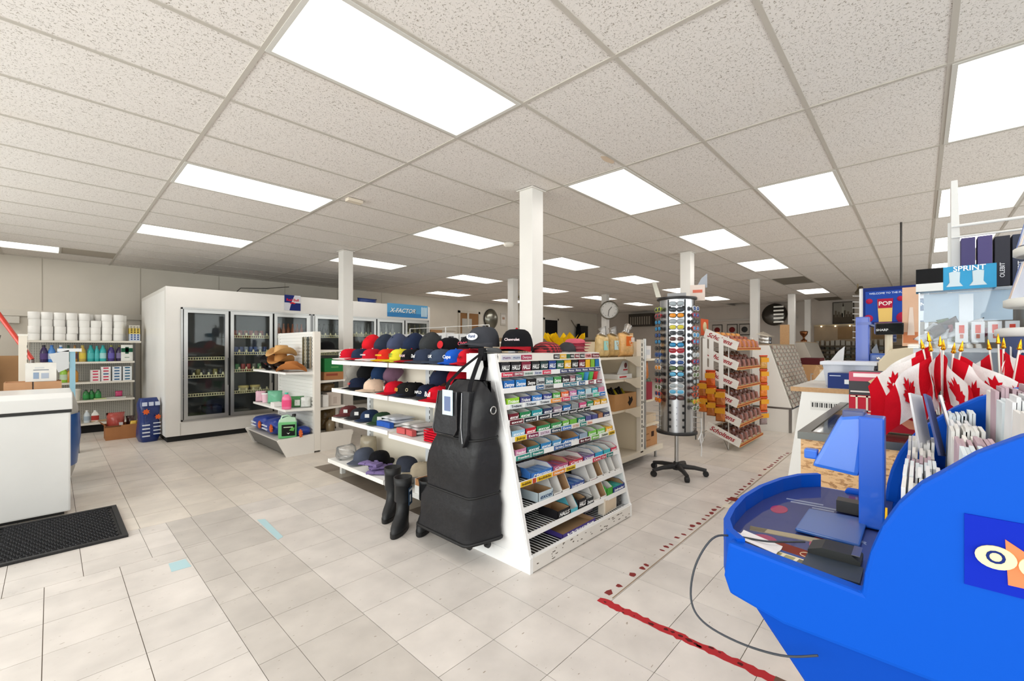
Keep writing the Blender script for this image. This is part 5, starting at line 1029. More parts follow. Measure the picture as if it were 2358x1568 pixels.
def lay(row, specs, xs=None, **kw):
    tot = sum(s[0] for s in specs); sc = (X1 - X0) / tot if xs is None else (xs[1] - xs[0]) / tot; x = X0 if xs is None else xs[0]
    for s in specs:
        w_ = s[0] * sc
        if s[1] is not None:
            k = dict(kw); k.update(s[3] if len(s) > 3 else {}); candy(row, x, x + w_, s[1], s[2], **k)
        x += w_
B_, MR, DG = (30, 28, 32), (130, 36, 60), (28, 92, 74)
lay(0, [(1.0, (40, 40, 46), 'HALLS'), (1.1, B_, 'HALLS'), (1.1, MR, 'HALLS'), (1, (36, 38, 40), 'HALLS', {'lin': 'b'}), (1, (34, 60, 62), 'HALLS', {'lin': 'b'}), (1, (40, 70, 140), 'HALLS', {'lin': 'b'}), (1, DG, 'HALLS'), (1, (228, 178, 40), 'HALLS'), (1, (34, 36, 38), 'HALLS', {'lin': 'b'}), (1, (112, 28, 44), 'HALLS', {'lin': 'b'}), (.8, (232, 178, 40), None, {'lin': 'b'}), (.7, (130, 180, 60), None), (.7, (40, 110, 170), None, {'lin': 'b'})], kind='deep', h=.082, front=.07, depth=.12)
lay(1, [(1.15, (40, 110, 190), 'Dentyne'), (1.15, (50, 130, 200), 'Dentyne', {'packs': (((90, 150, 220),), 4)}), (1, B_, 'Dentyne'), (1, (200, 204, 206), 'Dentyne', {'wc': S(40, 40, 50)}), (1, (90, 140, 146), 'Dentyne'), (1, (80, 160, 90), 'Dentyne'), (1, (50, 44, 50), 'Dentyne'), (.8, (150, 110, 120), 'Dentyne'), (.9, (84, 130, 140), 'Dentyne')], xs=(X0, X0 + .86), kind='tray', h=.062, front=.055)
for k, (c, l) in enumerate((((60, 170, 70), 'green small cup of mints clipped on the second candy shelf'), ((50, 140, 200), 'blue small cup of mints clipped on the second candy shelf'), ((80, 180, 80), 'light green small cup of mints beside the red one'), ((210, 40, 56), 'red small cup of mints at the shelf end'))):
    t = thing('mint_cup', l, 'cup', (X0 + .89 + .066 * k, SHELFZ[1][0] + .045, SHELFZ[1][1] + .002), 0, 'mint cups on the candy rack'); MB().lathe([(.02, 0), (.031, .062)], n=14).build('cup', 'satin', t, S(*c)); MB().lathe([(.033, .062), (.033, .07), (.001, .072)], n=14).build('lid', 'paint', t, S(*c))
lay(2, [(1.2, (150, 206, 50), 'Trident'), (1.05, (66, 70, 130), 'Trident'), (1.1, (50, 120, 196), 'Trident'), (1, (60, 70, 140), 'Trident'), (.9, (90, 170, 80), 'Trident'), (.95, (232, 110, 60), 'Trident'), (.95, (200, 120, 170), 'Trident'), (1, (40, 130, 180), 'Trident'), (.85, (190, 214, 222), None), (.85, (60, 170, 190), 'mint'), (.9, (206, 130, 160), None)], h=.058, front=.045)
lay(3, [(.9, (110, 28, 44), 'excel'), (1.05, (40, 130, 80), 'excel'), (1.1, (40, 150, 160), 'excel'), (1, (50, 60, 96), 'excel'), (1, (150, 130, 150), 'excel'), (.95, (40, 110, 180), 'excel'), (.9, (140, 146, 150), None), (.95, (206, 80, 130), 'excel'), (.85, (50, 140, 90), 'excel'), (.9, (236, 170, 50), 'Fruit', {'packs': (((236, 176, 40),), 4)}), (.9, (232, 180, 50), 'Fruit', {'packs': (((240, 190, 60),), 4)})], h=.056, front=.045)
lay(4, [(1.2, (150, 196, 226), 'excel'), (1, (196, 28, 50), 'excel'), (1.4, (50, 140, 90), 'excel', {'lin': 'b'}), (1.2, (70, 150, 90), 'excel', {'lin': 'b'}), (.8, (120, 190, 80), 'excel'), (.9, (110, 180, 70), None), (1, (40, 130, 120), 'Extra'), (.8, (90, 90, 150), None, {'packs': (((60, 60, 120), (120, 120, 170)), 4)}), (.8, (80, 84, 140), None, {'packs': (((70, 70, 130),), 4)}), (.7, (170, 120, 90), None, {'lin': 'b'}), (.9, (60, 66, 100), 'gum', {'packs': (((50, 56, 100),), 3)})], h=.055, front=.042)
lay(5, [(1, (206, 130, 170), 'Freedent', {'lin': 'b'}), (1.2, (40, 120, 130), 'excel', {'lin': 'b'}), (1.1, (50, 130, 190), 'excel'), (1, (80, 150, 200), 'excel'), (1.9, (40, 110, 180), 'Airwaves', {'lin': 'b', 'kind': 'flat', 'front': .03}), (1, (150, 170, 190), None, {'packs': (((90, 110, 150),), 3)}), (1.1, (120, 200, 80), 'Spearmint'), (1.1, (130, 206, 90), 'Spearmint'), (1, (236, 180, 50), 'Juicy', {'packs': (((236, 190, 60),), 3)})], h=.058, front=.042)
lay(6, [(.9, None, None), (1.9, (60, 120, 200), 'Mentos', {'packs': (((80, 140, 214), (110, 160, 220)), 7)}), (1.5, (180, 90, 130), 'Certs', {'lin': 'b', 'packs': (((190, 80, 110), (150, 90, 150)), 5)}), (1.5, (196, 60, 80), 'Certs', {'packs': (((150, 60, 70), (190, 120, 120)), 6)}), (1.3, (120, 90, 150), 'Clorets', {'packs': (((110, 100, 140), (160, 150, 180)), 5)}), (1.0, (50, 160, 206), None), (.9, (70, 180, 190), None), (.8, (206, 60, 90), 'gum')], h=.06, front=.035, kind='flat')
lay(7, [(1.1, None, None), (1.25, (190, 206, 214), 'excel', {'lin': 'b', 'wc': S(40, 70, 110), 'h': .06, 'front': .06}), (.75, (232, 230, 226), 'mint', {'kind': 'card', 'h': .11, 'front': .02, 'wc': S(60, 40, 90)}), (.75, (234, 232, 228), None, {'kind': 'card', 'h': .11, 'front': .02, 'lin': 'b'}), (1.4, (60, 84, 150), 'Icebreaker', {'packs': (((60, 110, 190), (110, 150, 210)), 5)}), (.5, None, None), (.8, (234, 232, 228), 'mentos', {'kind': 'card', 'h': .12, 'front': .02, 'wc': S(150, 30, 50)}), (.7, (236, 234, 230), None, {'kind': 'card', 'h': .12, 'front': .02, 'lin': 'b'}), (.7, (232, 230, 226), None, {'kind': 'card', 'h': .11, 'front': .02}), (.7, (236, 234, 230), None, {'kind': 'card', 'h': .115, 'front': .02}), (.7, (234, 232, 228), None, {'kind': 'card', 'h': .12, 'front': .02})], h=.05, front=.035)
lay(8, [(2.6, None, None), (1.25, B_, 'HALLS', {'lin': 'b', 'front': .055, 'h': .06}), (.8, (90, 180, 196), None, {'kind': 'card', 'h': .10, 'front': .03}), (.9, B_, 'HALLS', {'lin': 'b', 'front': .07, 'h': .08}), (.8, (40, 44, 48), 'Dentyne', {'front': .05}), (.8, (236, 234, 230), None, {'kind': 'card', 'h': .11, 'front': .02}), (.8, (232, 230, 226), None, {'kind': 'card', 'h': .11, 'front': .02, 'lin': 'b'}), (.8, (70, 160, 60), None, {'h': .09, 'front': .06}), (1.6, (40, 60, 130), 'Icebreaker', {'lin': 'b', 'packs': (((60, 190, 180),), 2), 'h': .07})], h=.06, front=.045)
candy(9, X0 + .30, X0 + .68, (70, 56, 130), 'Wonka', lin='b', h=.035, front=.03, kind='flat', depth=.30)
t = thing('candy_box', 'white box with kraft front leaning on the lowest candy shelf', 'candy box', (X0 + .92, SHELFZ[9][0] + .03, SHELFZ[9][1] + .003), 0, None, rot=(0, 0, R(4))); MB().box(-.10, 0, 0, .10, .05, .115).build('body', 'card', t, S(232, 222, 206), bevel=.003); MB().box(-.08, -.002, .012, .085, .0, .10).build('front_print', 'card', t, S(214, 196, 172))
pouch('small black and silver packet at the end of the lowest shelf', (X1 - .07, SHELFZ[9][0] + .05, SHELFZ[9][1] + .003), .1, .09, .03, S(46, 46, 48), 'foil', name='packet', cat='packet'); pouch('striped white packet behind the kraft box', (X0 + .80, SHELFZ[9][0] + .14, SHELFZ[9][1] + .003), .12, .1, .03, S(206, 196, 206), 'foil', name='packet', cat='packet')
pouch('dark plastic sheet bundle at the left of the seventh shelf', (X0 + .06, SHELFZ[6][0] + .12, SHELFZ[6][1] + .003), .10, .07, .12, S(60, 60, 64), 'vinyl', name='plastic_bundle', cat='bundle')
# items on top of the rack (right half)
def knit(label, loc, col, s=1.0, rz=0):
    t = thing('knit_hat', label, 'hat', loc, rz, 'hats on the candy rack top'); MB().loft([[(.105 * s * r_ * math.cos(a) * (1 + .05 * math.sin(3 * a + z * 40)), .085 * s * r_ * math.sin(a), z * s) for a in [2 * math.pi * i / 18 for i in range(18)]] for r_, z in ((.9, 0), (1, .015), (.97, .05), (.8, .085), (.45, .11), (.1, .118))]).build('crown', 'fabric', t, col); MB().loft([[(.11 * s * math.cos(a), .09 * s * math.sin(a), z * s) for a in [2 * math.pi * i / 18 for i in range(18)]] for z in (0.001, .028)], caps=False).build('cuff', 'fabric', t, col); return t
t = knit('red and black plaid trapper hat on the candy rack top', (2.52, 2.02, 1.266), S(186, 40, 44), 1.1, .3)
t.scale = (1.15, 1.1, .62)
for c in t.children: c.data.materials[0] = M['plaid']
t = thing('ear_flap_hat', 'dark grey peaked hat leaning against the pink cap stack', 'hat', (2.72, 1.995, 1.266)); MB().loft([[(x, .07 * w_ * math.cos(a), .004 + .075 * hh * max(0, math.sin(a))) for a in [math.pi * i / 9 for i in range(10)]] for x, w_, hh in ((-.09, .3, .15), (-.05, .9, .6), (0, 1, 1), (.05, .9, .95), (.09, .5, .4))], closed=True).build('crown', 'fabric', t, S(66, 64, 68))
for k, c in enumerate(((196, 80, 96), (214, 120, 130), (190, 70, 90), (210, 100, 116))):
    t = cap('pink visor cap in the small pile on the candy rack top', (2.88, 2.02, 1.266 + .022 * k), S(*c), S(*c), None, WH, rz=R(60 + 6 * k), scale=.85, group='pink caps in a pile'); t.scale = (.9, .9, .35)
# ================================================================ SECOND GONDOLA (snacks)
GC = S(226, 214, 192); GY = 2.25
g3 = thing('gondola_shelf', 'cream gondola with slotted end upright holding snack bags and cartons', 'shelf', (0, 0, 0))
MB().box(4.455, GY, .14, 4.515, GY + .05, 1.39).build('slotted_upright', 'paint', g3, S(232, 224, 210))
for k in range(22): MB().box(4.478, GY - .002, .20 + k * .053, 4.492, GY + .001, .235 + k * .053).build('slot', 'matte', g3, S(40, 38, 36))
MB().cyl((4.60, GY + .03, .14), (4.60, GY + .03, 1.40), .022, n=12).build('pole', 'metal', g3, S(170, 168, 164)); MB().box(4.515, GY + .02, .14, 4.575, GY + .045, 1.385).build('end_strip', 'paint', g3, S(236, 230, 220))
MB().box(4.50, GY + .05, .15, 4.54, 6.6, 1.37).build('core_panel', 'paint', g3, S(230, 218, 194))
for z in (1.20, .965, .645):
    MB().box(3.66, GY + .02, z - .02, 4.455, 4.4, z).build('shelf_board', 'paint', g3, GC); MB().box(3.645, GY + .015, z - .03, 3.665, 4.4, z).build('shelf_lip', 'paint', g3, S(240, 236, 228))
    MB().prism([(4.455, z + .01), (4.455, z - .11), (4.36, z - .10), (4.22, z - .045), (4.12, z - .02), (4.12, z)], 'y', GY, GY + .012).build('bracket', 'paint', g3, S(222, 208, 184))
for z in (1.17, .70, .42): MB().box(4.55, GY + .02, z - .02, 4.98, 4.4, z).build('shelf_board', 'paint', g3, GC)
MB().box(3.86, GY, .10, 5.02, GY + .03, .155).build('base_front', 'wornpaint', g3, S(226, 216, 198)); MB().box(3.86, GY + .03, .135, 5.02, 6.6, .15).build('base_deck', 'paint', g3, S(214, 204, 186))
MB().box(4.06, GY + .22, 0, 4.96, 6.5, .10).build('kick_box', 'matte', g3, S(30, 28, 26))
for x in (4.02, 4.95): MB().cyl((x, GY + .06, 0), (x, GY + .06, .135), .016, n=8).build('leg', 'metal', g3, S(170, 170, 170)); MB().cyl((x, 6.4, 0), (x, 6.4, .135), .016, n=8).build('leg', 'metal', g3, S(170, 170, 170))
MB().box(3.92, 4.4, 1.36, 4.98, 6.6, 1.385).build('top_shelf', 'paint', g3, S(240, 238, 232)); MB().box(4.1, 4.4, .15, 4.9, 6.55, 1.36).build('end_stock', 'paint', g3, S(206, 196, 180))
# snack bags on the upper left shelf
def gx(px, y): return onY(px, 800, y).x
for (px, y, w_, h_, c, l, pc, k) in ((1386, 2.37, .17, .23, S(206, 176, 120), 'clear bag of mixed nuts with pale green label on the cream shelf', S(150, 200, 190), 0), (1410, 2.37, .17, .24, S(196, 160, 100), 'clear bag of trail mix with white label next to the nuts', S(190, 214, 214), 0), (1440, 2.36, .25, .26, S(236, 186, 120), 'large clear bag of puffed snacks with orange label', S(230, 110, 40), 1)):
    t = pouch(l, (gx(px, y), y, 1.201), w_, h_, .12, c, 'foil', patch=(.3, .32 if not k else .45, .35, .4), patch_c=pc, rz=R(-12)); MB().tube([(0, 0, h_ - .01), (.02, 0, h_ + .03), (.06 if k else .01, .01, h_ + .075)], [.05, .03, .045], 8).build('tied_top', 'plasticbag', t, S(230, 226, 220))
    if k: MB().box(.02, -.068, .16, .07, -.064, .21).build('label', 'matte', t, S(240, 226, 214))
t = carton('open display carton with printed head outline on the cream shelf', (4.22, 2.42, .966), (.30, .22, .05), S(232, 230, 226), marks=[('f', .1, .3, .5, .3, S(200, 60, 60))], name='display_carton'); fl = MB().prism([(-.08, .05), (.15, .05), (.15, .19), (.04, .19)], 'y', -.06, -.054).build('flap', 'card', t, S(222, 220, 216)); MB().lathe([(.001, 0), (.03, 0), (.03, .002), (.001, .002)], n=14).build('face_print', 'matte', fl, S(120, 70, 70), loc=(.10, -.06, .14), rot=(R(90), 0, 0)); MB().box(.05, -.062, .085, .14, -.06, .1).build('print_line', 'matte', fl, S(190, 60, 60))
t = thing('cardboard_box', 'brown carton with black plant print full of small goods', 'box', (4.18, 2.43, .646)); open_box(t, (.46, .3, .17), S(186, 138, 88), flaps=False); MB().prism([(.08, .03), (.12, .06), (.15, .09), (.13, .13), (.10, .11), (.06, .14), (.07, .09), (.04, .07)], 'y', -.1525, -.151).build('plant_print', 'matte', t, S(40, 28, 20))
for k in range(7): MB().tube([(-.18 + .055 * k, -.05, .14), (-.16 + .055 * k, .0, .19 + .012 * (k % 3)), (-.12 + .05 * k, .06, .16)], .016, 6).build('contents', 'rubber', t, S(30, 28, 30) if k % 3 else S(190, 170, 40))
carton('brown carton with dark diamond print on the right base deck', (4.80, 2.45, .151), (.34, .3, .24), S(190, 140, 94), marks=[('f', .55, .45, .2, .25, S(60, 36, 24)), ('f', .08, .6, .3, .05, S(150, 104, 66)), ('f', .08, .3, .4, .05, S(150, 104, 66))]); carton('torn white-lined carton above the diamond carton', (4.80, 2.45, .421), (.32, .28, .1), S(206, 186, 160)); carton('red printed carton on the right shelf', (4.72, 2.4, .701), (.2, .22, .2), S(140, 34, 50)); pouch('dark green pouch on the right shelf beside the red carton', (4.88, 2.38, .701), .14, .24, .08, S(60, 80, 50), 'foil'); pouch('orange and green snack pouch above the red carton', (4.74, 2.36, .92), .2, .22, .08, S(196, 110, 40), 'foil')
carton('pale printed carton on the upper right shelf', (4.76, 2.42, 1.171), (.18, .2, .15), S(222, 216, 212), marks=[('f', .15, .3, .7, .4, S(196, 196, 200))])
# yellow bundle and small bag behind the candy rack top
t = thing('yellow_kerchief_bunch', 'bunch of bright yellow printed kerchiefs on the gondola top', 'kerchiefs', (4.1, 3.05, 1.225)); t.scale = (1.1, 1.3, 1.4); random.seed(4)
for k in range(6):
    a0 = k * .9; MB().grid(lambda u, v, a0=a0, k=k: ((.03 + .16 * v) * math.cos(a0 + u * 1.1) + .05 * (k - 2.5), (.03 + .10 * v) * math.sin(a0 + u * 1.1), .02 + .19 * v * (1 - .3 * v) + .03 * math.sin(9 * u + k)), 5, 5).build('kerchief', 'fabric', t, S(236, 190, 20))
pouch('small colourful snack bag beside the yellow kerchiefs', (4.35, 2.6, 1.201), .12, .2, .07, S(220, 170, 120), 'foil', patch=(.2, .5, .6, .25), patch_c=S(190, 60, 60))
for k in range(4): carton('wooden stake standing upright behind the black car-brand cap', (2.44 + .03 * k, 2.215, 1.266 - 0.0), (.022, .02, .10), S(206, 180, 140), name='wooden_stake', cat='stake', group='stakes behind the caps', mat='palewood')
# goods hanging above the far part of that gondola
rk = thing('wire_display', 'white wire display with hooks carrying blister packs on the gondola top', 'wire display', (4.3, 4.5, 1.386))
for y in (0, 1.0, 2.0): MB().tube([(0, y, 0), (0, y, .24)], .008, 6).build('post', 'paint', rk, S(230, 230, 228))
for z in (.12, .24): MB().tube([(0, 0, z), (0, 2.0, z)], .006, 6).build('rail', 'paint', rk, S(230, 230, 228))
random.seed(9); BC = [S(60, 64, 72), S(150, 150, 156), S(110, 60, 70), S(70, 76, 120), S(180, 180, 184), S(44, 44, 48), S(206, 204, 200)]
for k in range(18):
    c = BC[k % 7]; t = thing('blister_pack', 'small blister pack hanging on the wire display above the caps', 'blister pack', (4.27, 4.55 + k * .108, 1.40), 0, 'blister packs on the wire display'); MB().box(-.004, -.04, 0, 0, .04, .11).build('card', 'card', t, c); MB().box(-.03, -.028, .015, -.004, .028, .06).build('blister', 'acrylic', t); MB().tube([(-.002, 0, .105), (.02, 0, .12)], .002, 4).build('hook', 'metal', t, S(180, 180, 180))
for k in range(7):
    carton('white and silver small appliance box on the long gondola top', (4.02 + .0 * k, 4.6 + k * .28, 1.386), (.16, .24, .09 + .02 * (k % 3)), S(226, 226, 226), marks=[('l', .1, .2, .5, .5, S(90, 92, 96))], group='boxes along the gondola top')
# ================================================================ SUNGLASSES TOWER
SX, SY = 4.41, 1.83
sg = thing('sunglasses_tower', 'silver revolving sunglasses tower on a black five-star castor base', 'display stand', (SX, SY, 0))
MB().lathe([(.165, .455), (.165, 1.785)], n=32).build('drum', 'metal', sg, S(196, 198, 202)); MB().lathe([(.19, 1.785), (.195, 1.79), (.195, 1.81), (.05, 1.815)], n=32).build('top_disc', 'paint', sg, S(30, 30, 32)); MB().lathe([(.06, .41), (.2, .43), (.2, .452), (.19, .455)], n=32).build('bottom_disc', 'paint', sg, S(30, 30, 32))
MB().cyl((0, 0, .07), (0, 0, .42), .02, n=14).build('pole', 'metal', sg, S(190, 190, 190)); MB().lathe([(.04, .05), (.045, .09), (.028, .13)], n=14).build('hub', 'rubber', sg, S(40, 40, 42))
A0 = math.atan2(-SY, -SX)      # towards the entrance
for k in range(5):
    a = A0 + R(20) + k * 2 * math.pi / 5; d = Vector((math.cos(a), math.sin(a), 0)); l = MB().tube([d * .03 + Vector((0, 0, .085)), d * .17 + Vector((0, 0, .08)), d * .28 + Vector((0, 0, .062))], [.028, .022, .018], 8).build('leg', 'rubber', sg, S(46, 46, 48)); n = Vector((-d.y, d.x, 0)); MB().cyl(d * .275 + n * .018 + Vector((0, 0, .028)), d * .275 - n * .018 + Vector((0, 0, .028)), .028, n=12).build('castor', 'rubber', l, S(30, 30, 32))
for da in (-28, 28, -92, 92): a = A0 + R(da); MB().box(.163, -.006, .46, .170, .006, 1.78).build('divider', 'paint', sg, S(30, 30, 34), rot=(0, 0, a))
for da in (-22, 22):
    a = A0 + R(da)
    for k in range(18): MB().lathe([(.008, .50 + .07 * k), (.012, .512 + .07 * k), (.008, .525 + .07 * k)], n=8).build('notch', 'rubber', sg, S(24, 24, 26), loc=(.165 * math.cos(a), .165 * math.sin(a), 0))
MB().box(-.09, -.02, 1.815, .09, .02, 1.86).build('name_plate', 'paint', sg, S(150, 150, 152), rot=(0, 0, A0 + R(90))); MB().prism([(-.05, 1.82), (.0, 1.82), (-.05, 1.98), (-.09, 1.98)], 'y', -.004, .004).build('mirror_tab', 'metal', sg, S(150, 146, 136), loc=(-.1, .12, 0), rot=(0, 0, A0 + R(90)))
t = thing('price_sign', 'small paper price sign clipped to the tower top', 'sign', (SX + .11, SY - .17, 1.83)); MB().box(-.07, -.003, -.05, .07, .0, .11).build('sheet', 'card', t, S(222, 206, 196), rot=(0, 0, A0 + R(90))); MB().prism([(-.06, .0), (.06, .0), (.06, .14), (.0, .10)], 'y', -.002, .002).build('torn_sheet', 'card', t, S(170, 176, 186), loc=(.05, -.02, .08), rot=(0, 0, A0 + R(60)))
MB().box(-.045, -.005, .03, .045, -.003, .06).build('price_print', 'matte', t, S(206, 110, 90), rot=(0, 0, A0 + R(90)))
def lens_mesh():
    mb = MB(); 
    def f(u, v, o): a = 2 * math.pi * u; r = v; y = .030 * r * math.copysign(abs(math.cos(a)) ** .8, math.cos(a)); z = .019 * r * math.copysign(abs(math.sin(a)) ** .75, math.sin(a)); return (o - .006 * r * r, y, z)
    mb.grid(lambda u, v: f(u, v, .004), 16, 3).grid(lambda u, v: f(u, v, .001), 16, 3); return mb.mesh('lens', 'gloss', fix=False)
def frame_mesh():
    mb = MB()
    for s_ in (-1, 1): mb.tube([(-.004, s_ * .036 + .032 * math.copysign(abs(math.cos(a)) ** .8, math.cos(a)), .021 * math.copysign(abs(math.sin(a)) ** .75, math.sin(a))) for a in [2 * math.pi * k / 14 for k in range(14)]], .0032, 5, closed=True)
    mb.tube([(0, -.008, .006), (.003, 0, .009), (0, .008, .006)], .003, 5)
    for s_ in (-1, 1): mb.tube([(-.006, s_ * .068, .010), (-.018, s_ * .070, .010), (-.024 + .004 * s_, s_ * .062, .008), (-.024 + .004 * s_, -s_ * .03, .004), (-.024 + .004 * s_, -s_ * .052, -.008)], .0028, 5)
    return mb.mesh('frame', 'paint')
LM, FM = lens_mesh(), frame_mesh()
random.seed(31)
LC = [('dark grey', S(54, 60, 66)), ('blue mirror', S(40, 130, 180)), ('amber', S(220, 140, 40)), ('green', S(90, 110, 70)), ('red', S(150, 40, 50)), ('ice blue', S(90, 170, 210)), ('yellow', S(200, 190, 60)), ('brown', S(84, 50, 50)), ('silver', S(150, 160, 166)), ('deep blue', S(30, 70, 130))]
FC = [('black', S(24, 24, 26)), ('white', S(226, 226, 226)), ('silver', S(150, 150, 154)), ('orange', S(226, 80, 40)), ('red', S(190, 40, 60)), ('lime', S(190, 210, 50)), ('blue', S(40, 90, 160))]
COLI = {0: [(8, 2), (0, 0), (2, 0), (8, 2), (6, 2), (0, 2), (7, 1), (1, 0), (4, 4), (0, 1), (9, 1), (3, 0), (5, 0), (0, 2), (8, 1), (5, 1), (7, 0)]}
side = {-1: 'left-turned', 1: 'right-turned'}
for col_, (da, n, rows) in enumerate(((0, 17, None), (-64, 15, None), (64, 16, None))):
    for k in range(n):
        z = 1.735 - k * .058 if da == 0 else 1.69 - k * .066
        li, fi = COLI[0][k] if da == 0 else (random.choice((0, 0, 1, 9, 7, 3, 2, 8)), random.choice((0, 0, 0, 1, 2, 3, 4, 5, 6)))
        a = A0 + R(da); zn = 'upper' if z > 1.4 else ('middle' if z > 1.1 else 'lower')
        l = '%s framed sunglasses with %s lenses, %s tower %s' % (FC[fi][0], LC[li][0], zn, 'front' if da == 0 else ('side by the cream gondola' if da < 0 else 'side by the wire rack'))
        t = thing('sunglasses', l, 'sunglasses', (SX + .205 * math.cos(a), SY + .205 * math.sin(a), z), a, 'sunglasses on the tower'); inst(FM, 'frame', t, FC[fi][1])
        for s_ in (-1, 1): inst(LM, 'lens', t, LC[li][1], (0, s_ * .036, 0))
for k in range(4): MB().box(.165, -.004, .52 + k * .06, .172, .004, .528 + k * .06).build('peg', 'metal', sg, S(120, 120, 124), rot=(0, 0, A0))
for s_ in (-1, 1):
    for k in range(6): a = A0 + s_ * R(70); MB().tube([(.16 * math.cos(a), .16 * math.sin(a), .5 + .05 * k), (.24 * math.cos(a), .24 * math.sin(a), .505 + .05 * k)], .003, 5).build('peg', 'metal', sg, S(200, 200, 200))
t = thing('wall_charger_cable', 'white cable with plug hanging from the tower side', 'cable', (SX + .02, SY - .24, .60)); MB().tube([(0, 0, 0), (.01, 0, -.1), (-.02, 0, -.2), (.01, 0, -.30), (0, 0, -.38)], .006, 6).build('cord', 'paint', t, S(232, 232, 232)); MB().tube([(.035 * math.cos(a), .0, -.2 + .05 * math.sin(a)) for a in [2 * math.pi * k / 14 for k in range(14)]], .006, 6, closed=True).build('coil', 'paint', t, S(232, 232, 232)); MB().tube([(-.08, 0, -.2), (-.04, 0, -.17), (0, 0, -.2), (.05, 0, -.23)], .006, 6).build('cord_loop', 'paint', t, S(232, 232, 232)); MB().tube([(0, 0, 0), (-.02, .08, .01)], .003, 5).build('peg_hook', 'metal', t, S(200, 200, 200))
# ================================================================ BAG-CANDY WIRE RACK
WR = S(228, 226, 222)
sr = thing('wire_snack_rack', 'white wire rack with six slanted trays of bagged chocolate snacks', 'display rack', (0, 0, 0))
XA, XB = 5.9, 6.95
for x in (XA, XB):
    MB().tube([(x, 2.13, .05), (x, 2.13, 1.44), (x, 1.78, 1.44), (x, 1.78, .0), (x, 1.86, .17), (x, 2.05, .17), (x, 2.13, .0), (x, 2.13, .05)], .007, 6).build('side_frame', 'paint', sr, WR)
for z in (.17, 1.44): MB().tube([(XA, 2.13, z), (XB, 2.13, z)], .006, 6).build('cross_rod', 'paint', sr, WR)
for z in (.3, .55, .8, 1.05, 1.3): MB().tube([(XA, 1.95, z), (XB, 1.95, z)], .004, 5).build('cross_rod', 'paint', sr, WR)
for k, (z, py) in enumerate(((1.28, 800), (1.03, 848), (.79, 893), (.56, 933), (.32, 978), (.07, 1025))):
    y0 = 1.68 - (.03 if k >= 4 else 0); y1 = y0 + .40; rise = .17; hh = .12
    tr = MB(); 
    tr.prism([(y0, z), (y1, z + rise), (y1, z + rise - .012), (y0, z - .012)], 'x', XA - .02, XB); to = tr.build('tray_floor', 'paint', sr, S(206, 190, 160))
    sp = MB().prism([(y0 - .03, z + .085), (y0 - .0, z - .015), (y1, z + rise - .015), (y1 - .03, z + rise + .10)], 'x', XA - .028, XA - .020).build('side_card', 'card', sr, S(240, 236, 230))
    ang = math.atan2(rise, y1 - y0)
    tx = text('Scholtens', sp, (XA - .031, (y0 + y1) / 2 + .0, z + rise / 2 + .045), (R(90), 0, R(-90)), wid=.32, color=S(166, 20, 40), ital=True); tx.rotation_euler = Matrix(((0, 0, -1), (-math.cos(ang), math.sin(ang), 0), (-math.sin(ang), -math.cos(ang), 0))).to_euler() if False else tx.rotation_euler
    # tilt the lettering along the tray
    mt_ = Matrix(((0, 0, -1), (-1, 0, 0), (0, 1, 0))); tx.rotation_euler = (Matrix.Rotation(ang, 3, 'X') @ mt_).to_euler()
    MB().box(XA - .02, y0 - .012, z - .014, XB, y0 - .002, z + .02).build('front_rail', 'card', sr, S(206, 150, 74)); MB().box(XA - .02, y0 - .014, z - .004, XB, y0 - .011, z + .012).build('rail_print', 'matte', sr, S(140, 60, 40))
    dv = 5
    for j in range(dv + 1): x = XA + (XB - XA) * j / dv; MB().prism([(y0 + .005, z), (y0 + .03, z + .11), (y1 - .1, z + .16), (y1 - .1, z + rise * .75)], 'x', x - .003, x + .003).build('divider', 'matte', to, S(206, 150, 140))
    for j in range(dv):
        x = XA + (XB - XA) * (j + .5) / dv
        for q in range(3):
            t = thing('snack_pouch', 'brown chocolate snack pouch standing in the wire rack trays' if k else 'golden brown snack pouch in the top tray of the wire rack', 'snack bag', (x, y0 + .04 + .10 * q, z + .02 + .044 * q), 0, 'brown snack pouches in the wire rack' if k else 'golden snack pouches in the top tray', rot=(R(-14), 0, 0)); inst(pillow_mesh(.17, .12, .05, 'foil'), 'pack', t, (S(90, 44, 36), S(110, 54, 40), S(84, 50, 30))[q] if k else (S(190, 110, 50), S(150, 70, 40), S(210, 140, 60))[q])
for (y, z0, z1) in ((2.06, .86, 1.42), (1.98, .98, 1.42), (1.86, .78, 1.42)):
    MB().box(XA - .035, y - .028, z0, XA - .03, y + .028, z1).build('hang_strip', 'paint', sr, S(238, 236, 232))
def hang_bag(loc, h, w_, l, c=S(226, 120, 30), hdr=S(214, 150, 40), rz=R(-90)):
    t = thing('hanging_candy_bag', l, 'candy bag', loc, rz, 'orange candy bags hanging on strips'); inst(pillow_mesh(w_, h, .05, 'foil'), 'pack', t, c); MB().box(-w_ / 2, -.03, h * .55, w_ / 2, -.024, h * .9).build('printed_panel', 'matte', t, hdr); MB().box(-w_ / 2, -.006, h, w_ / 2, .006, h + .02).build('header', 'card', t, S(196, 70, 40)); return t
for (y, z) in ((2.08, .66), (2.07, .46), (1.98, .80), (1.97, .60), (1.97, .42), (1.86, .56), (1.86, .36)): hang_bag((XA - .06, y, z), .19, .12, 'orange candy bag hanging on the near end of the wire rack', c=random.choice((S(226, 120, 30), S(214, 96, 30), S(190, 110, 50))))
for k in range(5): hang_bag((XB + .11, 1.66, .99 - .2005 * k), .18, .14, 'orange candy bag hanging in a chain at the far end of the wire rack', c=(S(206, 150, 60), S(222, 110, 24), S(230, 126, 20), S(220, 110, 30), S(150, 130, 130))[k], rz=R(-30))
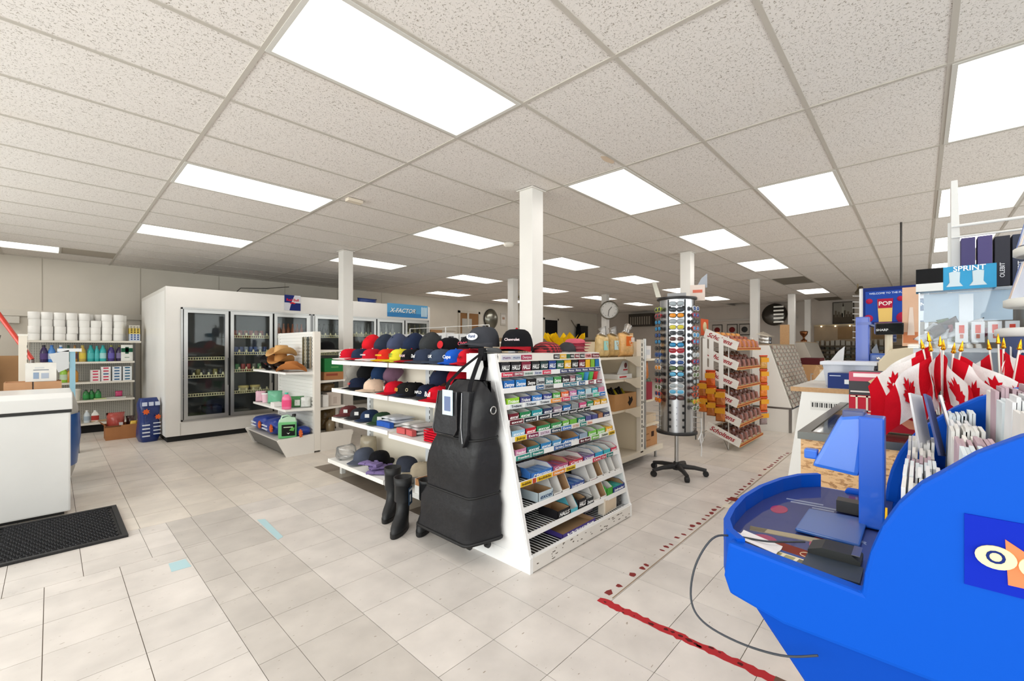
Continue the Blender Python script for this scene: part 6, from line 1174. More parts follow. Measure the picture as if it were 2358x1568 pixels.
t = thing('snack_sign', 'orange square sign with round emblem standing above the wire rack', 'sign', (6.3, 2.22, 1.44)); MB().box(-.14, -.006, .03, .14, .0, .26).build('board', 'card', t, S(196, 80, 40)); MB().lathe([(.001, 0), (.07, 0), (.07, .003), (.001, .003)], n=20).build('emblem', 'matte', t, S(196, 180, 140), loc=(0, -.006, .15), rot=(R(90), 0, 0)); MB().tube([(0, .005, -1.44), (0, .005, .05)], .008, 6).build('stem', 'metal', t, S(170, 170, 170))
t = thing('striped_flag', 'small green and white flag on a stick behind the snack sign', 'flag', (6.15, 2.32, 1.40)); MB().tube([(.1, 0, -.02), (-.05, 0, .48)], .006, 6).build('stick', 'palewood', t); MB().prism([(-.04, .42), (.06, .12), (-.12, .12)], 'y', -.002, .002).build('cloth', 'fabric', t, S(40, 96, 76)); MB().prism([(.0, .12), (-.12, .12), (-.12, .02), (.06, .02)], 'y', -.002, .002).build('white_band', 'fabric', t, S(226, 226, 220)); MB().tube([(.1, 0, -1.40), (.1, 0, -.02)], .01, 6).build('stand', 'metal', t, S(120, 120, 120))
# ================================================================ CARD WEDGE DISPLAYS
def wedge(x0, x1, pts, base, label, c_side, cards=True):
    t = thing('wedge_display', label, 'display stand', (0, 0, 0)); (yb, yt, zt), (yf, zf) = pts
    for x in (x0, x1 - .03): MB().prism([(yb, zf), (yb, zt), (yt, zt), (yf, zf)], 'x', x, x + .03).build('side_panel', 'paint', t, c_side)
    MB().box(x0, yf, base, x1, yb, zf).build('plinth', 'paint', t, S(230, 226, 220)); MB().box(x0 - .005, yf - .01, zf - .015, x1, yb, zf + .012).build('plinth_rim', 'metal', t, S(150, 148, 146))
    for y in (yf, yb - .03): MB().box(x0 - .006, y - .006, 0, x0 + .02, y + .03, zf).build('edge_trim', 'metal', t, S(140, 138, 136))
    MB().prism([(yt - .005, zt), (yt + .01, zt), (yf + .01, zf), (yf - .005, zf)], 'x', x0 + .03, x1 - .03).build('slope_board', 'matte', t, S(150, 142, 132)); MB().box(x0, yt, zt, x1, yb, zt + .02).build('top_board', 'paint', t, S(160, 140, 116))
    if cards:
        mb = MB(); mb2 = MB(); n = Vector((0, -(zt - zf), -(yt - yf) * -1 * -1)); sl = Vector((0, yf - yt, zf - zt)); nn = Vector((0, sl.z, -sl.y)).normalized()
        if nn.y > 0: nn = -nn
        for i in range(15):
            for j in range(26):
                p = Vector((x0 + .06 + (x1 - x0 - .12) * (j + .5) / 26, yt, zt)) + sl * ((i + .5) / 15) + nn * .012
                (mb if (i * 3 + j) % 4 else mb2).hexa([p + Vector((dx, 0, 0)) + sl * ds + nn * dn for dn in (0, .012) for (dx, ds) in ((-.018, .028), (.018, .028), (.018, -.022), (-.018, -.022))])
        tag(mb.build('cards', 'foil', t, S(206, 198, 186)), None, None, kind='stuff'); tag(mb2.build('coloured_cards', 'foil', t, S(166, 140, 130)), None, None, kind='stuff')
    return t
wedge(7.7, 9.6, ((1.97, 1.737, 1.335), (1.435, .37)), .0, 'white wedge display with sloping rows of small cards', S(236, 232, 226))
wedge(10.6, 12.2, ((1.90, 1.75, 1.40), (1.33, .30)), .0, 'grey wedge display standing beyond the cartons', S(190, 182, 170), cards=False)
t = thing('tin_stack', 'stack of silver tins and wire baskets on the wedge display top', 'tins', (7.95, 1.86, 1.356)); random.seed(2)
for k in range(4):
    MB().lathe([(.07, 0), (.075, .005), (.075, .05), (.07, .055)], n=16).build('tin', 'metal', t, (S(190, 188, 184), S(110, 110, 112), S(206, 204, 200), S(80, 80, 84))[k], loc=(.0 + .15 * (k % 2), 0, .056 * (k // 2)))
for k in range(6): MB().tube([(-.1 + .07 * k, -.08, .12), (-.1 + .07 * k, .08, .16 + .01 * k)], .004, 5).build('wire', 'metal', t, S(214, 206, 190))
MB().tube([(-.12, -.08, .12), (.3, -.08, .13)], .004, 5).tube([(-.12, .08, .16), (.3, .08, .2)], .004, 5).build('basket_rim', 'metal', t, S(220, 214, 200))
# ================================================================ FAR END OF THE SHOP
# back wall openings
def wall_door(n, x0, x1, zt, leaf, frame, y=WY1):
    f = MB().box(x0, y - .04, 0, x0 + .07, y, zt).box(x1 - .07, y - .04, 0, x1, y, zt).box(x0, y - .04, zt - .07, x1, y, zt); d = struct(f.build('door_%d' % n, 'paint', None, frame)); lf = MB().box(x0 + .07, y - .02, 0, x1 - .07, y - .001, zt - .07).build('leaf', 'matte', d, leaf); return d
d1 = wall_door(1, 8.60, 9.50, 2.44, S(150, 110, 72), S(206, 198, 184)); MB().box(8.75, WY1 - .03, 1.3, 9.15, WY1 - .02, 2.2).build('pane', 'paint', d1, S(190, 188, 180)); MB().box(8.95, WY1 - .045, 1.9, 9.02, WY1 - .03, 2.4).build('closer', 'paint', d1, S(214, 210, 200))
d2 = wall_door(2, 12.75, 13.68, 2.42, S(16, 15, 15), S(206, 200, 190))  # the doorway's darkness is painted as a near-black leaf
d3 = thing('convex_mirror', 'round convex security mirror on the back wall', 'mirror', (9.98, WY1 - .02, 2.24)); MB().loft([[(.30 * math.sin(b) * math.cos(a), -.02 - .13 * math.cos(b), .32 * math.sin(b) * math.sin(a)) for a in [2 * math.pi * k / 24 for k in range(24)]] for b in (R(90), R(70), R(48), R(25), R(4))]).build('bowl', 'metal', d3, S(150, 150, 140)); MB().tube([(.30 * math.cos(a), -.02, .32 * math.sin(a)) for a in [2 * math.pi * k / 24 for k in range(24)]], .016, 6, closed=True).build('rim', 'rubber', d3, S(30, 30, 30))
t = thing('wall_notice', 'small framed paper notice beside the convex mirror', 'notice', (10.58, WY1 - .02, 2.05)); MB().box(-.13, -.01, 0, .13, .018, .42).build('frame', 'paint', t, S(206, 200, 190)); MB().box(-.10, -.013, .06, .10, -.009, .36).build('paper', 'card', t, S(232, 228, 222)); MB().box(-.06, -.015, .2, .06, -.012, .28).build('print', 'matte', t, S(180, 150, 130))
t = thing('wall_tv', 'small black screen with a draped dark cloth on the back wall', 'screen', (15.35, WY1 - .03, 1.72)); MB().box(-.28, -.06, 0, .3, .0, .48).build('screen', 'gloss', t, S(20, 20, 22)); MB().loft([[(-.42 + .2 * math.cos(a) * w_, -.08 + .05 * math.sin(a), z) for a in [2 * math.pi * k / 12 for k in range(12)]] for w_, z in ((1, -.1), (1.0, .2), (.7, .4), (.3, .55))]).build('cloth', 'fabric', t, S(24, 24, 26))
tag(MB().tube([(14.5, WY1 - .05, 2.4), (14.95, WY1 - .05, 2.0)], .012, 6).build('wall_rod', 'metal', None, S(120, 116, 108)), 'thin rod leaning across the back wall', 'rod')
struct(MB().box(8.5, WY1 - .05, 0, WX1, WY1, 1.62).build('trim_9', 'panelling', wall_back)); 
for (x, w_, c, l) in ((6.6, .34, S(150, 110, 66), 'brown carton on the wall ledge past the cooler'), (7.05, .3, S(50, 100, 66), 'green carton on the wall ledge past the cooler'), (7.5, .4, S(170, 130, 90), 'tan carton on the wall ledge past the cooler')):
    carton(l, (x, WY1 - .24, 1.46), (w_, .3, .34), c)
t = thing('wall_ledge', 'beige panelled ledge along the back wall past the cooler', 'ledge', (0, 0, 0)); MB().box(5.6, WY1 - .45, 0, 8.5, WY1 - .05, 1.44).build('body', 'paint', t, S(196, 182, 156)); MB().box(5.55, WY1 - .47, 1.44, 8.52, WY1 - .05, 1.46).build('top', 'paint', t, S(210, 200, 178))
# clock on its column
t = thing('wall_clock', 'round silver station clock on the far white column', 'clock', (10.31, 6.12, 2.30), 0, None); a = math.atan2(-6.1, -10.2); MB().lathe([(.001, 0), (.24, 0), (.25, .02), (.25, .06), (.22, .075), (.215, .05), (.001, .05)], n=28).build('case', 'metal', t, S(120, 116, 106), rot=(0, R(90), a)); MB().lathe([(.001, .052), (.214, .052)], n=28, caps=False).build('dial', 'matte', t, S(226, 224, 220), rot=(0, R(90), a))
hd = Vector((math.cos(a), math.sin(a), 0)); sd = Vector((-math.sin(a), math.cos(a), 0))
for (an, l) in ((40, .11), (190, .16)): p0 = hd * .058; MB().tube([p0, p0 + sd * (math.sin(R(an)) * l) + Vector((0, 0, math.cos(R(an)) * l))], .007, 5).build('hand', 'matte', t, S(30, 30, 30))
for k in range(12): p = hd * .055 + sd * (math.sin(k * math.pi / 6) * .18) + Vector((0, 0, math.cos(k * math.pi / 6) * .18)); MB().tube([p, p + Vector((0, 0, .018))], .006, 4).build('numeral', 'matte', t, S(40, 40, 40))
MB().tube([(.05, .1, -.05), (.16, .22, .02), (.16, .22, .2)], .05, 10).build('second_case', 'metal', t, S(120, 110, 90))
# AC unit and bulkhead on far wall
t = thing('wall_air_conditioner', 'dark slatted heater unit high on the far wall', 'air conditioner', (WX1 - .02, 8.2, 2.15)); MB().box(-.3, -.5, 0, 0, .5, .5).build('body', 'matte', t, S(70, 64, 58))
for k in range(9): MB().box(-.31, -.42 + .1 * k, .06, -.3, -.37 + .1 * k, .38).build('slat', 'matte', t, S(150, 142, 130))
t = thing('wall_rail', 'long white rail running along the far wall', 'rail', (WX1 - .03, 0, 2.26)); MB().box(-.02, 2.9, -.025, .03, 7.0, .025).build('rail', 'paint', t, S(190, 184, 176))
for (y, l) in ((5.35, 'square picture with red round emblem on the far wall'), (4.85, 'square picture with black and red emblem on the far wall'), (4.45, 'small square black and white picture on the far wall')):
    t = thing('wall_picture', l, 'picture', (WX1 - .02, y, 1.72)); MB().box(-.02, -.17, 0, .01, .17, .40).build('frame', 'matte', t, S(70, 66, 62)); MB().box(-.024, -.15, .03, -.019, .15, .37).build('print', 'matte', t, S(180, 172, 164)); MB().lathe([(.001, 0), (.1, 0), (.1, .004), (.001, .004)], n=14).build('emblem', 'matte', t, S(120, 40, 40) if y > 4.6 else S(60, 60, 60), loc=(-.024, 0, .2), rot=(0, R(-90), 0))
t = thing('wall_picture', 'large sepia city skyline picture on the far wall', 'picture', (WX1 - .02, 1.72, 2.02)); MB().box(-.03, -.26, 0, .01, .26, .66).build('frame', 'matte', t, S(60, 54, 48)); MB().box(-.034, -.24, .02, -.029, .24, .64).build('sky', 'matte', t, S(150, 146, 138)); MB().box(-.037, -.24, .02, -.033, .24, .28).build('ground', 'matte', t, S(84, 76, 66)); MB().box(-.039, -.035, .2, -.035, .035, .52).build('tower', 'matte', t, S(170, 168, 158)); MB().prism([(-.02, .52), (.02, .52), (.005, .62), (-.005, .62)], 'x', -.039, -.035).build('spire', 'matte', t, S(60, 56, 50))
for k in range(6): MB().box(-.039, -.22 + .075 * k, .2, -.036, -.17 + .075 * k, .32 + .04 * (k % 3)).build('building', 'matte', t, S(110, 102, 90))
t = thing('round_wall_ornament', 'dark slotted round metal ornament on the far wall behind the column', 'ornament', (WX1 - .4, 3.45, 2.35)); MB().lathe([(.001, 0), (.36, .02), (.36, .1), (.25, .16), (.001, .18)], n=24).build('disc', 'metal', t, S(90, 88, 84), rot=(0, R(-80), 0))
for k in range(5): MB().box(-.2, -.28, -.26 + .12 * k, -.17, .0, -.21 + .12 * k).build('slat', 'metal', t, S(190, 186, 178))
MB().tube([(0, 0, 0), (.38, 0, 0)], .03, 6).build('bracket', 'metal', t, S(90, 88, 84))
# wall display of dark goods
wd = thing('wall_display', 'dark wall display of small goods with a lit top rail', 'wall display', (WX1 - .32, 1.3, 0)); MB().box(.26, -1.9, .3, .3, 1.15, 1.95).build('back_panel', 'panelling', wd); MB().box(.2, -1.9, 1.95, .3, 1.15, 2.0).build('light_rail', 'matte', wd, S(196, 180, 150))
for k in range(9): MB().box(.0, -1.9, .35 + .125 * k, .26, 1.15, .36 + .125 * k).build('shelf', 'matte', wd, S(110, 104, 94))
for k in range(4): MB().box(.24, .2 - .4 * k, 1.55, .262, .55 - .4 * k, 1.92).build('kraft_sheet', 'card', wd, S(150, 120, 84))
random.seed(12)
for k in range(9):
    for j in range(14):
        c = random.choice((S(60, 58, 54), S(120, 116, 108), S(40, 38, 36), S(150, 140, 124), S(90, 70, 50), S(110, 112, 110), S(80, 84, 70)))
        y = -.6 + j * .125; w_ = random.uniform(.05, .11); hh = random.uniform(.05, .1) if k < 8 else random.uniform(.12, .17)
        o = MB().box(-.06, -w_ / 2, 0, .06, w_ / 2, hh).build('goods_box', 'card', None, c if k < 8 else S(170, 166, 156), loc=(WX1 - .24, 1.3 + y, .3605 + .125 * k)); tag(o, 'small packaged item on the far dark wall display', 'box', 'small goods on the wall display')
for k in range(5): MB().lathe([(.018, 0), (.018, .03)], n=8).build('bulb', 'lampglow', wd, loc=(.17, -.45 + .35 * k, 1.93)) if 'lampglow' in M else None
# clutter between the wedges
carton('large tan carton behind the card wedge', (9.9, 1.62, .62), (.62, .45, .36), S(196, 150, 104), marks=[('f', .1, .5, .2, .2, S(70, 84, 60)), ('l', .1, .5, .2, .2, S(70, 84, 60))]); carton('lower brown carton supporting the tan carton', (9.95, 1.62, 0), (.7, .5, .62), S(150, 106, 70)); carton('open brown carton with dark interior behind the card wedge', (9.9, 2.22, .0), (.4, .26, 1.36), S(176, 130, 84), marks=[('l', .1, .9, .6, .08, S(70, 46, 32))])  # open carton's shaded interior is only a dark panel painted on its closed side
t = thing('wooden_board', 'tall brown wooden board leaning behind the cartons', 'board', (10.0, 1.975, 0)); MB().box(-.03, -.075, 0, .03, .075, 1.75).build('board', 'wood', t)
t = thing('blue_tool_cart', 'blue drawer cart with wire handle beyond the card wedge', 'cart', (8.9, 1.22, 0)); MB().box(-.2, -.14, .08, .2, .14, .72).build('body', 'paint', t, S(30, 96, 160))
for k in range(6): MB().box(-.22, -.1, .12 + .1 * k, -.2, .12, .19 + .1 * k).build('drawer', 'paint', t, S(34, 44, 60))
MB().tube([(-.2, -.12, .72), (-.2, -.12, .86), (-.2, .12, .86), (-.2, .12, .72)], .01, 6).build('handle', 'metal', t, S(200, 200, 200)); MB().box(-.18, -.12, 0, .18, .12, .08).build('base', 'matte', t, S(30, 30, 30))
t = thing('wooden_chair', 'pale wooden chair with curved back post beside the cartons', 'chair', (8.3, .98, 0)); MB().box(-.2, -.2, .42, .2, .2, .46).build('seat', 'palewood', t)
for (x, y) in ((-.18, -.18), (.18, -.18), (-.18, .18), (.18, .18)): MB().box(x - .02, y - .02, 0, x + .02, y + .02, .42).build('leg', 'palewood', t)
MB().prism([(.16, .46), (.2, .46), (.24, .9), (.20, 1.02), (.16, .98)], 'x', -.19, -.15).build('back_post', 'wood', t); MB().prism([(.16, .46), (.2, .46), (.24, .9), (.20, 1.02), (.16, .98)], 'x', .15, .19).build('back_post', 'wood', t); MB().box(-.15, .17, .75, .15, .2, .95).build('back_slat', 'palewood', t)
t = thing('trophy', 'shiny dark trophy-like lamp on the red cloth behind the cartons', 'trophy', (11.0, 1.82, 1.421)); t.scale = (.6, .6, .6); MB().lathe([(.1, 0), (.1, .06), (.04, .09), (.03, .16), (.11, .26), (.13, .36), (.1, .38)], n=16).build('cup', 'metal', t, S(110, 70, 44)); MB().box(-.13, -.13, -.008, .13, .13, .0).build('plinth', 'gloss', t, S(30, 14, 16))
carton('dark red cloth-covered crate behind the tan carton', (9.9, 1.5, .983), (.5, .3, .12), S(84, 24, 28), name='crate', cat='crate')
t = thing('wall_camera', 'small ceiling security camera tilted down above the poster', 'camera', (4.55, .38, 1.56 + .05)); 
# cameras on the ceiling and columns
t.location = (12.6, 1.05, CEIL); MB().tube([(0, 0, 0), (0, 0, -.12)], .012, 6).build('stem', 'paint', t, S(170, 150, 110)); MB().box(-.12, -.03, -.06, .08, .03, .0).build('housing', 'matte', t, S(100, 92, 78), loc=(0, 0, -.14), rot=(0, R(40), R(40)))
t = thing('smoke_detector', 'round white smoke detector under the ceiling grid', 'smoke detector', (4.35, 4.16, CEIL - .001)); MB().lathe([(.07, 0), (.075, -.02), (.06, -.04), (.045, -.055), (.001, -.057)], n=20).build('body', 'paint', t, S(222, 216, 206)); MB().lathe([(.05, -.036), (.052, -.046)], n=20, caps=False).build('vent', 'matte', t, S(130, 126, 120))
t = thing('ceiling_sensor', 'small cream rectangular box fixed to the ceiling board', 'sensor', (2.03, 4.03, CEIL - .001)); MB().box(-.075, -.035, -.03, .075, .035, 0).build('body', 'paint', t, S(226, 214, 196), bevel=.004)
t = thing('column_camera', 'small black camera on the side of the white column', 'camera', (6.79, 6.20, 2.36)); MB().box(-.02, -.12, -.04, .06, -.02, .04).build('housing', 'matte', t, S(40, 38, 34)); MB().lathe([(.03, 0), (.03, .04)], n=10).build('lens', 'gloss', t, S(20, 20, 20), loc=(-.0, -.12, 0), rot=(R(90), 0, 0)); MB().tube([(-.03, .02, .0), (.03, -.05, .02)], .012, 6).build('bracket', 'metal', t, S(150, 140, 60))
tag(MB().tube([tuple(onZ(2075, 512, CEIL)), (onZ(2075, 512, CEIL).x, onZ(2075, 512, CEIL).y, 1.5)], .01, 6).build('ceiling_cable', 'rubber', None, S(60, 56, 52)), 'dark cable hanging from the ceiling above the counter', 'cable')
# ================================================================ CHECKOUT COUNTER
kc = thing('checkout_counter', 'glass-topped checkout counter with a chipboard end panel', 'counter', (0, 0, 0))
KX0, KX1, KY0, KY1, KZ = 2.17, 3.50, -1.1, .37, .95
MB().box(KX0, KY0, 0.0, KX0 + .02, KY1, KZ - .03).build('chipboard_end', 'chipboard', kc); MB().box(KX0 + .02, KY1 - .02, 0, KX1, KY1, KZ - .03).build('front_panel', 'paint', kc, S(226, 222, 216)); MB().box(KX0 + .02, KY0, 0, KX1, KY0 + .02, KZ - .03).build('rear_panel', 'paint', kc, S(200, 196, 190))
MB().box(KX0 + .02, KY0 + .02, .70, KX1, KY1 - .02, .72).build('inner_shelf', 'matte', kc, S(90, 96, 92))
fr = MB()
for (a, b, c, d) in ((KX0 - .01, KY0, KX0 + .03, KY1 + .01), (KX1 - .03, KY0, KX1, KY1 + .01), (KX0 + .03, KY1 - .03, KX1 - .03, KY1 + .01), (KX0 + .03, KY0, KX1 - .03, KY0 + .04)): fr.box(a, b, KZ - .03, c, d, KZ)
fr.build('top_frame', 'metal', kc, S(110, 112, 110)); MB().box(KX0 + .03, KY0 + .04, KZ - .012, KX1 - .03, KY1 - .03, KZ - .004).build('glass_top', 'glass', kc)
carton('dark grey tray lying under the counter glass', (2.75, .17, .721), (.8, .3, .14), S(90, 100, 94), name='tray', cat='tray'); carton('blue and white pack seen under the counter glass', (3.32, .15, .721), (.28, .3, .17), S(56, 92, 160), marks=[('t', .2, .3, .5, .4, S(226, 230, 236))]); carton('lime green ticket pack under the counter glass', (2.26, .10, .721), (.06, .14, .19), S(176, 210, 60), name='ticket_pack'); carton('white ticket pack beside the lime one under the glass', (2.26, .26, .721), (.07, .14, .19), S(226, 228, 226), name='ticket_pack')
# slanted white rack behind the counter and its wooden top
sw = thing('slanted_rack', 'white slanted rack with wooden top standing behind the glass counter', 'display rack', (0, 0, 0))
MB().prism([(.735, 0), (.60, 1.0), (-.55, 1.0), (-.55, 0)], 'x', 3.55, 3.58).build('side_panel', 'paint', sw, S(242, 242, 240)); MB().prism([(.735, 0), (.60, 1.0), (-.55, 1.0), (-.55, 0)], 'x', 5.2, 5.23).build('side_panel', 'paint', sw, S(238, 238, 236)); MB().prism([(.72, .0), (.735, .0), (.60, 1.0), (.585, 1.0)], 'x', 3.58, 5.2).build('front_board', 'paint', sw, S(222, 220, 214)); MB().box(3.56, -.55, 1.0, 5.3, .66, 1.03).build('wood_top', 'paint', sw, S(206, 200, 192)); MB().box(3.545, -.55, 1.0, 3.56, .665, 1.03).build('wood_edge', 'wood', sw)
lb = MB().box(3.547, .38, .88, 3.55, .55, .94).build('barcode_label', 'card', sw, S(232, 232, 230))
for k in range(12): MB().box(3.5455, .39 + .013 * k, .90, 3.547, .394 + .013 * k + .004 * (k % 2), .93).build('bar', 'matte', lb, S(60, 60, 60))
# goods on the wooden top
t = thing('storage_tub', 'clear lidded plastic tub with navy boxes on the wooden top', 'tub', (3.86, .365, 1.031)); MB().prism([(-.12, 0), (.12, 0), (.14, .15), (-.14, .15)], 'x', -.13, .13).build('tub', 'bottleclear', t, S(206, 212, 232)); MB().box(-.15, -.155, .15, .15, .155, .175).build('lid', 'paint', t, S(226, 230, 240), bevel=.006)
carton('navy carton with white label in front of the clear tub', (3.64, .36, 1.031), (.08, .2, .10), S(36, 56, 120), marks=[('l', .45, .3, .4, .3, S(232, 236, 240)), ('l', .05, .8, .3, .06, S(200, 210, 230))])
# boxed gift sets on the glass top
def gift(z, h, c, l, y0=-.16, y1=.231, x=2.40, d=.15): return carton(l, (x + d / 2, (y0 + y1) / 2, z), (d, y1 - y0, h), c, 'gift_box')
t = gift(KZ + .001, .075, S(186, 30, 48), 'red gift box at the bottom of the stack on the counter'); MB().box(-.078, -.19, .065, -.0745, .19, .070).build('cream_line', 'matte', t, S(226, 210, 190)); MB().prism([(.0, .02), (.04, .05), (.01, .06), (-.05, .04), (-.1, .05), (-.06, .015)], 'x', -.078, -.0745).build('flower_print', 'matte', t, S(236, 160, 130))
t = gift(KZ + .077, .07, S(190, 34, 56), 'red gift box with cream lines in the middle of the stack')
for (a, b, c, d) in ((-.19, .0, .19, .006), (-.19, .062, .19, .068), (.13, .0, .137, .068), (.165, .0, .172, .068)): MB().box(-.078, a, b, -.0745, c, d).build('cream_line', 'matte', t, S(232, 214, 196))
t = gift(KZ + .148, .10, S(70, 70, 74), 'black and pink lettered gift box on top of the stack'); MB().box(-.0775, -.195, .06, -.0745, .195, .10).build('pink_band', 'matte', t, S(196, 90, 110)); text('R', t, (-.0795, -.0, .078), FX, wid=.022, color=S(220, 200, 196)); text('GIN', t, (-.0795, .0, .048), FX, wid=.085, color=S(206, 196, 186)); MB().prism([(.1, .03), (.13, .06), (.11, .075), (.09, .06), (.07, .08), (.05, .05), (.085, .045)], 'x', -.079, -.0745).build('flower_print', 'matte', t, S(214, 190, 150)); MB().box(-.078, -.19, .012, -.0745, .19, .018).build('white_pattern', 'matte', t, S(226, 222, 216)); MB().box(-.079, .08, .078, -.0745, .18, .094).build('brand_tag', 'matte', t, S(240, 226, 228))
# tall blue hand dispenser, register, pole display
t = thing('blue_dispenser', 'tall blue metal dispenser with hinged lever on the wooden top', 'dispenser', (4.2, .25, 1.031)); MB().box(-.05, .03, 0, .05, .11, .50).build('column', 'satin', t, S(74, 100, 190), bevel=.006); MB().box(-.052, .02, .44, .052, .10, .46).build('collar', 'satin', t, S(60, 84, 170)); MB().box(-.04, -.13, .14, .0, .03, .23).build('lever_head', 'satin', t, S(50, 90, 170), bevel=.015); MB().box(-.03, -.13, 0, .01, -.08, .16).build('leg', 'satin', t, S(44, 84, 160)); MB().prism([(-.07, 0), (-.04, 0), (.02, .25), (-.01, .3)], 'x', -.02, .02).build('lever', 'satin', t, S(60, 70, 90)); MB().lathe([(.001, 0), (.03, 0), (.03, .06), (.001, .06)], n=12).build('knob', 'gloss', t, S(24, 40, 84), loc=(-.02, -.06, .34), rot=(R(90), 0, 0)); MB().tube([(-.02, .03, .44), (-.02, -.07, .40), (-.02, -.07, .2)], .012, 6).build('arm', 'metal', t, S(90, 96, 110))
for (y, z) in ((-.02, .19), (-.09, .19)): MB().lathe([(.001, 0), (.012, 0), (.012, .004), (.001, .004)], n=10).build('bolt', 'metal', t, S(230, 230, 230), loc=(-.042, y, z), rot=(0, R(-90), 0))
t = thing('cash_register', 'beige cash register with a small black customer display', 'cash register', (3.87, .095, 1.031)); MB().prism([(-.11, 0), (.11, 0), (.11, .18), (.05, .26), (-.08, .28), (-.11, .22)], 'x', -.18, .18).build('body', 'paint', t, S(222, 206, 176), bevel=.01); MB().cyl((-.1, .06, .22), (-.1, .06, .36), .02, n=12).build('display_pole', 'paint', t, S(226, 214, 190)); MB().box(-.04, -.07, 0, .04, .07, .075).build('display', 'gloss', t, S(22, 24, 24), loc=(-.12, .06, .36), rot=(0, R(-8), R(8)), bevel=.006); text('SHARP', t, (-.173, .09, .385), FX, wid=.06, color=(.8, .8, .8))
t = thing('white_paper_stack', 'folded white papers standing behind the clear tub', 'papers', (4.3, .46, 1.031)); MB().prism([(.18, 0), (.0, 0), (-.02, .28), (.02, .24)], 'x', -.02, .0).build('sheet', 'card', t, S(236, 236, 234)); MB().tube([(0, .02, 0), (.0, .0, .2), (0, -.03, 0)], .004, 5).build('wire_stand', 'metal', t, S(90, 80, 70))
# posters and rack behind the register
t = thing('promo_poster', 'blue and red promotional poster reading pop behind the register', 'poster', (4.6, .15, 1.48)); MB().box(0, -.12, .0, .01, .20, .31).build('board', 'matte', t, S(26, 44, 110)); MB().box(-.002, -.105, .03, .0, .185, .28).build('glow_panel', 'matte', t, S(34, 70, 160))
MB().prism([(.02, .03), (.10, .03), (.11, .21), (.015, .21)], 'x', -.006, -.002).build('packet_print', 'matte', t, S(226, 190, 110)); MB().prism([(.018, .14), (.104, .14), (.11, .215), (.012, .215)], 'x', -.008, -.005).build('packet_top', 'matte', t, S(170, 30, 60)); text('POP', t, (-.010, .061, .175), FX, wid=.08, color=S(240, 230, 226)); text('WELCOME TO THE FUN', t, (-.004, .05, .26), FX, wid=.22, color=S(200, 214, 240)); 
for (y, z, r_) in ((.165, .06, .03), (-.05, .06, .045), (.16, .2, .022), (-.03, .21, .02)): MB().lathe([(.001, 0), (r_, 0), (r_, .003), (.001, .003)], n=14).build('red_disc', 'matte', t, S(170, 30, 70), loc=(-.002, y, z), rot=(0, R(-90), 0))
MB().box(-.001, -.20, .02, .008, -.125, .30).build('notice_strip', 'matte', t, S(40, 60, 110)); 
for k, (c, w_) in enumerate(((S(226, 226, 230), 'Cash'), (S(40, 84, 130), 'INS'), (S(206, 214, 224), None))):
    MB().box(-.003, -.195, .20 - .085 * k, -.001, -.13, .275 - .085 * k).build('notice', 'card', t, c)
    if w_: text(w_, t, (-.005, -.162, .24 - .085 * k), FX, wid=.05, color=S(20, 20, 30) if k == 0 else (1, 1, 1))
MB().box(.01, .20, -.43, .03, .225, .31).build('pole', 'paint', t, S(226, 226, 226)); MB().box(.01, -.19, -.43, .03, -.17, .1).build('pole', 'paint', t, S(226, 226, 226))
for k in range(8): MB().tube([(.02, .215, -.1 + .05 * k), (.02, .27, -.095 + .05 * k)], .004, 5).build('peg', 'metal', t, S(190, 190, 190))
t = thing('incense_box', 'tall narrow peach carton standing in front of the poster', 'carton', (3.83, .05, 1.312 - .29)); MB().box(-.03, -.04, .29, .03, .04, .67).build('body', 'card', t, S(232, 190, 160), bevel=.002); MB().box(-.032, -.035, .31, -.03, .035, .38).build('warm_print', 'matte', t, S(206, 130, 90)); MB().prism([(-.02, .36), (.015, .36), (.005, .54), (-.012, .54)], 'x', -.033, -.031).build('figure_print', 'matte', t, S(240, 220, 206))
# riser with acrylic lighter case, appliance box, binders
rs = thing('counter_riser', 'white counter riser cabinet carrying the acrylic display case', 'riser', (0, 0, 0)); MB().box(3.02, -.50, .951, 3.40, .03, 1.30).build('body', 'paint', rs, S(214, 220, 228)); MB().box(3.0, -.52, 1.30, 3.42, .05, 1.32).build('top', 'glass', rs); MB().box(3.015, -.48, 1.0, 3.02, .01, 1.28).build('front_glass', 'acrylic', rs)
ac = thing('acrylic_case', 'clear acrylic case full of wrapped trinkets and lighters', 'display case', (3.06, -.17, 1.321)); q = .006; W_, D_, H_ = .36, .24, .262
for b in ((0, -W_ / 2, 0, q, W_ / 2, H_), (D_ - q, -W_ / 2, 0, D_, W_ / 2, H_), (q, -W_ / 2, 0, D_ - q, -W_ / 2 + q, H_), (q, W_ / 2 - q, 0, D_ - q, W_ / 2, H_), (q, -W_ / 2 + q, 0, D_ - q, W_ / 2 - q, q), (0, -W_ / 2, H_, D_, W_ / 2, H_ + q)): MB().box(*b).build('wall', 'acrylic', ac)
ed = MB()
for y in (-W_ / 2, W_ / 2 - .006): ed.box(-.001, y, 0, .006, y + .006, H_)
ed.build('bright_edge', 'paint', ac, S(226, 236, 242)); MB().box(.10, -.02, q, .12, .03, H_ - .01).build('inner_post', 'paint', ac, S(236, 238, 240)); MB().box(.20, -.16, .12, .22, .16, .27).build('rear_card', 'card', ac, S(206, 222, 234))
random.seed(8)
for k in range(14):
    pouch('small wrapped trinket heaped in the acrylic case', (3.06 + random.uniform(.04, .16), -.17 + random.uniform(-.06, .15), 1.33 + random.uniform(0, .10)), .07, .06, .02, random.choice((S(206, 206, 206), S(90, 80, 84), S(150, 60, 80), S(90, 110, 70), S(60, 64, 90), S(226, 226, 228))), 'foil', rot=(R(random.uniform(-70, 70)), R(random.uniform(-40, 40)), R(random.uniform(0, 360))), name='trinket', cat='trinket', group='trinkets in the acrylic case')
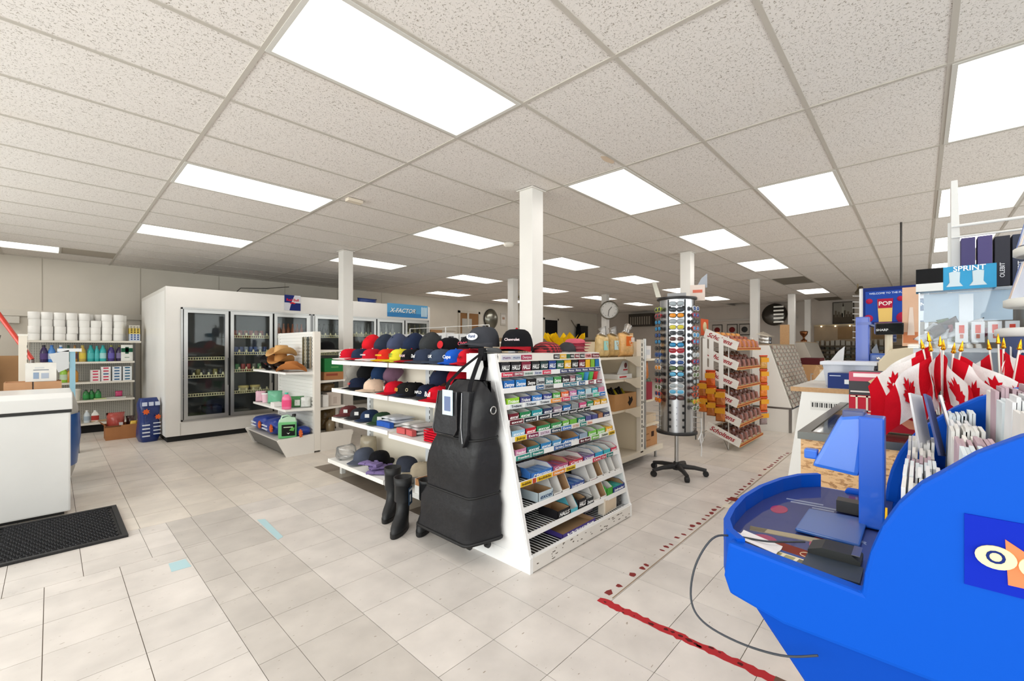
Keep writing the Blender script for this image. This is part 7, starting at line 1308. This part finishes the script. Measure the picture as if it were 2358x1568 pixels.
for k in range(4):
    t = thing('lighter_pack', 'white boxed lighter with red print lined up in the acrylic case', 'lighter', (3.075, -.33 + .055 * k + .02, 1.328), 0, 'lighters in the acrylic case'); MB().box(0, -.022, 0, .02, .022, .10).build('box', 'card', t, S(240, 240, 240)); MB().box(-.002, -.009, .045, 0, .009, .085).build('print', 'matte', t, S(226, 70, 50)); MB().box(-.002, -.006, .02, 0, .006, .04).build('small_print', 'matte', t, S(206, 120, 100))
t = thing('appliance_box', 'black and bright blue carton with lamp photos on the acrylic case', 'carton', (3.10, -.10, 1.590)); MB().box(-.03, -.16, 0, .09, .12, .115).build('body', 'card', t, S(60, 160, 210)); MB().box(-.032, .02, .04, -.03, .12, .115).build('dark_end', 'matte', t, S(24, 24, 26)); MB().box(-.032, .02, 0, -.03, .12, .04).build('white_end', 'matte', t, S(226, 228, 228))
for y in (-.02, -.10): MB().lathe([(.03, 0), (.018, .02), (.02, .07), (.001, .075)], n=12).build('lamp_photo', 'matte', t, S(206, 222, 230), loc=(-.031, y, .015)).scale = (.08, 1, 1)
text('SPRINT', t, (-.0335, -.07, .10), FX, wid=.11, color=(1, 1, 1))
bs = thing('wire_shelf_rack', 'white wire shelf rack holding dark binders above the counter', 'rack', (3.46, -.38, 0))
for y in (-.42, .26): MB().box(-.015, y - .012, .951, .015, y + .012, 2.0).build('upright', 'paint', bs, S(232, 232, 230))
MB().tube([(-.10, .26, 1.96), (-.10, -.42, 1.96)], .008, 6).build('top_wire', 'paint', bs, S(232, 232, 230)); MB().tube([(-.10, .26, 1.90), (-.10, -.42, 1.90)], .006, 6).build('top_wire', 'paint', bs, S(232, 232, 230)); MB().box(-.14, -.42, 1.60, .02, .26, 1.615).build('shelf', 'paint', bs, S(226, 226, 226))
for k in range(9): MB().tube([(-.10, .22 - .08 * k, 1.90), (.0, .22 - .08 * k, 1.92)], .004, 5).build('hook', 'metal', bs, S(220, 220, 220))
MB().prism([(.22, 1.7), (.26, 1.7), (.26, 2.22), (.235, 2.22)], 'x', -.06, .06).build('end_panel', 'paint', bs, S(226, 226, 224))
for k in range(7):
    c = (S(84, 78, 120), S(92, 84, 130), S(62, 62, 70), S(66, 70, 86), S(60, 58, 68), S(76, 96, 140), S(70, 110, 140))[k]; nm = ('muted purple', 'lighter purple', 'charcoal', 'slate', 'dark plum grey', 'steel blue', 'teal blue')[k]
    t = thing('binder', '%s boxed binder with white spine lettering on the wire rack' % nm, 'binder', (3.36, -.20 - .06 * k + .02, 1.617), 0, 'binders on the wire rack'); MB().box(-.05, -.026, 0, .05, .026, .265 - (.012 if 1 < k < 5 else 0)).build('body', 'matte', t, c, bevel=.002); text('OLEBIT', t, (-.052, 0, .08), (R(90), 0, R(-90)), wid=.075, color=S(232, 232, 236)).rotation_euler = Matrix(((0, 0, -1), (0, -1, 0), (-1, 0, 0))).transposed().to_euler() if False else (0, R(-90), 0)
# ================================================================ FLAGS
mug = thing('flag_holder', 'dark mug holding a bunch of small Canadian flags', 'mug', (2.33, -.06, .951)); MB().lathe([(.05, 0), (.055, .005), (.055, .10), (.05, .10), (.048, .01)], n=20, caps=False).lathe([(.001, .004), (.05, .004)], n=20, caps=False).build('cup', 'paint', mug, S(40, 40, 60))
mug2 = thing('flag_holder', 'dark mug behind holding the second bunch of flags', 'mug', (2.44, -.22, .951)); MB().lathe([(.05, 0), (.055, .005), (.055, .10), (.05, .10), (.048, .01)], n=20, caps=False).lathe([(.001, .004), (.05, .004)], n=20, caps=False).build('cup', 'paint', mug2, S(40, 40, 60))
LEAF = [(0, 1), (.18, .62), (.42, .74), (.34, .2), (.6, .46), (.66, .3), (1, .36), (.86, .06), (1, -.04), (.5, -.42), (.56, -.6), (.06, -.5), (.04, -1), (-.04, -1), (-.06, -.5), (-.56, -.6), (-.5, -.42), (-1, -.04), (-.86, .06), (-1, .36), (-.66, .3), (-.6, .46), (-.34, .2), (-.42, .74), (-.18, .62)]
def flag(base, dirv, ln, label, faces, droop=.6, w_=.17, h_=.105, seed=0):
    t = thing('hand_flag', label, 'flag', base, 0, 'small Canadian flags'); d = Vector(dirv).normalized(); tip = d * ln
    MB().tube([d * .004, tip], .003, 6).build('stick', 'paint', t, S(236, 232, 224)); MB().lathe([(.004, 0), (.008, .005), (.005, .011), (.006, .014), (.001, .04)], n=10).build('gold_finial', 'metal', t, S(226, 160, 40), loc=tip, rot=d.to_track_quat('Z', 'Y').to_euler())
    s_ = Vector(faces).normalized(); nrm = Vector((-.75, -.6, .1)).normalized()
    def P_(u, v, off=0.0):      # u along the fly, v down the hoist
        p = tip - d * (.015 + h_ * v) + s_ * (w_ * u * .82) + Vector((0, 0, -1)) * (droop * w_ * u * (.6 + .4 * u)) + nrm * (.018 * math.sin(u * 7 + v * 3 + seed) * min(1, u * 3) + off)
        return tuple(p)
    for (u0, u1, c, nm) in ((0, .25, S(206, 16, 36), 'red_band'), (.25, .75, S(244, 242, 240), 'white_band'), (.75, 1, S(206, 16, 36), 'red_band')):
        MB().grid(lambda u, v: P_(u0 + (u1 - u0) * u, v), 6, 6).build(nm, 'fabric', t, c)
    lv = [P_(.5 + .17 * a, .5 - .40 * b, .003) for a, b in LEAF]; lw = [P_(.5 + .17 * a, .5 - .40 * b, -.003) for a, b in LEAF]
    n = len(lv); c0 = P_(.5, .5, .003); c1 = P_(.5, .5, -.003)
    m = MB().add(lv + [c0], [(i, (i + 1) % n, n) for i in range(n)]).add(lw + [c1], [(i, (i + 1) % n, n) for i in range(n)]); m.build('maple_leaf', 'fabric', t, S(206, 16, 36))
bb = Vector((2.33, -.06, .957)); k2 = Vector((2.44, -.22, .957))
for (dv, ln, fv, dr, w_, h_, sd, lb) in (((-.06, .16, 1), .345, (-.15, .5, 0), .62, .22, .15, .3, 'Canadian hand flag hanging widest toward the gift boxes'), ((-.12, .10, 1), .335, (-.3, .32, 0), .68, .23, .16, 1.2, 'Canadian hand flag drooping in the middle of the front bunch'), ((-.14, .0, 1), .34, (-.35, -.12, 0), .66, .23, .16, 2.0, 'Canadian hand flag with its leaf turned to the entrance'), ((.0, .10, 1), .37, (-.1, .45, 0), .7, .22, .14, .9, 'tallest Canadian hand flag with pointed gold tip'), ((-.05, -.14, 1), .335, (-.2, -.45, 0), .6, .22, .15, 2.6, 'Canadian hand flag spreading from the front bunch to the rear one'), ((-.16, -.08, 1), .33, (-.28, -.30, 0), .68, .22, .16, .5, 'Canadian hand flag hanging low over the stand slips'), ((-.02, .02, 1), .35, (-.38, .1, 0), .7, .22, .15, 1.7, 'Canadian hand flag hidden in the heart of the front bunch')): flag(bb, dv, ln, lb, fv, dr, w_, h_, sd)
for (dv, ln, fv, dr, w_, h_, sd, lb) in (((-.08, .10, 1), .34, (-.3, .35, 0), .68, .22, .15, .2, 'Canadian hand flag of the rear bunch leaning to the front bunch'), ((-.12, .0, 1), .345, (-.42, .0, 0), .7, .22, .15, 1.4, 'Canadian hand flag in the middle of the rear bunch'), ((-.04, -.12, 1), .34, (-.2, -.5, 0), .6, .22, .15, 2.2, 'Canadian hand flag at the outer side of the rear bunch'), ((.06, .02, 1), .36, (.1, -.3, 0), .75, .20, .13, 3.0, 'Canadian hand flag standing behind the rear bunch')): flag(k2, dv, ln, lb, fv, dr, w_, h_, sd)
# ================================================================ LOTTERY STAND
BLU = S(0, 80, 192); BLD = S(0, 70, 178)
ls = thing('lottery_stand', 'blue moulded lottery play stand with writing tray and side logo', 'lottery stand', (0, 0, 0))
PX = 1.0; TZ = .862
arc = [(.078, .862), (.074, .90), (.066, .94), (.05, 0.99), (.028, 1.035), (.0, 1.075), (-.03, 1.103), (-.064, 1.137), (-.112, 1.171), (-.18, 1.20), (-.30, 1.23), (-.5, 1.245)]
side = [(-.5, .745)] + [(.20, .752), (.30, .775), (.312, .81), (.303, .885)] + arc
for (x, nm) in ((PX, 'near_side'), (1.70, 'far_side')):
    pts = side if x == PX else [(-.5, .745), (.16, .752), (.20, .80), (.17, .862)] + arc
    MB().prism(pts, 'x', x, x + .035).build(nm + '_panel', 'moulded', ls, BLU, bevel=.007)
# tray: rounded outline in plan
plan = [(PX + .02, .29), (PX + .06, .325), (1.116, .348), (1.20, .36), (1.32, .366), (1.46, .355), (1.59, .328), (1.68, .295), (1.735, .25), (1.735, .05), (PX + .02, .05)]
def off(poly, k):
    cx = sum(p[0] for p in poly) / len(poly); cy = sum(p[1] for p in poly) / len(poly); return [(cx + (x - cx) * k, cy + (y - cy) * k) for x, y in poly]
MB().prism(plan, 'z', .772, .848).build('tray_body', 'moulded', ls, BLU, bevel=.006); rim = [(p[0], p[1], .85) for p in plan[:9]]; MB().loft([[(x - .0, y, .84), (x, y, .89), (x + (1.36 - x) * .035, y - .012, .89), (x + (1.36 - x) * .035, y - .012, .84)] for x, y, z in rim], smooth=False).build('tray_rim', 'moulded', ls, BLU)
tp = off(plan, .955); MB().prism(tp, 'z', .848, .8495).build('tray_print', 'matte', ls, S(66, 76, 140)); MB().prism(tp, 'z', .8515, .8525).build('tray_cover', 'acrylic', ls)
for (x, y, w_, h_, c, nm) in ((1.30, .24, .15, .026, S(206, 186, 150), 'printed_strip'), (1.16, .27, .05, .05, S(206, 60, 110), 'red_spot'), (1.40, .29, .07, .04, S(206, 60, 110), 'red_spot'), (1.22, .17, .10, .04, S(214, 90, 120), 'red_spot'), (1.42, .14, .06, .05, S(206, 60, 110), 'red_spot')):
    if nm == 'printed_strip': MB().box(-h_ / 2, -w_ / 2, 0, h_ / 2, w_ / 2, .002).build(nm, 'matte', ls, c, loc=(x - .08, y - .0, .8495), rot=(0, 0, R(12)))
    else: MB().prism([(w_ / 2 * math.cos(a), h_ / 2 * math.sin(a)) for a in [2 * math.pi * k / 16 for k in range(16)]], 'z', 0, .0015).build(nm, 'matte', ls, c, loc=(x, y, .8495))
for (s, x, y, w_) in (('NUMBER', 1.30, .14, .10), ('IT', 1.42, .16, .02)): text(s, ls, (x, y, .8505), (0, 0, R(-98)), wid=w_, color=S(190, 196, 220))
for (x, y, w_) in ((1.52, .25, .09), (1.50, .225, .11), (1.48, .20, .05)): MB().box(-.004, -w_ / 2, 0, .004, w_ / 2, .0012).build('print_line', 'matte', ls, S(190, 196, 220), loc=(x, y, .8495), rot=(0, 0, R(6)))
# lower body and pedestal
MB().hexa([(1.06, -.46, .56), (1.66, -.46, .56), (1.66, .13, .56), (1.06, .13, .56), (1.005, -.5, .772), (1.73, -.5, .772), (1.73, .26, .772), (1.005, .26, .772)]).build('lower_shell', 'moulded', ls, BLD, bevel=.008)
MB().box(1.16, -.40, 0.02, 1.60, .09, .57).build('pedestal', 'moulded', ls, S(10, 66, 176), bevel=.01); MB().box(1.12, -.44, 0, 1.64, .13, .02).build('foot_plate', 'moulded', ls, BLD); MB().box(1.155, -.30, .06, 1.16, .0, .5).build('door_panel', 'moulded', ls, S(60, 120, 220))
MB().box(PX + .035, -.5, .80, 1.70, -.46, 1.23).build('back_panel', 'moulded', ls, BLD)
for k in range(4):
    y, z = .035 - .075 * k, .885 + .075 * k
    MB().prism([(y, z - .05), (y + .006, z - .05), (y + .012, z + .02), (y + .006, z + .02)], 'x', PX + .035, 1.70).build('pocket_front', 'acrylic' if k == 0 else 'moulded', ls, BLD); MB().box(PX + .035, y - .07, z - .03, 1.70, y + .004, z - .02).build('pocket_floor', 'moulded', ls, BLD)
# logo sign on the near side panel
sn = MB().box(PX - .003, -.275, .928, PX + .001, -.050, 1.04).build('logo_sign', 'matte', ls, S(0, 36, 176)); 
MB().prism([(-.093, 1.012), (-.148, .974), (-.21, .974), (-.21, .948), (-.096, .944)], 'x', PX - .005, PX - .003).build('orange_arrow', 'matte', sn, S(250, 130, 86))
for (y, ch) in ((-.083, 'O'), (-.128, 'L'), (-.175, 'G')):
    MB().prism([(y + .022 * math.cos(a), .982 - (0 if ch == 'O' else .004) + .0175 * math.sin(a)) for a in [2 * math.pi * k / 22 for k in range(22)]], 'x', PX - .008, PX - .005).build('cream_disc', 'matte', sn, S(255, 236, 176)); text(ch, sn, (PX - .0088, y, .982 - (0 if ch == 'O' else .004)), FX, h=.027, color=S(20, 40, 110))
# ticket scanner on post
sc = thing('ticket_scanner', 'blue ticket scanner head on an upright post over the tray', 'scanner', (0, 0, 0))
MB().box(1.395, .065, .854, 1.455, .115, 1.13).build('post', 'satin', sc, S(16, 88, 200), bevel=.004); MB().prism([(1.24, .10), (1.25, .225), (1.43, .225), (1.445, .10)], 'z', .854, .862).build('base_plate', 'satin', sc, S(30, 84, 160), bevel=.003); MB().box(1.48, .10, .854, 1.52, .17, .885).build('power_box', 'rubber', sc, S(50, 50, 50))
hm = Matrix.Translation((1.44, .135, 1.065)) @ Matrix.Rotation(R(0), 4, 'Z'); MB().add([(1.41, .10, 1.135), (1.47, .10, 1.135), (1.47, .155, 1.125), (1.41, .155, 1.125), (1.40, .115, .975), (1.47, .115, .975), (1.47, .215, .985), (1.40, .215, .985)], [(0, 1, 2, 3), (7, 6, 5, 4), (0, 4, 5, 1), (1, 5, 6, 2), (2, 6, 7, 3), (3, 7, 4, 0)]).build('scanner_head', 'satin', sc, S(46, 110, 214), bevel=.010); MB().box(1.412, .104, 1.12, 1.468, .15, 1.142).build('head_cap', 'satin', sc, S(60, 70, 120), bevel=.004); MB().box(1.42, .205, 1.0, 1.45, .235, 1.025).build('thumb_tab', 'satin', sc, S(46, 110, 214), bevel=.004)
# things lying on the tray
bx = thing('ticket_slot_box', 'black plastic ticket slot box lying on the tray', 'ticket box', (1.16, .135, .8535)); MB().prism([(-.045, 0), (.045, 0), (.045, .012), (.02, .022), (-.03, .022), (-.045, .01)], 'x', -.03, .03).build('body', 'rubber', bx, S(40, 42, 42), rot=(0, 0, R(0))); MB().box(-.028, -.044, .022, .028, -.03, .0235).build('worn_edge', 'metal', bx, S(160, 156, 150)); MB().box(-.11, -.05, 0, -.03, .045, .004).build('lower_flap', 'rubber', bx, S(50, 60, 74))
t = thing('pay_slip', 'curled white receipt slips lying at the tray edge', 'receipt', (1.085, .275, .854)); MB().grid(lambda u, v: (-.03 + .06 * u, -.045 + .09 * v, .003 + .012 * (v) ** 2 + .004 * math.sin(6 * u)), 5, 6).build('slip', 'card', t, S(244, 240, 240)); MB().grid(lambda u, v: (-.025 + .06 * u, -.05 + .08 * v, .007 + .014 * v + .003 * math.sin(5 * u + 1)), 5, 6).build('slip', 'card', t, S(240, 236, 238))
t = thing('lottery_ticket', 'cream printed lottery ticket lying beside the receipts', 'ticket', (1.075, .205, .8555), R(-8)); MB().box(-.028, -.04, 0, .028, .04, .001).build('ticket', 'card', t, S(236, 226, 196)); MB().box(.018, -.04, .001, .028, .04, .0015).build('blue_band', 'matte', t, S(70, 90, 150)); 
for k in range(3): MB().box(-.02, -.034 + .025 * k, .001, .012, -.016 + .025 * k, .0015).build('print_block', 'matte', t, S(170, 164, 120) if k else S(120, 116, 100))
t = thing('brown_card', 'reddish brown card with ring emblem under the slips', 'card', (1.125, .20, .8535), R(-10)); MB().box(-.025, -.05, 0, .025, .05, .001).build('card', 'card', t, S(130, 50, 34)); MB().tube([(.012 * math.cos(a), -.02 + .012 * math.sin(a), .0015) for a in [2 * math.pi * k / 14 for k in range(14)]], .0012, 4, closed=True).build('ring_print', 'matte', t, S(226, 200, 170))
tag(MB().stube([(1.16, .19, .868), (1.10, .25, .87), (1.06, .31, .877), (1.03, .345, .87), (1.0, .372, .81), (.985, .376, .74), (.985, .35, .70), (.985, .28, .688), (.982, .20, .70), (.98, .14, .73)], .0022, 6).build('scanner_cable', 'rubber', None, S(60, 64, 70)), 'thin dark cable looping out over the tray edge', 'cable')
# slips in the stand pockets
random.seed(17)
for k in range(4):
    y, z = .035 - .075 * k, .885 + .075 * k
    for j in range(6):
        x = PX + .05 + .105 * j
        if x + .09 > 1.70: continue
        n = 7; c0 = [S(240, 239, 236), S(236, 238, 241), S(226, 235, 240), S(200, 174, 184), S(240, 236, 231)][(k * 2 + j) % 5]; hh = random.uniform(.165, .195)
        for i in range(n):
            o = MB().box(0, 0, 0, .094, .006, hh + random.uniform(-.008, .008)).build('play_slip', 'card', None, tuple(min(1, v * q_) for q_ in (random.uniform(.86, 1.02),) for v in c0), loc=(x, y - .012 - .0074 * i, z - .0175), rot=(R(random.uniform(.3, 2)), 0, 0)); tag(o, 'paper play slip standing in the pockets of the lottery stand', 'play slip', 'play slips in the stand pockets')
t = thing('yellow_leaflet', 'yellow banana-shaped leaflet at the pocket edge of the stand', 'leaflet', (PX + .06, .046, .868)); MB().loft([[(x - w_, 0, z), (x - w_, .003, z), (x + w_, .003, z), (x + w_, 0, z)] for x, w_, z in ((.028, .004, 0), (.022, .009, .03), (.012, .012, .06), (.004, .013, .09), (.004, .010, .115), (.014, .003, .135))], smooth=False).build('leaflet', 'card', t, S(232, 180, 20))
for k in range(3): carton('folded printed brochure leaning out of the stand beside the gift boxes', (1.60, -.01 - .03 * k, 1.02), (.07, .005, .16), (S(226, 226, 230), S(90, 100, 150), S(236, 232, 232))[k], 'brochure', 'brochure', group='brochures in the stand').rotation_euler = (R(-12), R(10), R(-20 + 10 * k))
# lottery ticket carousel at the right
lc = thing('ticket_carousel', 'grey and white lottery ticket carousel with a lettered band', 'ticket carousel', (2.62, -.40, 0)); lc.scale = (.74, .74, 1); MB().lathe([(.14, .951), (.14, .97), (.03, .99), (.03, 1.14)], n=24).build('stand', 'paint', lc, S(60, 70, 100))
MB().lathe([(.20, 1.15), (.215, 1.16), (.22, 1.20), (.215, 1.215)], n=36).build('lower_rim', 'paint', lc, S(222, 222, 220)); MB().lathe([(.205, 1.215), (.235, 1.345)], n=36, caps=False).build('lettered_band', 'paint', lc, S(80, 96, 140)); MB().lathe([(.24, 1.345), (.25, 1.35), (.25, 1.375), (.235, 1.38)], n=36).build('rim', 'paint', lc, S(226, 226, 224)); MB().lathe([(.06, 1.38), (.06, 1.95)], n=16).build('core', 'paint', lc, S(120, 130, 150))
for z, f in ((1.46, .93), (1.66, .78)): MB().lathe([(.22 * f, z), (.235 * f, z + .005), (.235 * f, z + .03), (.22 * f, z + .035)], n=36).build('rim', 'paint', lc, S(228, 228, 222))
for tier, (z0, h_) in enumerate(((1.495, .15), (1.70, .22))):
    for k in range(12):
        a = 2 * math.pi * k / 12; MB().box(-.002, -.052, 0, .002, .052, h_).build('ticket_panel', 'card', lc, (S(214, 220, 236), S(232, 230, 226), S(120, 140, 200), S(236, 214, 196))[k % 4], loc=(.215 * (.9, .75)[tier] * math.cos(a), .215 * (.9, .75)[tier] * math.sin(a), z0), rot=(0, R(-18), a))
for k, ch in enumerate('Lottery'):
    a = R(120) + R(13) * k; r_ = .225; o = text(ch, lc, (r_ * math.cos(a), r_ * math.sin(a), 1.28), (R(90), 0, a + R(90)), h=.085, color=S(240, 240, 240))
